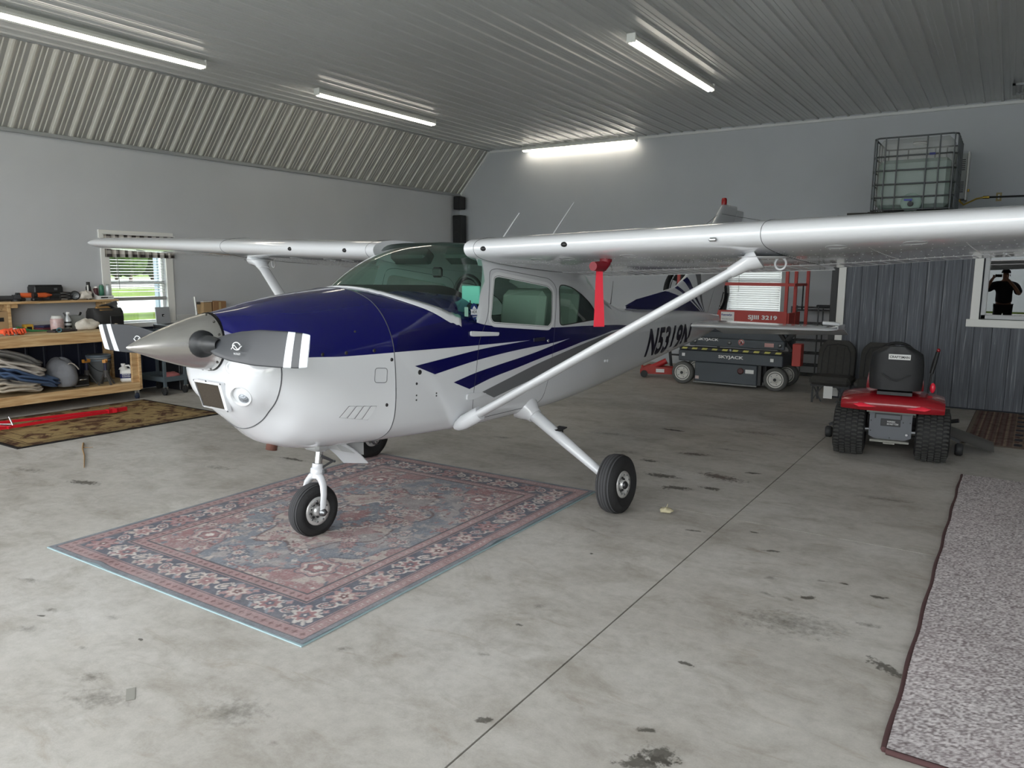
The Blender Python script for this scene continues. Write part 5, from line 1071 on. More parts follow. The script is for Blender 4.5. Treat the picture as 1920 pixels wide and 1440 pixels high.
def far_rug():
    w, h = 1.9, 2.38; nx, ny = 200, 220; X, Y = np.meshgrid(np.linspace(0, w, nx), np.linspace(0, h, ny)); n = blotch((ny, nx), 30, 4); TAN, RD, NV = L3(142, 124, 110), L3(104, 78, 74), L3(66, 66, 74)
    C = np.zeros((ny, nx, 3)); C[:] = L3(112, 94, 86)
    C[np.sin(X*70) > .6] = TAN; C[(X < .42)&(np.sin(X*110) > .2)] = RD*.9; mm = X > .46; tri = np.abs(((X*3.2+Y*3.2) % 1)-.5)+np.abs(((X*3.2-Y*3.2) % 1)-.5); C[mm] = np.where((tri > .55)[..., None], NV, TAN*.9)[mm]; C[mm&(tri < .25)] = RD
    C[n > .58] = C[n > .58]*.7; C[np.minimum(X, np.minimum(Y, h-Y)) < .03] = L3(120, 108, 98)
    t = thing('far_rug', 'red and navy tribal patterned rug by the blue office wall', 'rug', (.70, 10.55, 0), R(-1.5))
    color_grid('woven_pile', w, h, C, .010, colattr('tribal_weave', .95, .25, 260, .14, 150), t)
    MB().box((0, 0, .0048), (w+.02, h+.02, .0085)).build('backing', mat('brown_rug_edge', (90, 80, 72), .95), t)
far_rug()
def carpet():
    w, h = 2.7, 4.79; st = .0085; nx, ny = int(w/st), int(h/st); r = np.random.default_rng(3); n = r.random((ny, nx)); b1 = blotch((ny, nx), 5, 8); LT, DK, MV = L3(212, 207, 206), L3(118, 110, 110), L3(168, 152, 153)
    k = np.clip((n-.5)*1.4+.55, 0, 1)[..., None]; C = DK*(1-k)+LT*k; C = C*(1-.35*b1[..., None])+MV*.35*b1[..., None]; C *= (.86+.28*blotch((ny, nx), 3, 11))[..., None]
    t = thing('pile_carpet', 'grey mauve pile carpet lying along the right edge of the floor', 'carpet', (-.222+w/2, 2.975+h/2, 0), R(-.4))
    nz_ = r.random((ny, nx))*.004
    color_grid('pile', w, h, C, .018, colattr('pile_yarn', .95, .5, 420, .15, 300), t, wave=lambda x, y: nz_)
    MB().box((0, 0, .009), (w-.004, h-.004, .016)).build('backing', mat('maroon_carpet_edge', (66, 46, 46), .9), t)
    MB().tube([(-w/2-.006+.004*math.sin(y*9), y, .012) for y in np.linspace(-h/2, h/2, 60)], .012, 6).tube([(x, -h/2-.006, .012) for x in np.linspace(-w/2, w/2, 12)], .012, 6).build('bound_edge', mat('maroon_binding', (70, 46, 46), .9), t, label='maroon bound edge')
carpet()
# ================================================================ scissor lift
DG = mat('lift_dark_grey', (66, 72, 78), .5, var=.08, vscale=5); RL = mat('lift_red', (172, 50, 40), .45); WH = mat('label_white', (228, 228, 226), .5); YE = mat('hazard_yellow', (196, 190, 96), .5); BK = mat('black_paint', (24, 25, 27), .5)
LY = 11.87
lf = thing('scissor_lift', 'dark grey scissor lift with red platform rails by the back window', 'lift', (-3.62, 12.27, 0)); ox, oy = -3.62, 12.27
def LX(x, y, z): return (x-ox, y-oy, z)
for x in (-4.37, -2.885):
    for y in (LY+.06, 12.62):
        e = empty('wheel', lf, LX(x, y, .182)); MB().lathe([(.10, -.06), (.165, -.06), (.18, -.045), (.181, 0), (.18, .045), (.165, .06), (.10, .06)], (0, 0, 0), (0, 1, 0), 32).build('tyre', mat('grey_solid_tyre', (92, 92, 90), .85), e)
        MB().lathe([(.128, -.062), (.12, -.066), (.10, -.052), (.05, -.05), (.045, -.066), (.03, -.08), (0, -.08)], (0, 0, 0), (0, 1, 0), 28).build('wheel_disc', mat('white_wheel_disc', (206, 204, 198), .5), e)
        b = MB(); [b.cyl((math.cos(t)*.075, -.048, math.sin(t)*.075), (math.cos(t)*.075, -.06, math.sin(t)*.075), .009, n=8) for t in np.linspace(0, 2*PI, 6)[:-1]]; b.build('wheel_nut', STEEL, e)['kind'] = 'stuff'
        MB().cyl((0, -.084, 0), (0, -.06, 0), .025, n=12).build('hub', BK, e)
bx('battery_door', LX(-3.675, LY+.10, .215), (1.0, .12, .32), DG, lf, bev=.012); bx('door_sill', LX(-3.675, LY+.03, .05), (1.02, .05, .02), mat('sill_grey', (120, 122, 122), .5), lf)
bx('pothole_guard', LX(-3.14, LY+.10, .22), (.05, .1, .32), BK, lf)
bx('chassis', LX(-3.62, 12.27, .465), (1.66, .76, .18), DG, lf, bev=.012); bx('chassis_underside', LX(-3.62, 12.29, .24), (1.1, .5, .28), BK, lf)
b = MB()
for k in range(10): x = -4.40+k*.165; b.prism([LX(x+dx, LY+.018, z) for dx, z in ((0, .572), (.085, .572), (.105, .602), (.02, .602))], (0, .004, 0))
MB().box(LX(-3.62, LY+.06, .585), (1.64, .08, .05), bev=.006).build('tray_edge', BK, lf); b.build('hazard_marks', YE, lf)['kind'] = 'stuff'
for k, (z, yo) in enumerate(((.70, .0), (.80, .12), (.90, .24))):
    for y in (LY+.10+yo, 12.55-yo): bx('scissor_arm', LX(-3.54, y, z), (1.50, .05, .135), DG, lf, bev=.01)
for x in (-4.2, -3.64, -2.86):
    for z in (.70,): MB().lathe([(.03, 0), (.03, .012), (0, .012)], LX(x, LY+.075, z), (0, -1, 0), 14).build('pivot_pin', STEEL, lf)
MB().lathe([(.03, 0), (.03, .012), (0, .012)], LX(-3.60, LY+.02, .585), (0, -1, 0), 14).build('pivot_pin', STEEL, lf)
MB().bar(LX(-2.9, LY+.12, .62), LX(-2.70, LY+.2, .92), .05).bar(LX(-2.68, LY+.12, .62), LX(-2.95, LY+.2, .95), .05).bar(LX(-2.95, LY+.3, .62), LX(-2.68, LY+.4, .92), .05).build('link_stack', BK, lf)
text('lettering', 'SKYJACK', LX(-3.585, LY+.008, .475), (1, 0, 0), (0, 0, 1), .062, WH, lf, .40, .03); text('lettering', 'SKYJACK', LX(-3.98, LY+.07, .735), (1, 0, 0), (0, 0, 1), .05, WH, lf, .34, .03)
MB().lathe([(.05, 0), (.05, .004), (0, .004)], LX(-3.45, LY+.073, .72), (0, -1, 0), 20).build('warning_disc', WH, lf); MB().tube([LX(-3.45+.04*math.cos(t), LY+.066, .72+.04*math.sin(t)) for t in np.linspace(0, 2*PI, 20, endpoint=False)], .006, 6, closed=True).bar(LX(-3.478, LY+.066, .748), LX(-3.422, LY+.066, .692), .01).build('warning_ring', mat('warning_red', (170, 40, 40), .5), lf)
MB().box(LX(-3.45, LY+.066, .715), (.03, .004, .045)).build('warning_hand', BK, lf)
for x, z, y, w_, h_, m in ((-2.95, .475, LY+.005, .05, .05, WH), (-4.36, .48, LY+.005, .05, .05, WH), (-3.02, .70, LY+.07, .14, .06, mat('pink_label', (196, 150, 146), .6)), (-3.29, .27, LY+.038, .13, .06, WH), (-4.13, .12, LY+.038, .06, .05, mat('pale_label', (200, 180, 176), .6))): bx('label', LX(x, y, z), (w_, .004, h_), m, lf)
MB().lathe([(.05, 0), (.05, .012), (.03, .014), (0, .01)], LX(-3.43, LY+.04, .27), (0, -1, 0), 18).build('charge_plug', mat('dark_red_plug', (70, 30, 30), .5), lf)
# platform, toe boards, guard rails
bx('platform_floor', LX(-3.62, 12.27, .985), (1.62, .72, .04), mat('platform_grey', (80, 82, 84), .6), lf)
bx('toe_board', LX(-3.66, LY+.03, 1.11), (1.78, .03, .225), RL, lf, bev=.004); bx('toe_board', LX(-3.62, 12.66, 1.08), (1.6, .03, .16), RL, lf); bx('toe_board', LX(-2.76, 12.27, 1.10), (.03, .72, .2), RL, lf); bx('toe_board', LX(-4.5, 12.27, 1.08), (.03, .72, .16), RL, lf)
text('lettering', 'SJIII 3219', LX(-3.13, LY+.01, 1.115), (1, 0, 0), (0, 0, 1), .085, WH, lf, .44, .03)
bx('dealer_label', LX(-3.67, LY+.012, 1.12), (.21, .004, .15), WH, lf); text('label_lettering', 'Kennedys', LX(-3.68, LY+.009, 1.145), (1, 0, 0), (0, 0, 1), .04, mat('label_navy', (40, 50, 130), .5), lf, .17, .03); text('label_lettering', 'Rental Sales Service', LX(-3.67, LY+.009, 1.085), (1, 0, 0), (0, 0, 1), .018, BK, lf, .17)
for x, y in ((-2.80, LY+.04), (-2.66, 12.66), (-4.50, LY+.04), (-4.40, 12.66), (-2.76, 12.3), (-4.5, 12.3)): MB().bar(LX(x, y, 1.0), LX(x, y, 2.08), .045).build('guard_post', RL, lf)
for z in (1.625, 2.08):
    MB().bar(LX(-4.5, LY+.04, z), LX(-2.68, LY+.04, z), .04).build('guard_rail', RL, lf); MB().bar(LX(-4.5, 12.66, z), LX(-2.66, 12.66, z), .04).build('guard_rail', RL, lf); MB().bar(LX(-4.5, LY+.04, z), LX(-4.5, 12.66, z), .04).build('guard_rail', RL, lf); MB().bar(LX(-2.72, LY+.04, z), LX(-2.68, 12.66, z), .04).build('guard_rail', RL, lf)
MB().tube([LX(-2.62, LY+.3, 1.25+.35*(1-t)+.03*math.sin(t*40)) if True else 0 for t in np.linspace(0, 1, 40)], .012, 6).build('chain', BK, lf)
bx('control_box', LX(-2.60, LY+.12, .575), (.13, .18, .34), RL, lf, bev=.008); MB().tube([LX(-2.55, LY+.04, .42), LX(-2.54, LY+.02, .32), LX(-2.55, LY+.02, .25)], .01, 6).build('plug_cord', BK, lf)
# red floor jack seen under the tail
jk = thing('floor_jack', 'small red floor jack behind the lift under airplane tail', 'jack', (-4.98, 12.45, 0), R(20))
MB().prism([(-.34, -.14, .06), (.3, -.14, .06), (.34, -.14, .16), (-.2, -.14, .2), (-.34, -.14, .14)], (0, .02, 0)).prism([(-.34, .12, .06), (.3, .12, .06), (.34, .12, .16), (-.2, .12, .2), (-.34, .12, .14)], (0, .02, 0)).build('side_plate', RL, jk)['kind'] = 'stuff'
MB().cyl((-.25, 0, .1), (.1, 0, .28), .05, n=12).build('lift_arm', mat('jack_red', (186, 40, 44), .4), jk); MB().tube([(-.3, 0, .14), (-.36, 0, .3), (-.34, .1, .34), (-.34, -.1, .34)], .02, 8).build('handle', RL, jk)
for x, r_ in ((-.27, .06), (.28, .05)):
    for y in (-.16, .16): MB().cyl((x, y-.02, r_), (x, y+.02, r_), r_, n=16).build('wheel', BK, jk)
bx('label', (0, -.143, .12), (.14, .003, .06), WH, jk)
# drum fan half hidden behind fin
fn = thing('drum_fan', 'large black drum fan on a stand behind the airplane fin', 'fan', (-4.72, 13.35, 0))
MB().lathe([(.56, -.12), (.575, -.12), (.575, .12), (.56, .12)], (0, 0, 1.45), (0, 1, 0), 48).build('drum', BK, fn)
for yy in (-.13, .13):
    b = MB()
    for r_ in (.15, .25, .35, .45, .54): b.tube([(r_*math.cos(t), yy, 1.45+r_*math.sin(t)) for t in np.linspace(0, 2*PI, 36, endpoint=False)], .005, 5, closed=True)
    for k in range(12): t = k*PI/6; b.cyl((.06*math.cos(t), yy, 1.45+.06*math.sin(t)), (.56*math.cos(t), yy, 1.45+.56*math.sin(t)), .005, n=5)
    b.build('guard', BK, fn)['kind'] = 'stuff'
for k in range(3):
    t = k*2*PI/3+.3; c, s_ = math.cos(t), math.sin(t); MB().grid([[(c*r_-s_*w_*.5*r_, .05*w_*2, 1.45+s_*r_+c*w_*.5*r_) for w_ in np.linspace(-.6, .6, 5)] for r_ in (.1, .25, .4, .5)]).build('blade', mat('fan_blade', (60, 62, 64), .5, .5), fn)
MB().cyl((0, -.08, 1.45), (0, .1, 1.45), .1, n=20).build('motor', BK, fn); MB().bar((-.58, 0, 1.45), (-.4, 0, .0), .04).bar((.58, 0, 1.45), (.4, 0, 0), .04).bar((-.45, -.3, .02), (-.45, .3, .02), .04).bar((.45, -.3, .02), (.45, .3, .02), .04).bar((-.45, 0, .3), (.45, 0, .3), .03).build('stand', BK, fn)
# wire rack
wr = thing('wire_rack', 'open black wire shelving rack between the lift and office corner', 'rack', (-2.62, 13.9, 0))
WRM = mat('rack_wire', (92, 94, 96), .4, .6)
for x in (-.5, -.06, .46):
    for y in (-.2, .2): MB().cyl((x, y, 0), (x, y, 1.24), .012, n=8).build('post', WRM, wr)
for z in (.05, .22, .43, .65, .95, 1.17, 1.22):
    b = MB()
    for y in np.linspace(-.2, .2, 6): b.cyl((-.5, y, z), (.46, y, z), .005 if abs(y) < .19 else .008, n=5)
    for x in np.linspace(-.5, .46, 9): b.cyl((x, -.2, z+.006), (x, .2, z+.006), .004, n=4)
    b.build('wire_shelf', WRM, wr)['kind'] = 'stuff'
tag(bx('black_remote', (-2.62, 13.85, 1.25), (.24, .1, .035), BK, None, bev=.008), 'flat black box lying on top of wire rack', 'box')
# ================================================================ riding mower
mw = thing('riding_mower', 'red riding mower with black high-back seat seen from behind', 'mower', (-.862, 8.2, 0), R(5))
MRED = mat('mower_red', (140, 20, 30), .25, coat=.4); LTR = mat('mower_tail_light', (226, 44, 66), .25); PLATE = mat('mower_grey_plate', (84, 87, 92), .45)
for s in (-1, 1):
    e = empty('rear_wheel', mw, (s*.363, 0, .266)); w_ = .29; r_ = .252
    MB().lathe([(.10, -w_/2+.03), (.2, -w_/2), (.235, -w_/2+.012), (r_, -w_/2+.04), (r_+.003, 0), (r_, w_/2-.04), (.235, w_/2-.012), (.2, w_/2), (.10, w_/2-.03)], (0, 0, 0), (1, 0, 0), 40).build('tyre', RUB, e)
    b = MB()
    for k in range(40):
        for j in range(5):
            t = 2*PI*(k+.5*(j % 2))/40; x = (j-2)*.054; c, s_ = math.cos(t), math.sin(t); rr = r_+.004-(.008 if abs(j-2) == 2 else 0)
            M = [(x+dx, (rr+dz)*c-dt*s_, (rr+dz)*s_+dt*c) for dz in (-.004, .010) for dx, dt in ((-.023, -.010), (.0, -.014), (.023, -.010), (.023, .008), (0, .004), (-.023, .008))]
            b.add(M, [(6, 7, 8, 9, 10, 11), (0, 1, 7, 6), (1, 2, 8, 7), (2, 3, 9, 8), (3, 4, 10, 9), (4, 5, 11, 10), (5, 0, 6, 11)], False)
    b.build('tread_lugs', mat('tyre_lug_rubber', (52, 52, 50), .85, var=.15, vscale=9), e)['kind'] = 'stuff'
    MB().lathe([(.11, w_/2-.035), (.10, w_/2-.03), (.09, w_/2-.07), (.03, w_/2-.06), (.03, w_/2-.03), (0, w_/2-.03)], (0, 0, 0), (s, 0, 0), 24).build('rim', mat('mower_rim', (150, 150, 146), .4, .3), e)
MB().cyl((-.25, 0, .266), (.25, 0, .266), .03, n=12).build('axle', STEEL, mw)
# hitch plate
e = empty('hitch_plate', mw, (0, -.14, .35)); MB().prism([(-.185, 0, .15), (.185, 0, .15), (.185, 0, -.12), (.12, 0, -.15), (-.12, 0, -.15), (-.185, 0, -.12)], (0, .02, 0)).build('plate', PLATE, e)
MB().box((0, -.03, -.155), (.34, .08, .02)).box((0, -.05, -.17), (.1, .06, .014)).build('drawbar', mat('drawbar_grey', (120, 120, 112), .5), e)
MB().box((.0, -.004, .02), (.17, .006, .07), bev=.002).build('warning_label', BK, e); text('label_lettering', 'WARNING\nDO NOT TOW', (.02, -.008, .02), (1, 0, 0), (0, 0, 1), .04, WH, e, .10)
MB().box((-.03, -.003, .10), (.22, .005, .012)).box((.09, -.003, .08), (.012, .005, .05)).box((-.135, -.003, .08), (.012, .005, .05)).build('pressed_slot', BK, e)
b = MB(); [b.cyl((x, .001, z), (x, -.006, z), .006, n=8) for x, z in ((-.17, .13), (.17, .13), (-.17, .03), (.17, .03), (-.17, -.07), (0, -.13), (.11, .03))]; b.build('bolt_head', BK, e)['kind'] = 'stuff'
MB().cyl((.145, -.005, -.085), (.145, -.02, -.085), .012, n=10).build('chrome_pin', CHROME, e)
# fender
prof = [(-.30, .50), (-.33, .545), (-.33, .59), (-.27, .635), (-.1, .665), (.2, .66), (.42, .63), (.46, .56)]
rows = []
for x in np.linspace(-.445, .445, 19):
    k = (abs(x)/.445)**3; rows.append([(x, y*(1-.13*k)+.03*k, .52+(z-.5)*(1-.32*k)-.02) for y, z in prof])
g_ = MB().grid(rows); g_.build('fender', MRED, mw); bx('fender_underside', (0, -.06, .50), (.42, .38, .04), mat('grey_underside', (118, 122, 114), .6), mw)
for s in (-1, 1): MB().prism([(s*.13, -.345, .545), (s*.26, -.335, .575), (s*.33, -.315, .555), (s*.28, -.33, .535)], (0, .03, .004)).build('tail_light', LTR, mw)
# seat
e = empty('seat', mw, (.015, -.02, .70)); SB = mat('black_vinyl_seat', (30, 31, 33), .5, bump=.15, bscale=150)
def seat_back():
    b = MB(); rows = []
    for z in np.linspace(0, .42, 13):
        t = z/.42; hw = .235*(1-.10*abs(2*t-.75)**2.2); hw *= (1-.5*max(0, t-.86)/.14) if t > .86 else 1
        rows.append([(hw*math.copysign(abs(math.cos(u))**.5, math.cos(u)), -.16-.05*t+.05*math.copysign(abs(math.sin(u))**.6, math.sin(u))+.05*abs(math.cos(u))**2, z) for u in np.linspace(0, 2*PI, 28, endpoint=False)])
    b.grid(rows, True, True); b.add(rows[-1], [tuple(range(28))], True); b.add(rows[0], [tuple(range(28))[::-1]], True); return b
seat_back().build('backrest', SB, e); MB().ell((0, .06, .03), (.46, .48, .16), 20, 10).build('cushion', SB, e)
MB().tube([(-.12+.24*t, -.248-.006*math.sin(PI*t), .16-.06*math.sin(PI*t)) for t in np.linspace(0, 1, 12)], .006, 6).build('moulded_crease', SB, e)
MB().box((.02, -.262, .325), (.185, .006, .05), rx=R(6)).build('badge', WH, e, label='white name badge'); text('badge_lettering', 'CRAFTSMAN', (.02, -.266, .325), (1, 0, 0), (0, -.1, 1), .024, BK, e, .165, .02)
MB().box((0, -.1, -.03), (.3, .25, .03)).build('seat_pan', BK, e); MB().cyl((-.1, -.16, -.04), (.1, -.16, -.04), .007, n=8).build('spring_bar', CHROME, e)
MB().tube([(.22, .1, -.05), (.235, .14, .12), (.27, .17, .30)], .009, 8).build('lever_rod', BK, mw, (0.08, 0, .70)); MB().tube([(.235, .135, .14), (.255, .155, .24), (.275, .172, .35)], [.018, .022, .018], 10).build('lever_grip', BK, mw, (.08, 0, .70)); MB().ell((.279, .174, .365), (.035, .035, .04), 10, 8).build('lever_button', MRED, mw, (.08, 0, .70))
MB().ell((.335, .06, .71), (.05, .05, .10), 12, 8).build('lever_knob', LTR, mw)
# body, hood, wheel, deck
bx('frame', (0, .45, .36), (.34, 1.0, .2), BK, mw, bev=.02)
rows = []
for y in np.linspace(.55, 1.42, 10):
    t = (y-.55)/.87; hw = .27-.06*t**2; top = .98-.16*t**2; rows.append([(hw*math.copysign(abs(math.cos(u))**.6, math.cos(u)), y, .50+(top-.50)*abs(math.sin(u))**.7) for u in np.linspace(0, PI, 16)])
g_ = MB().grid(rows); g_.add(rows[-1], [tuple(range(16))], False); g_.add(rows[0], [tuple(range(16))[::-1]], False); g_.build('hood', MRED, mw)
MB().bar((0, .52, .85), (0, .36, .98), .05).tube([(.17*math.cos(t), .34+.10*math.sin(t), .97+.13*math.sin(t)) for t in np.linspace(0, 2*PI, 22, endpoint=False)], .015, 8, closed=True).build('steering_wheel', BK, mw)
for s in (-1, 1):
    MB().lathe([(.06, -.07), (.14, -.075), (.165, -.05), (.17, 0), (.165, .05), (.14, .075), (.06, .07)], (s*.33, 1.2, .17), (1, 0, 0), 24).build('front_wheel', RUB, mw)
MB().prism([(-.52, .45, .12), (.50, .45, .12), (.55, .75, .12), (.40, 1.0, .12), (-.42, 1.0, .12), (-.55, .75, .12)], (0, 0, .13)).build('mowing_deck', BK, mw)
rows = [[(x, y, .25-(x-.5)*.32-.05*(abs(y-.72)/.2)**2) for y in np.linspace(.5, .94, 7)] for x in np.linspace(.5, .93, 7)]
for i, r__ in enumerate(rows):
    f = 1-.25*(i/6)**3; rows[i] = [(x, .72+(y-.72)*f, max(z, .02)) for x, y, z in r__]
MB().grid(rows).grid([[(x, y, z-.012) for x, y, z in r__] for r__ in rows]).build('discharge_chute', mat('dark_grey_chute', (84, 83, 80), .7), mw)
MB().cyl((.5, .40, .2), (.5, .40, .46), .012, n=8).cyl((.45, .55, .3), (.6, .5, .34), .02, n=8).build('deck_linkage', BK, mw)
for s, y in ((-1, .72), (1, .42)): MB().lathe([(0, -.035), (.05, -.035), (.062, -.02), (.062, .02), (.05, .035), (0, .035)], (s*.62, y, .062), (1, 0, 0), 18).build('gauge_wheel', mat('grey_black_wheel', (44, 45, 46), .6), mw); MB().bar((s*.5, y, .2), (s*.62, y, .14), .03).build('gauge_arm', BK, mw)
# ================================================================ removed seats standing by the office wall
SEATM = mat('charcoal_seat_cloth', (66, 65, 63), .95, bump=.3, bscale=220, var=.1, vscale=30); 
def bench_seat():
    t = thing('folding_seat', '', 'seat', (0, 0, 0))
    def pad(wd, hgt, th, tilt, loc, nm_, top):
        b = MB(); rows = []
        for k, z in enumerate(np.linspace(0, hgt, 14)):
            q = z/hgt; hw = wd/2*(1-(.42*max(0, (q-.62)/.38)**2.4 if top else .05*(2*q-1)**2)); rows.append([(hw*math.copysign(abs(math.cos(u))**.35, math.cos(u)), th/2*math.copysign(abs(math.sin(u))**.6, math.sin(u)), z) for u in np.linspace(0, 2*PI, 28, endpoint=False)])
        b.grid(rows, True, True); b.add(rows[0], [tuple(range(28))[::-1]], True); b.add(rows[-1], [tuple(range(28))], True); o = b.build(nm_, SEATM, t, loc, (tilt, 0, 0)); return o, rows
    o, rows = pad(.50, .50, .11, R(-12), (0, .1, .36), 'backrest', True)
    MB().tube([(x*.80, -.058, z*.97) for x, z in [(-.235, 0), (-.235, .2), (-.225, .33), (-.17, .43), (0, .455), (.17, .43), (.225, .33), (.235, .2), (.235, 0)]], .006, 6).build('piping', BK, t, (0, .1, .36), (R(-12), 0, 0))
    for x in (-.1, .0, .1): MB().cyl((x, -.056, .02), (x, -.056, .40), .004, n=5).build('stitched_seam', BK, t, (0, .1, .36), (R(-12), 0, 0))
    MB().box((0, -.10, .315), (.54, .48, .13), bev=.045).build('cushion', SEATM, t)
    MB().bar((-.25, -.3, .245), (.25, -.3, .245), .025).bar((-.25, .1, .245), (.25, .1, .245), .025).build('seat_frame', BK, t)
    for x in (-.22, .22):
        for y in (-.28, .08): MB().bar((x, y, 0), (x, y, .25), .022).build('leg', BK, t)
        MB().bar((x*.95, -.28, .23), (x*.45, -.28, .02), .014).bar((x*.45, -.28, .23), (x*.95, -.28, .05), .014).build('brace', BK, t)
    return t
s0 = bench_seat(); s0.location = (-1.98, 11.47, 0); s0['label'] = 'charcoal cloth removed seat on black legs nearest the wire rack'; s0['group'] = 'removed seats along the office wall'
s1 = dup(s0, loc=(-1.40, 11.40, 0), rz=R(3)); s1['label'] = 'charcoal removed seat half hidden behind mower left side'
s2 = dup(s0, loc=(-1.10, 10.75, .0), rz=R(-2)); s2['label'] = 'dark removed seat with only its top showing above mower seat'
tag(bx('white_card', (-1.985, 11.135, .165), (.115, .004, .17), WH, None), 'white paper card hanging under the seat nearest the rack', 'card')
# ================================================================ liquid tote on the office loft
tk = thing('liquid_tote', 'caged translucent plastic tote of greenish water on office loft', 'tank', (-1.23, 12.5, 2.58))
TP = bpy.data.materials.new('translucent_bottle'); TP.use_nodes = True; N = TP.node_tree.nodes; L = TP.node_tree.links; xx = N.new('ShaderNodeMixShader'); xx.inputs[0].default_value = .32; tt = N.new('ShaderNodeBsdfTransparent'); N['Principled BSDF'].inputs['Base Color'].default_value = lin((196, 198, 194)); N['Principled BSDF'].inputs['Roughness'].default_value = .35
L.new(tt.outputs[0], xx.inputs[1]); L.new(N['Principled BSDF'].outputs[0], xx.inputs[2]); L.new(xx.outputs[0], N['Material Output'].inputs[0])
WATER = mat('greenish_water', (112, 140, 132), .25); CAGE = mat('galvanised_cage', (92, 96, 98), .45, .6)
MB().box((0, 0, .585), (.93, 1.12, .95), bev=.07).build('bottle', TP, tk); MB().box((0, 0, .45), (.88, 1.08, .66), bev=.05).build('water', WATER, tk)
MB().lathe([(.13, 0), (.12, .012), (0, .014)], (0, -.56, .19), (0, -1, 0), 20).build('outlet_boss', mat('boss_pale', (150, 172, 162), .5), tk)
MB().cyl((0, -.56, .17), (0, -.64, .17), .035, n=14).build('valve', BK, tk); MB().box((-.03, -.62, .225), (.10, .02, .025)).cyl((0, -.61, .17), (0, -.61, .22), .012).build('valve_handle', mat('blue_handle', (36, 52, 150), .4), tk)
hx, hy = .5, .6
for z in (.10, .27, .445, .63, .82, 1.07):
    P = [(hx-.06 if 0 else x, y, z) for x, y in ((-hx+.06, -hy), (hx-.06, -hy), (hx, -hy+.06), (hx, hy-.06), (hx-.06, hy), (-hx+.06, hy), (-hx, hy-.06), (-hx, -hy+.06))]
    MB().tube(P, .011, 8, closed=True).build('cage_hoop', CAGE, tk)
for f in (.0, .12, .28, .66, .82, 1.):
    x = -hx+.03+f*(2*hx-.06)
    for y in (-hy-.008, hy+.008): MB().cyl((x, y, .09), (x, y, 1.07), .009, n=8).build('cage_bar', CAGE, tk)
for f in (.08, .25, .45, .65, .85):
    y = -hy+f*2*hy
    for x in (-hx-.008, hx+.008): MB().cyl((x, y, .09), (x, y, 1.07), .009, n=8).build('cage_bar', CAGE, tk)
for z in (.05,): MB().box((0, 0, .065), (1.06, 1.22, .03)).box((-.45, 0, .025), (.1, 1.2, .05)).box((0, 0, .025), (.12, 1.2, .05)).box((.45, 0, .025), (.1, 1.2, .05)).build('pallet', mat('black_pallet', (34, 35, 36), .7), tk)
MB().box((.22, -.62, .82), (.07, .01, .03)).build('cage_tag', mat('blue_tag', (30, 40, 110), .5), tk)
MB().lathe([(.09, 0), (.09, .03), (0, .035)], (0, 0, 1.045), (0, 0, 1), 18).build('fill_cap', WH, tk)
MB().bar((-2.02, 11.86, 2.635), (-1.5, 11.86, 2.635), .03).build('loft_board', mat('dark_loft_board', (58, 56, 52), .8), off)
ht = thing('wall_heater', 'grey louvred heater unit on back wall beside the tote', 'heater', (-.78, 14.30, 2.97))
MB().box((0, 0, .36), (.15, .28, .70), bev=.01).build('case', mat('heater_grey', (150, 153, 152), .4), ht); bx('front_edge', (.085, -.02, .36), (.025, .3, .74), WHITE_TRIM, ht, bev=.004); bx('side_strip', (-.14, 0, .38), (.03, .24, .86), STEEL, ht)
for g0 in (.46, .12):
    for k in range(6): bx('louver_slot', (-.005, -.142, g0+k*.03), (.10, .006, .014), BK, ht)
MB().cyl((.0, -.05, -.02), (0, -.05, .02), .02).cyl((.11, -.1, .12), (.115, -.1, .16), .015).build('fitting', BRASS if 'BRASS' in globals() else mat('brass', (190, 160, 80), .35, 1.), ht)
YW_ = mat('yellow_cable', (190, 158, 60), .5)
MB().tube([(-.78, 14.25, 2.96), (-.72, 14.3, 2.90), (-.62, 14.4, 2.96), (-.55, 14.44, 3.0), (-.46, 14.445, 3.015)], .012, 8).build('gas_hose', YW_, None); tag(bpy.data.objects['gas_hose'], 'yellow flexible gas line curving under the wall heater', 'hose')
cdt = thing('conduit', 'black conduit running right from heater along the back wall', 'pipe', (0, 14.44, 3.015)); MB().cyl((-.46, 0, 0), (2.5, 0, 0), .014, n=8).build('pipe', BK, cdt); MB().cyl((-.47, 0, 0), (-.38, 0, 0), .022, n=10).build('coupling', mat('brass', (190, 160, 80), .35, 1.), cdt)
ol = thing('wall_outlet', 'small outlet box with tan cover on the back wall conduit', 'outlet', (-.255, 14.46, 3.015)); bx('plate', (0, -.01, 0), (.075, .02, .13), mat('tan_plate', (176, 158, 112), .5), ol, bev=.003)
for z in (-.025, .025): MB().lathe([(.016, 0), (.016, .004), (0, .004)], (0, -.02, z), (0, -1, 0), 12).build('socket', WH, ol)
def speaker(label, x, z0, h, w_, y):
    t = thing('speaker', label, 'speaker', (x, y, z0)); MB().box((0, 0, h/2), (w_, .2, h), bev=.01).build('cabinet', BK, t)
    for k, (f, r_) in enumerate(((.3, .38), (.72, .30 if h < .4 else .38))): MB().lathe([(w_*r_, 0), (w_*r_*.9, .006), (w_*r_*.4, -.01), (0, -.004)], (0, -.1, h*f), (0, -1, 0), 20).build('cone', mat('speaker_cone', (40, 40, 42), .7), t)
    MB().box((0, .115, h*.5), (.06, .06, .05)).build('bracket', BK, t)
speaker('small black speaker high in corner under the sloped ceiling', -10.70, 3.19, .29, .2, 14.25); speaker('tall black speaker cabinet below the small corner speaker', -10.70, 2.42, .64, .24, 14.25)
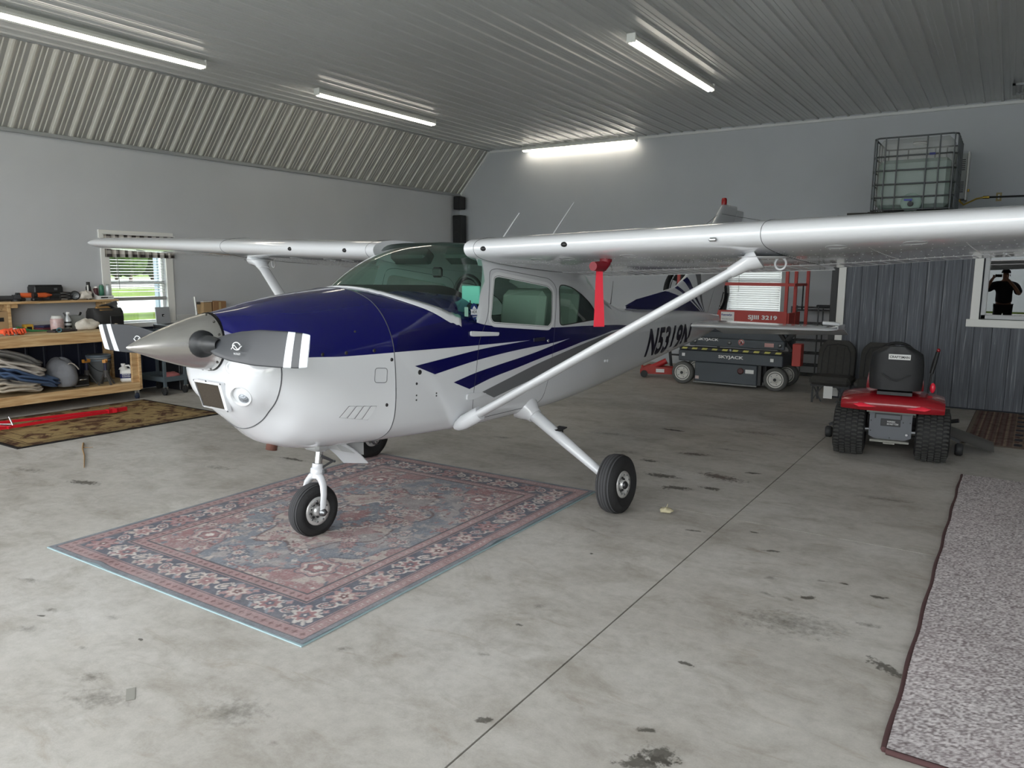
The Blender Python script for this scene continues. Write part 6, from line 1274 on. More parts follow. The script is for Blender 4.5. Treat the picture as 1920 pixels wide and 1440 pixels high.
# ================================================================ workbench and what lies on it
WOODM = bpy.data.materials.new('pine_lumber'); WOODM.use_nodes = True; N = WOODM.node_tree.nodes; L = WOODM.node_tree.links; p = N['Principled BSDF']; p.inputs['Roughness'].default_value = .65
tc = N.new('ShaderNodeTexCoord'); mp = N.new('ShaderNodeMapping'); mp.inputs['Scale'].default_value = (14, 1.2, 22); L.new(tc.outputs['Object'], mp.inputs[0]); nz = N.new('ShaderNodeTexNoise'); nz.inputs['Scale'].default_value = 1.6; nz.inputs['Detail'].default_value = 6; nz.inputs['Distortion'].default_value = 1.2; L.new(mp.outputs[0], nz.inputs['Vector'])
cr = N.new('ShaderNodeValToRGB'); L.new(nz.outputs['Fac'], cr.inputs[0]); e = cr.color_ramp.elements; e[0].position = .28; e[0].color = lin((150, 116, 76)); e[1].position = .6; e[1].color = lin((206, 176, 132)); q = e.new(.45); q.color = lin((188, 152, 106))
vo = N.new('ShaderNodeTexVoronoi'); vo.inputs['Scale'].default_value = 3.2; L.new(tc.outputs['Object'], vo.inputs['Vector']); kr = N.new('ShaderNodeValToRGB'); L.new(vo.outputs['Distance'], kr.inputs[0]); kr.color_ramp.elements[0].position = .04; kr.color_ramp.elements[0].color = (.35, .22, .14, 1); kr.color_ramp.elements[1].position = .10; kr.color_ramp.elements[1].color = (1, 1, 1, 1)
mx = N.new('ShaderNodeMix'); mx.data_type = 'RGBA'; mx.blend_type = 'MULTIPLY'; mx.inputs[0].default_value = 1; L.new(cr.outputs[0], mx.inputs[6]); L.new(kr.outputs[0], mx.inputs[7]); L.new(mx.outputs[2], p.inputs['Base Color'])
bn = thing('workbench', 'long pine workbench on casters along the left wall', 'workbench', (-10.4, 4.2, 0))
BY0, BY1 = -2.0, 1.79      # local y of bench ends
bx('worktop', (0, (BY0+BY1)/2, .976), (.80, BY1-BY0, .018), mat('worktop_ply', (196, 172, 132), .7, var=.12, vscale=4), bn)
bx('front_beam', (.38, (BY0+BY1)/2, .90), (.04, BY1-BY0, .135), WOODM, bn, bev=.004); bx('back_beam', (-.38, (BY0+BY1)/2, .90), (.04, BY1-BY0, .135), WOODM, bn)
bx('lower_shelf', (0, (BY0+BY1)/2, .232), (.76, BY1-BY0-.02, .016), mat('shelf_ply', (176, 152, 112), .75, var=.12, vscale=4), bn)
bx('front_rail', (.38, (BY0+BY1)/2-.02, .185), (.04, BY1-BY0-.04, .115), WOODM, bn, bev=.004); bx('back_rail', (-.38, (BY0+BY1)/2, .185), (.04, BY1-BY0, .115), WOODM, bn)
for y in (BY1-.02, BY1-.08, BY0+.05): 
    for x in (.34, -.34): bx('leg', (x, y, .535), (.09 if y != BY1-.08 else .04, .04 if y != BY1-.08 else .09, .80), WOODM, bn, bev=.004)
bx('end_rail', (0, BY1-.02, .185), (.72, .04, .115), WOODM, bn, bev=.003); bx('end_beam', (0, BY1-.02, .90), (.72, .04, .135), WOODM, bn)
bx('riser_shelf', (-.29, -.10, 1.35), (.30, 3.86, .03), WOODM, bn, bev=.003)
for y in (.42, 1.70, -1.9): bx('riser_post', (-.30, y, 1.16), (.26, .04 if y < 1.6 else .09, .35), WOODM, bn, bev=.003)
bx('riser_cleat', (-.20, .47, 1.31), (.04, .12, .05), WOODM, bn, bev=.003)
for y in (BY1-.06, BY0+.1):
    for x in (.33, -.33):
        e = empty('caster', bn, (x, y, 0)); MB().cyl((0, -.014, .042), (0, .014, .042), .042, n=20).build('wheel', mat('blue_black_wheel', (32, 40, 58), .5), e); MB().box((0, 0, .125), (.07, .07, .006)).bar((0, -.02, .045), (0, -.02, .12), .012, .03).bar((0, .02, .045), (0, .02, .12), .012, .03).build('fork', CHROME, e)
MB().tube([(.42+.0*t, -.6+.03*math.cos(t), .09+.02*math.sin(t)) for t in np.linspace(0, 4.5, 12)], .003, 6).build('hook', CHROME, bn, (-.06, 0, .0))
TZ, SZ, BZ = .986, 1.366, .241   # worktop, riser shelf, lower shelf heights
ORG = mat('tool_orange', (206, 92, 44), .5); CLO = mat('rag_cloth', (206, 200, 190), .95, bump=.4, bscale=50)
def it(name, label, cat, loc, rz=0, group=None): return thing(name, label, cat, loc, rz, group)
# riser shelf
def drill(label, y, rz):
    t = it('cordless_tool', label, 'tool', (-10.66, y, SZ), rz)
    MB().cyl((-.10, 0, .075), (.06, 0, .075), .032, n=16).lathe([(.032, .06), (.024, .09), (.016, .12), (.01, .14)], (0, 0, .075), (1, 0, 0), 14).build('motor_body', ORG, t)
    MB().bar((-.05, 0, .06), (-.07, 0, .02), .04, .035).box((-.06, 0, .022), (.12, .07, .04), bev=.01).build('grip_battery', BK, t); MB().cyl((-.105, 0, .075), (-.06, 0, .075), .034, n=16).build('end_vent', BK, t)
drill('orange cordless drill left of the black case on upper shelf', 4.86, R(80)); drill('orange and black tool just under the black case', 5.02, R(95)); bpy.data.objects['cordless_tool.001'].location.x = -10.585
t = it('power_tool', 'dark grey grinder lying at left end of upper shelf', 'tool', (-10.66, 4.66, SZ), R(85)); MB().cyl((-.16, 0, .04), (.05, 0, .04), .035, n=14).cyl((.05, 0, .04), (.13, 0, .045), .045, n=14).build('body', mat('dark_grey_tool', (52, 52, 54), .6), t); MB().cyl((.09, 0, .0), (.09, 0, .025), .06, n=18).build('disc', BK, t); MB().tube([(-.16, 0, .04), (-.25, .03, .02), (-.34, 0, .012)], .008, 6).build('cord', BK, t)
t = it('power_tool', 'black sander with trailing cord left of the orange drill', 'tool', (-10.62, 4.36, SZ), R(95)); MB().ell((0, 0, .06), (.24, .10, .12), 14, 8, flatbot=False).build('body', BK, t); MB().box((0, 0, .008), (.2, .09, .016)).build('pad', mat('pad_brown', (110, 84, 60), .8), t)
t = it('stacked_charger', 'grey battery charger box directly beneath the black case', 'charger', (-10.69, 5.14, SZ)); MB().box((0, 0, .05), (.16, .30, .10), bev=.012).build('body', mat('dark_grey_tool', (52, 52, 54), .6), t); bx('vent', (.081, .06, .05), (.004, .12, .05), BK, t)
t = it('hard_case', 'black hard case sitting on top of the upper shelf tools', 'case', (-10.69, 5.13, SZ+.101)); MB().box((0, 0, .045), (.20, .36, .09), bev=.012).build('shell', BK, t); bx('latch', (.102, .08, .05), (.008, .04, .03), STEEL, t); MB().box((0, 0, .095), (.19, .34, .02), bev=.008).build('lid', mat('case_black', (28, 28, 30), .5), t)
t = it('cable_coil', 'tangle of black cable right of the hard case', 'cable', (-10.63, 5.35, SZ)); MB().tube([(.05*math.cos(a)*(1+.2*math.sin(3*a)), .09*math.sin(a), .012+.006*a) for a in np.linspace(0, 16, 90)], .008, 6).build('coil', BK, t)
t = it('work_light', 'round black work light between cable and white rag', 'lamp', (-10.62, 5.47, SZ+.062), R(0)); MB().lathe([(.0, -.03), (.05, -.03), (.062, 0), (.062, .03), (.05, .035)], (0, 0, 0), (1, -.5, 0), 24).build('housing', BK, t); MB().lathe([(.05, .03), (.03, .024), (0, .026)], (0, 0, 0), (1, -.5, 0), 24).build('lens', mat('dark_lens', (70, 74, 76), .2), t)
t = it('rag', 'crumpled white rag beside the black spray can', 'rag', (-10.60, 5.60, SZ)); MB().ell((0, 0, .05), (.13, .17, .13), 28, 18, noise=.28, seed=3, flatbot=True).build('cloth', CLO, t)
def can(name, label, loc, r, h, body, capm=None, bandm=None, caph=.03, nozzle=False, cat='can'):
    t = it(name, label, cat, loc); MB().lathe([(0, 0), (r, 0), (r, h*.9), (r*.62, h), (0, h)], n=18).build('body', body, t)
    if bandm: MB().lathe([(r+.0006, h*.22), (r+.0006, h*.62)], n=18).build('label_band', bandm, t)
    if capm: MB().lathe([(r*.7, h*.96), (r*.72, h*.96+caph), (r*.6, h*.98+caph), (0, h*.98+caph)], n=16).build('cap', capm, t)
    return t
SIL = mat('silver_can', (196, 200, 202), .35, .3)
can('spray_can', 'tall black spray can with dark red band on upper shelf', (-10.68, 5.69, SZ), .034, .19, BK, BK, mat('dark_red_band', (140, 50, 56), .5), .055)
t = bx('white_tube', (-10.63, 5.655, SZ+.10), (.012, .016, .20), WH, None); tag(t, 'thin white tube standing against the black spray can', 'tube')
t = it('display_tray', 'white cardboard display tray of cans at shelf end', 'tray', (-10.66, 5.86, SZ), 0)
b = MB().box((0, 0, .004), (.2, .22, .008)).box((.098, 0, .025), (.006, .22, .05)).box((-.098, 0, .08), (.006, .22, .16))
for y in (-.108, .108): b.prism([(-.1, y, 0), (.1, y, 0), (.1, y, .05), (.02, y, .07), (-.06, y, .15), (-.1, y, .16)], (0, .005, 0))
b.build('tray_wall', mat('white_cardboard', (222, 222, 220), .7), t); bx('print_bar', (.1025, -.02, .025), (.002, .10, .018), BK, t); text('lettering', 'SPRAY', (.104, .065, .025), (0, 1, 0), (0, 0, 1), .016, BK, t); MB().lathe([(.03, 0), (.03, .002), (0, .002)], (-.03, -.109, .06), (0, -1, 0), 14).build('printed_logo', mat('logo_grey', (120, 120, 120), .7), t)
can('spray_can', 'green spray can in the white cardboard tray', (-10.66, 5.86, SZ+.009), .032, .19, mat('green_can', (64, 118, 96), .4), mat('grey_cap', (120, 130, 126), .5), None, .012)
can('spray_can', 'silver grey spray can at front of cardboard tray', (-10.63, 5.935, SZ+.009), .034, .19, SIL, mat('grey_cap', (120, 130, 126), .5), None, .012)
can('spray_can', 'dark maroon can at left of cardboard tray', (-10.68, 5.79, SZ+.009), .030, .15, mat('maroon_can', (84, 44, 50), .5), WH, None, .02)
# worktop
OG = mat('orange_glove_rubber', (236, 92, 52), .7)
t = it('rubber_gloves', 'bright orange rubber gloves heaped at left end of bench', 'gloves', (-10.10, 4.40, TZ), R(20))
for k in range(2):
    b = MB().ell((0, -.06+k*.1, .04), (.15, .12, .08), 16, 10, noise=.1, seed=k, flatbot=True)
    for f in range(5): a = -1.0+f*.42; b.tube([(.03, -.06+k*.1+.02*(f-2), .05), (.09+.01*f, -.08+k*.1+.035*(f-2), .055+.01*k), (.13+.012*(2-abs(f-2)), -.10+k*.1+.05*(f-2), .02)], [.017, .015, .010], 8)
    b.build('glove', OG, t)
can('small_can', 'small white can in front of the orange gloves', (-10.03, 4.43, TZ), .024, .085, mat('white_can', (206, 210, 206), .5), None, mat('teal_band', (110, 150, 150), .5), .0)
t = it('drill_battery', 'orange battery pack right of small white can', 'battery', (-10.05, 4.50, TZ)); MB().box((0, 0, .03), (.09, .06, .06), bev=.012).build('pack', ORG, t); bx('contact', (0, 0, .064), (.05, .03, .008), BK, t)
t = it('strap_roll', 'green webbing strap lying across the bench top', 'strap', (-10.30, 4.74, TZ), R(60)); MB().tube([(-.16, 0, .05), (-.10, .02, .04), (0, .0, .02), (.12, .03, .016), (.2, .02, .014)], [.045, .035, .022, .014, .012], 10, flat=((0, 0, 1), .7)).build('webbing', mat('green_strap', (44, 110, 62), .8), t)
t = it('yellow_box', 'small yellow box behind the green strap', 'box', (-10.66, 4.86, TZ)); MB().box((0, 0, .04), (.09, .10, .08), bev=.004).build('carton', mat('yellow_carton', (200, 160, 60), .6), t); bx('label', (.046, 0, .03), (.002, .06, .04), BK, t)
t = it('book_stack', 'dark red and navy books lying behind the clear jar', 'books', (-10.58, 5.06, TZ), R(10)); bx('book', (0, 0, .018), (.17, .24, .03), mat('maroon_cover', (96, 44, 56), .6), t, bev=.003); bx('book', (0, -.01, .05), (.16, .22, .028), mat('navy_cover', (44, 44, 76), .6), t, bev=.003, rz=R(6))
t = it('clear_jar', 'clear plastic jar with pinkish contents and white lid', 'jar', (-10.40, 5.10, TZ)); MB().lathe([(0, 0), (.075, 0), (.078, .02), (.078, .14), (.07, .155)], n=22).build('jar_wall', mat('clear_jar_pink', (190, 164, 162), .25, var=.25, vscale=16), t); MB().lathe([(.072, .155), (.06, .175), (.06, .19), (0, .19)], n=20).build('lid', mat('jar_lid', (206, 206, 202), .4), t)
t = it('spray_bottle', 'white and silver spray bottle right of the clear jar', 'bottle', (-10.38, 5.23, TZ)); MB().lathe([(0, 0), (.04, 0), (.042, .13), (.02, .18), (.014, .20)], n=18).build('bottle', SIL, t); MB().cyl((0, 0, .20), (0, 0, .22), .015).box((.015, 0, .225), (.06, .02, .02), bev=.004).build('trigger', WH, t); MB().lathe([(.0425, .03), (.043, .06)], n=18).lathe([(.0425, .09), (.043, .11)], n=18).build('band', BK, t)
t = it('grey_bin', 'grey plastic bin with two black handles behind spray bottle', 'bin', (-10.48, 5.36, TZ)); b = MB()
for c, d in (((0, -.085, .09), (.16, .006, .18)), ((0, .085, .09), (.16, .006, .18)), ((.08, 0, .09), (.006, .17, .18)), ((-.08, 0, .09), (.006, .17, .18)), ((0, 0, .004), (.16, .17, .008))): b.box(c, d)
b.build('bin_wall', mat('bin_grey', (128, 130, 128), .6), t); MB().bar((0, -.09, .16), (-.02, -.12, .22), .02).build('handle', BK, t); MB().bar((0, .07, .16), (.0, .10, .22), .02).build('handle', BK, t); bx('contents', (0, 0, .05), (.12, .13, .08), mat('navy_contents', (50, 56, 100), .6), t)
t = it('tool_tray', 'dark flat tray of tools in front of the jar', 'tray', (-10.12, 5.02, TZ), R(15)); MB().box((0, 0, .012), (.14, .34, .024), bev=.006).build('tray', mat('dark_tray', (56, 48, 50), .6), t); MB().bar((-.02, -.12, .03), (.0, .12, .03), .02).bar((.03, -.1, .03), (.02, .1, .03), .016).build('wrench', STEEL, t)
t = it('tape_roll', 'teal roll standing on edge in front of the tray', 'tape', (-10.03, 4.94, TZ+.031)); MB().lathe([(.018, -.022), (.031, -.022), (.031, .022), (.018, .022), (.018, -.022)], (0, 0, 0), (1, -.6, 0), 20).build('roll', mat('teal_tape', (60, 100, 108), .5), t)
t = it('rag', 'white cloth rag heaped before the black tool bag', 'rag', (-10.24, 5.39, TZ)); MB().ell((0, 0, .05), (.17, .30, .17), 30, 18, noise=.22, seed=8, flatbot=True).build('cloth', CLO, t)
t = it('tool_bag', 'open black tool bag with tan pockets at bench end', 'bag', (-10.40, 5.74, TZ), R(5))
rows = [[(.16*math.copysign(abs(math.cos(u))**.5, math.cos(u))*k, .21*math.copysign(abs(math.sin(u))**.5, math.sin(u))*k2, z) for u in np.linspace(0, 2*PI, 28, endpoint=False)] for z, k, k2 in ((0, .95, .95), (.02, 1, 1), (.14, 1.02, 1.03), (.22, .9, 1.04), (.27, .55, 1.02))]
g_ = MB().grid(rows, True, True); g_.add(rows[-1], [tuple(range(28))], False); g_.build('bag_body', mat('black_nylon', (34, 34, 34), .7, bump=.3, bscale=40), t)
MB().tube([(.02, -.16+.08*k, .25+.06*math.sin(k*.8)) for k in range(5)], .014, 8).build('handle', BK, t); MB().box((.06, -.05, .25), (.12, .2, .05), ry=R(30), bev=.01).build('tan_pocket', mat('tan_canvas', (140, 108, 62), .8), t); bx('side_pocket', (.165, .06, .1), (.02, .2, .14), BK, t, bev=.008)
MB().bar((.0, .02, .29), (.02, .18, .34), .004, .06).build('level_tool', STEEL, t)
can('small_tin', 'small brass tin near the propeller tip on bench', (-10.14, 5.74, TZ), .022, .07, mat('pale_brass_tin', (176, 168, 148), .4, .4), None, None, 0)
t = it('clipboard', 'silver framed clipboard leaning above the tool bag', 'clipboard', (-10.64, 5.95, TZ+.0)); MB().box((0, 0, .26), (.012, .22, .10), ry=R(-20)).build('board', STEEL, t); MB().bar((-.05, 0, .0), (-.02, 0, .24), .02).build('stand', STEEL, t)
t = it('cardboard_carton', 'small brown carton at far left behind the gloves', 'carton', (-10.66, 4.50, TZ)); MB().box((0, 0, .13), (.18, .20, .26), bev=.004).build('carton', mat('brown_card', (162, 134, 98), .8), t); bx('flap_mark', (.091, 0, .16), (.002, .10, .05), BK, t)
t = it('paper_sheet', 'white paper lying at left front of bench', 'paper', (-10.04, 4.24, TZ), R(12)); MB().grid([[(x, y, .002+.004*math.sin(x*20)*math.cos(y*14)**2) for y in np.linspace(-.15, .15, 8)] for x in np.linspace(-.08, .05, 6)]).build('sheet', WH, t)
# lower shelf
def blanket(label, loc, d, m, seed, rz=0, layers=3):
    t = it('moving_blanket', label, 'blanket', loc, rz, 'folded moving blankets on the bench shelf'); r_ = random.Random(seed); h = d[2]/layers
    b = MB()
    for k in range(layers):
        ph = r_.uniform(0, 6); w_ = d[0]*r_.uniform(.88, 1); l_ = d[1]*r_.uniform(.88, 1); rows = []
        for u in np.linspace(0, PI, 11):
            rows.append([((w_/2-.0)*math.copysign(abs(math.cos(v))**.45, math.cos(v))*abs(math.sin(u))**.3, l_/2*math.copysign(abs(math.sin(v))**.45, math.sin(v))*abs(math.sin(u))**.3, k*h+h/2-math.cos(u)*h*.56+.02*math.sin(v*3+ph)*d[2]/.3*(k > 0)+.012*math.sin(v*7+ph)+(.0 if k else .012)) for v in np.linspace(0, 2*PI, 44, endpoint=False)])
        b.grid([[(x, y, max(z, .002)) for x, y, z in r] for r in rows], True, True)
    b.build('folded_cloth', m, t); t.rotation_euler.x = R((0, -5, -18, -20, -23)[seed]); return t
BG = lambda n, c: mat(n, c, .95, bump=.5, bscale=26, var=.12, vscale=9)
blanket('cream blanket at bottom of the heap on lower shelf', (-10.30, 4.42, BZ+.035), (.6, .66, .13), BG('cream_blanket', (178, 168, 152)), 1)
blanket('blue quilted blanket in the middle of the heap', (-10.26, 4.54, BZ+.14), (.64, .80, .13), BG('blue_blanket', (62, 82, 112)), 2, R(4))
blanket('pale grey blanket over the blue blanket', (-10.28, 4.44, BZ+.29), (.62, .74, .12), BG('pale_grey_blanket', (172, 166, 158)), 3, R(-4))
blanket('dark grey blanket topmost of the heap on lower shelf', (-10.34, 4.42, BZ+.42), (.56, .80, .10), BG('dark_grey_blanket', (120, 118, 114)), 4, R(8), 2)
t = it('moving_blanket', 'grey blanket slumped at the right side of the heap', 'blanket', (-10.26, 5.02, BZ), R(0), 'folded moving blankets on the bench shelf'); MB().ell((0, -.0, .17), (.56, .36, .46), 34, 22, noise=.07, seed=5, flatbot=True).build('slumped_cloth', BG('slate_blanket', (112, 114, 118)), t); MB().tube([(.2, -.12+.26*t_, .12+.22*math.sin(PI*t_*.8)) for t_ in np.linspace(0, 1, 10)], .008, 6).build('seam', BG('pale_grey_blanket', (172, 166, 158)), t)
def jack(label, x, y, rz):
    t = it('jack_stand', label, 'jack stand', (x, y, BZ), rz); MB().lathe([(.03, .10), (.032, .20), (.026, .20)], n=12).build('collar', mat('stand_grey', (70, 68, 66), .6), t)
    for k in range(4): a = PI/4+k*PI/2; MB().bar((.02*math.cos(a), .02*math.sin(a), .16), (.11*math.cos(a), .11*math.sin(a), .006), .03, .012).build('leg', mat('stand_grey', (70, 68, 66), .6), t)
    MB().cyl((0, 0, .12), (0, 0, .30), .018, n=10).build('ratchet_post', mat('navy_post', (40, 40, 66), .5), t); MB().box((0, 0, .31), (.04, .10, .02)).box((0, -.045, .328), (.04, .015, .03)).box((0, .045, .328), (.04, .015, .03)).build('saddle', mat('orange_brass', (190, 130, 50), .5), t)
jack('jack stand with orange saddle nearer the black box', -10.30, 5.385, .3); jack('jack stand with orange saddle in front of the grey bucket', -10.10, 5.53, .8)
t = it('black_toolbox', 'black flat tool case beside the slumped grey blanket', 'case', (-10.34, 5.24, BZ)); MB().box((0, 0, .07), (.36, .20, .14), bev=.012).build('shell', BK, t); MB().tube([(.185, -.05, .09), (.21, -.05, .10), (.21, .05, .10), (.185, .05, .09)], .008, 6).build('handle', CHROME, t); bx('edge_strip', (.182, 0, .02), (.004, .18, .02), STEEL, t)
t = it('bucket', 'blue grey lidded bucket at back of lower shelf', 'bucket', (-10.50, 5.66, BZ)); MB().lathe([(0, 0), (.125, 0), (.145, .32), (.152, .32), (.152, .34), (.145, .34)], n=28).build('pail', mat('bucket_grey', (132, 138, 142), .5), t); MB().lathe([(.15, .34), (.158, .345), (.158, .37), (.14, .375), (0, .375)], n=28).build('lid', mat('bucket_lid', (104, 116, 126), .5), t); MB().lathe([(.154, .29), (.158, .30), (.154, .31)], n=28).build('rim_ring', mat('bucket_lid', (104, 116, 126), .5), t); MB().tube([(.15*math.sin(a), .152*math.cos(a), .30-.16*math.sin(a)) for a in np.linspace(0, PI, 14)], .004, 6).build('bail', BK, t)
t = it('jug', 'white jug with navy label at right end of lower shelf', 'jug', (-10.16, 5.845, BZ), R(-30)); MB().box((0, 0, .09), (.11, .15, .18), bev=.02).lathe([(.06, .175), (.045, .20), (.022, .215), (.022, .235)], (0, -.03, 0), n=16).build('bottle', mat('white_jug_plastic', (226, 226, 222), .4), t); MB().lathe([(.028, .228), (.028, .255), (0, .257)], (0, -.03, 0), n=16).build('cap', WH, t); MB().tube([(0, -.015, .22), (0, .04, .225), (0, .07, .19), (0, .068, .15)], .014, 8).build('handle', mat('white_jug_plastic', (226, 226, 222), .4), t)
NL = mat('navy_label', (34, 40, 92), .5); MB().box((0, 0, .085), (.1125, .1525, .10), bev=.02).build('label', NL, t); text('label_lettering', 'PREMIUM\nCLEANER', (.057, 0, .09), (0, 1, 0), (0, 0, 1), .04, WH, t, .10); text('label_lettering', 'PREMIUM\nCLEANER', (0, -.077, .09), (1, 0, 0), (0, 0, 1), .04, WH, t, .07)
# beyond the bench end: service cart, dark cabinet, boxes, tablet
ct = thing('service_cart', 'blue grey steel service cart behind the spinner', 'cart', (-10.33, 6.47, 0)); CM = mat('cart_blue_grey', (78, 88, 93), .5)
for x in (-.34, .34):
    for y in (-.16, .16):
        MB().bar((x, y, .12), (x, y, .84), .035).build('corner_post', CM, ct); e = empty('caster', ct, (x*.96, y, 0)); MB().cyl((0, -.016, .055), (0, .016, .055), .055, n=20).build('wheel', RUB, e); MB().bar((.0, -.024, .055), (.02, -.024, .125), .008, .03).bar((0, .024, .055), (.02, .024, .125), .008, .03).build('fork', CHROME, e)
for z in (.20, .84): MB().box((0, 0, z), (.72, .36, .012)).box((.36, 0, z+.03), (.01, .36, .07)).box((-.36, 0, z+.03), (.01, .36, .07)).box((0, .18, z+.03), (.72, .01, .07)).box((0, -.18, z+.03), (.72, .01, .07)).build('tray_shelf', CM, ct)
t = it('shop_towels', 'dull red shop towels on the lower cart shelf', 'towels', (-10.16, 6.52, .206)); MB().ell((0, 0, .045), (.26, .22, .11), 22, 12, noise=.12, seed=4, flatbot=True).build('cloth', mat('dull_red_cloth', (168, 100, 100), .95), t)
cb = thing('cabinet', 'black steel cabinet against the wall behind airplane nose', 'cabinet', (-10.5, 7.35, 0)); MB().box((0, 0, .49), (.60, 1.34, .96), bev=.01).build('carcass', mat('black_cabinet', (28, 29, 32), .5), cb)
for y in (-.33, .33): o_ = bx('door', (.305, y, .5), (.012, .62, .86), mat('cabinet_door_black', (34, 35, 38), .45), cb, bev=.004); MB().cyl((.02, -.02 if y > 0 else .02, -.08), (.02, -.02 if y > 0 else .02, .08), .008).build('handle', STEEL, o_, (0, -.24 if y > 0 else .24, .1))
CZ = .972
t = it('tablet', 'silver tablet with small dark square leaning on left window', 'tablet', (-10.72, 6.80, CZ)); MB().box((0, 0, .125), (.012, .235, .25), ry=R(-6), bev=.004).build('slab', mat('tablet_silver', (172, 176, 180), .35, .3), t); MB().box((.008, .0, .125), (.002, .036, .04), ry=R(-6)).build('square_mark', BK, t); MB().box((.0095, .008, .12), (.002, .016, .014), ry=R(-6)).build('mark_inset', WH, t)
t = it('cardboard_box', 'small brown box with white flap beside silver pole', 'box', (-10.60, 7.42, CZ)); MB().box((0, 0, .155), (.22, .15, .31), bev=.004).build('carton', mat('brown_card', (162, 134, 98), .8), t); MB().box((.02, 0, .315), (.2, .15, .01), ry=R(-4)).build('flap', WH, t)
t = it('cardboard_box', 'larger brown cardboard box right of the small box', 'box', (-10.62, 7.64, CZ)); MB().box((0, 0, .16), (.26, .24, .32), bev=.004).build('carton', mat('brown_card_dark', (144, 108, 74), .8), t); bx('tape_strip', (.131, 0, .16), (.002, .04, .3), mat('tan_tape', (176, 150, 110), .5), t)
t = it('metal_pole', 'silver clamp pole standing left of the cardboard boxes', 'pole', (-10.55, 7.27, CZ)); MB().cyl((0, 0, 0), (0, -.03, .40), .018, n=12).build('tube', ALU, t); MB().box((0, .02, .3), (.03, .08, .04), bev=.006).build('clamp', STEEL, t); MB().cyl((0, 0, 0), (0, 0, .015), .05, n=16).build('foot', STEEL, t)
# tow bar on the brown rug
tb = thing('tow_bar', 'bright red folding tow bar lying on the brown rug', 'tow bar', (0, 0, .019)); TR = mat('tow_bar_red', (196, 24, 40), .35)
MB().bar((-9.42, 3.70, .05), (-9.20, 5.10, .035), .024, .03).build('long_arm', TR, tb); MB().bar((-9.13, 3.66, .03), (-9.16, 5.02, .03), .026, .032).build('long_arm', TR, tb); MB().bar((-9.16, 5.0, .035), (-9.20, 5.26, .03), .05, .05).bar((-9.13, 5.08, .035), (-9.26, 5.11, .035), .05, .05).build('yoke', TR, tb)
MB().bar((-9.40, 3.80, .03), (-9.10, 3.88, .03), .03).build('cross_link', TR, tb); MB().cyl((-9.135, 3.93, .03), (-9.165, 3.905, .14), .010, n=10).build('pin', CHROME, tb); MB().cyl((-9.32, 3.82, .055), (-9.14, 3.92, .055), .007, n=8).build('bolt', CHROME, tb)
t = thing('twig', 'thin dry brown twig standing out on floor before the brown rug', 'twig', (-7.36, 3.76, .008)); MB().tube([(-.50, .26, 0), (-.25, .12, .004), (.05, -.02, .002), (.48, -.25, 0)], [.010, .007, .006, .004], 6).build('stem', mat('dry_twig', (150, 120, 82), .9), t); MB().tube([(-.3, .15, .0), (-.2, .2, .01)], [.005, .002], 5).build('spur', mat('dry_twig', (150, 120, 82), .9), t)
t = thing('dead_leaf', 'crumpled tan leaf on floor right of the near main wheel', 'leaf', (-2.02, 5.26, .002)); MB().ell((0, 0, .02), (.10, .07, .045), 12, 8, noise=.35, seed=6, flatbot=True).build('blade', mat('tan_leaf', (168, 160, 132), .9), t); MB().tube([(0, 0, .03), (.01, .01, .07)], .003, 5).build('stalk', mat('tan_leaf', (168, 160, 132), .9), t)
t = thing('floor_tape', 'short strip of old tape stuck on floor at front left', 'tape', (-2.98, 1.64, .0016), R(-32)); MB().box((0, 0, .0005), (.10, .035, .001)).build('strip', mat('old_tape', (142, 140, 132), .6), t)
vt = thing('ceiling_vent', 'grey slatted vent frame on the ceiling near the back wall corner', 'vent', (.10, 13.55, ZC-.022))
for x, y, w_, h_ in ((-.28, 0, .04, .7), (.28, 0, .04, .7), (0, -.33, .6, .04), (0, .33, .6, .04)): bx('frame_bar', (x, y, -.015), (w_, h_, .03), CH, vt)
for k in range(7): bx('slat', (-.21+k*.07, 0, -.012), (.02, .62, .02), CH, vt)
# ================================================================ photographer, seen mirrored in the office window
def skinned(name, verts, edges, radii, m, parent, root=0, sub=2):
    me = bpy.data.meshes.new(name); me.from_pydata(verts, edges, []); o = link(name, me, parent); sk = o.modifiers.new('s', 'SKIN'); sk.use_smooth_shade = True
    for i, r_ in enumerate(radii): me.skin_vertices[0].data[i].radius = (r_, r_) if not isinstance(r_, tuple) else r_
    me.skin_vertices[0].data[root].use_root = True; sb = o.modifiers.new('u', 'SUBSURF'); sb.levels = sub; sb.render_levels = sub
    dg = bpy.context.evaluated_depsgraph_get(); ev = o.evaluated_get(dg); m2 = bpy.data.meshes.new_from_object(ev); m2.materials.clear(); m2.materials.append(m); o.modifiers.clear(); o.data = m2; return o
pp = thing('person', 'person in dark clothes and cap holding up a phone, mirrored in office window', 'person', (.20, -.36, 0))
SKN = mat('skin', (196, 150, 124), .6); SHT = mat('charcoal_shirt', (48, 52, 58), .9); TRS = mat('dark_trousers', (44, 46, 52), .9)
PX_, PZ_ = -.20, 1.787     # phone, relative x and height
V = [(0, 0, 1.02), (0, 0, 1.20), (0, .0, 1.42), (0, -.01, 1.58), (0, .0, 1.68), (0, .03, 1.80), (0, .03, 1.90),
     (.11, 0, .95), (.12, .02, .55), (.12, -.02, .11), (.12, .12, .05), (-.11, 0, .95), (-.12, .02, .55), (-.12, -.02, .11), (-.12, .12, .05),
     (.22, 0, 1.56), (.34, .06, 1.30), (.20, .22, 1.52), (-.0, .27, 1.74), (-.22, 0, 1.56), (-.42, .10, 1.40), (-.34, .26, 1.62), (-.27, .29, 1.75)]
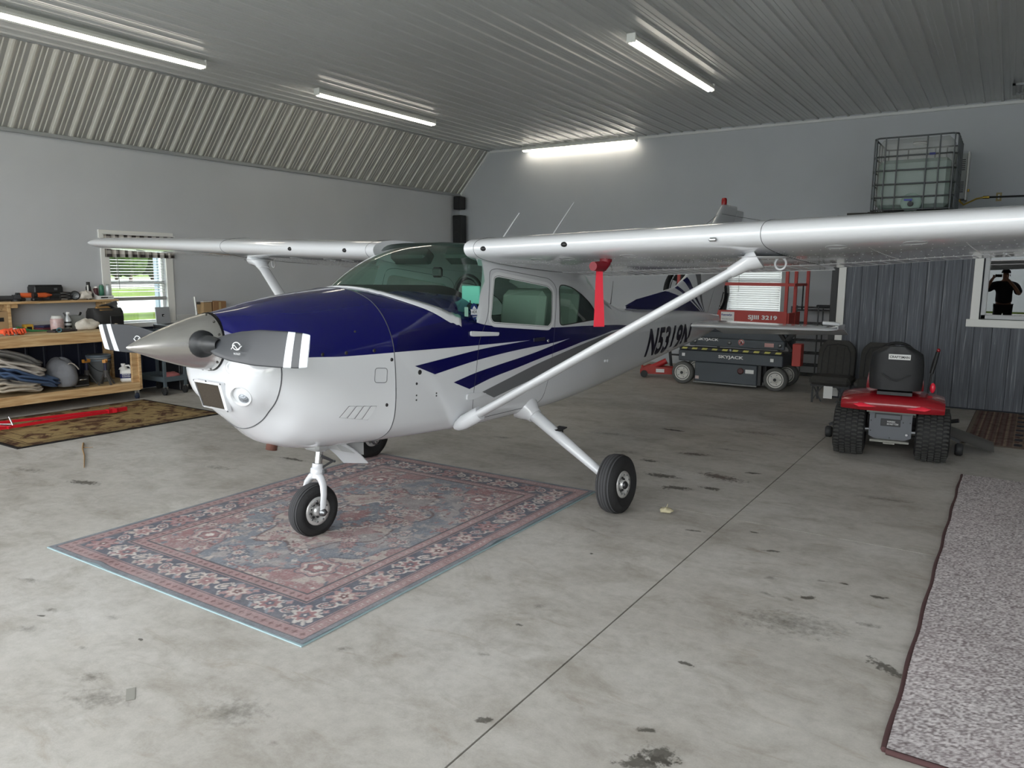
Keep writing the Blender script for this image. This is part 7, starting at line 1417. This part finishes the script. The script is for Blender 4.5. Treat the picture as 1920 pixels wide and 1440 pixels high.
E_ = [(0, 1), (1, 2), (2, 3), (3, 4), (4, 5), (5, 6), (0, 7), (7, 8), (8, 9), (9, 10), (0, 11), (11, 12), (12, 13), (13, 14), (3, 15), (15, 16), (16, 17), (17, 18), (3, 19), (19, 20), (20, 21), (21, 22)]
RR = [(.17, .12), (.16, .12), (.19, .13), (.14, .09), (.06, .06), (.085, .10), (.07, .08), .10, .07, .048, .04, .10, .07, .048, .04, .075, .052, .042, .032, .075, .052, .042, .032]
skinned('body', V, E_, RR, SKN, pp)
def sub_garment(name, idx, ex, m):
    mp_ = {i: k for k, i in enumerate(idx)}; v = [V[i] for i in idx]; e = [(mp_[a], mp_[b]) for a, b in E_ if a in mp_ and b in mp_]; r_ = [tuple(q+ex for q in RR[i]) if isinstance(RR[i], tuple) else RR[i]+ex for i in idx]; return skinned(name, v, e, r_, m, pp)
sub_garment('shirt', [0, 1, 2, 3, 15, 16, 19, 20], .045, SHT); sub_garment('trousers', [0, 7, 8, 9, 11, 12, 13], .03, TRS)
for s in (1, -1): MB().ell((s*.12, .05, .045), (.11, .29, .10), 14, 8).build('shoe', BK, pp)
MB().lathe([(.105, 0), (.105, .03), (.09, .075), (.05, .10), (0, .105)], (0, .03, 1.855), (0, 0, 1), 24).ell((0, .15, 1.862), (.17, .16, .018), 16, 6).build('cap', mat('dark_cap', (40, 42, 48), .9), pp)
MB().ell((0, .128, 1.80), (.03, .04, .045), 10, 8).build('nose', SKN, pp)
for s in (1, -1): MB().ell((s*.034, .118, 1.83), (.022, .012, .014), 10, 6).build('eye', mat('eye_dark', (40, 34, 30), .3), pp); MB().ell((s*.092, .03, 1.80), (.02, .04, .06), 10, 8).build('ear', SKN, pp)
MB().ell((0, .118, 1.755), (.05, .014, .016), 10, 6).build('mouth', mat('lip', (160, 100, 92), .5), pp)
def finger(b, base, pts, r_=.009): b.tube([Vector(base)+Vector(p) for p in pts], [r_, r_*.95, r_*.85, r_*.7], 8)
for hx_, s in ((-.0, 1), (-.27, -1)):
    b = MB().ell((hx_+s*.005, .30, 1.765), (.05, .05, .085), 12, 8)
    for k in range(4): z = 1.80-.021*k; b.tube([(hx_+s*.01, .30, z), (hx_+s*.018, .335, z), (hx_-s*.012, .352, z-.002), (hx_-s*.042+s*.004*abs(k-1), .350, z-.004)], [.0095, .009, .0085, .007], 8)
    b.tube([(hx_, .29, 1.745), (hx_-s*.02, .30, 1.735), (hx_-s*.045, .315, 1.748)], [.012, .011, .008], 8); b.build('hand', SKN, pp)
ph = thing('phone', 'dark phone held up sideways by the mirrored person', 'phone', (0, -.045, 1.787)); MB().box((.035, 0, 0), (.155, .009, .074), bev=.004).build('case', BK, ph)
MB().box((.035, -.0055, 0), (.146, .001, .067)).build('screen', mat('phone_screen', (40, 44, 50), .1), ph); MB().cyl((0, .004, .018), (0, .006, .018), .008, n=12).cyl((0, .004, -.005), (0, .006, -.005), .008, n=12).build('lens', mat('lens_black', (14, 14, 16), .1), ph)
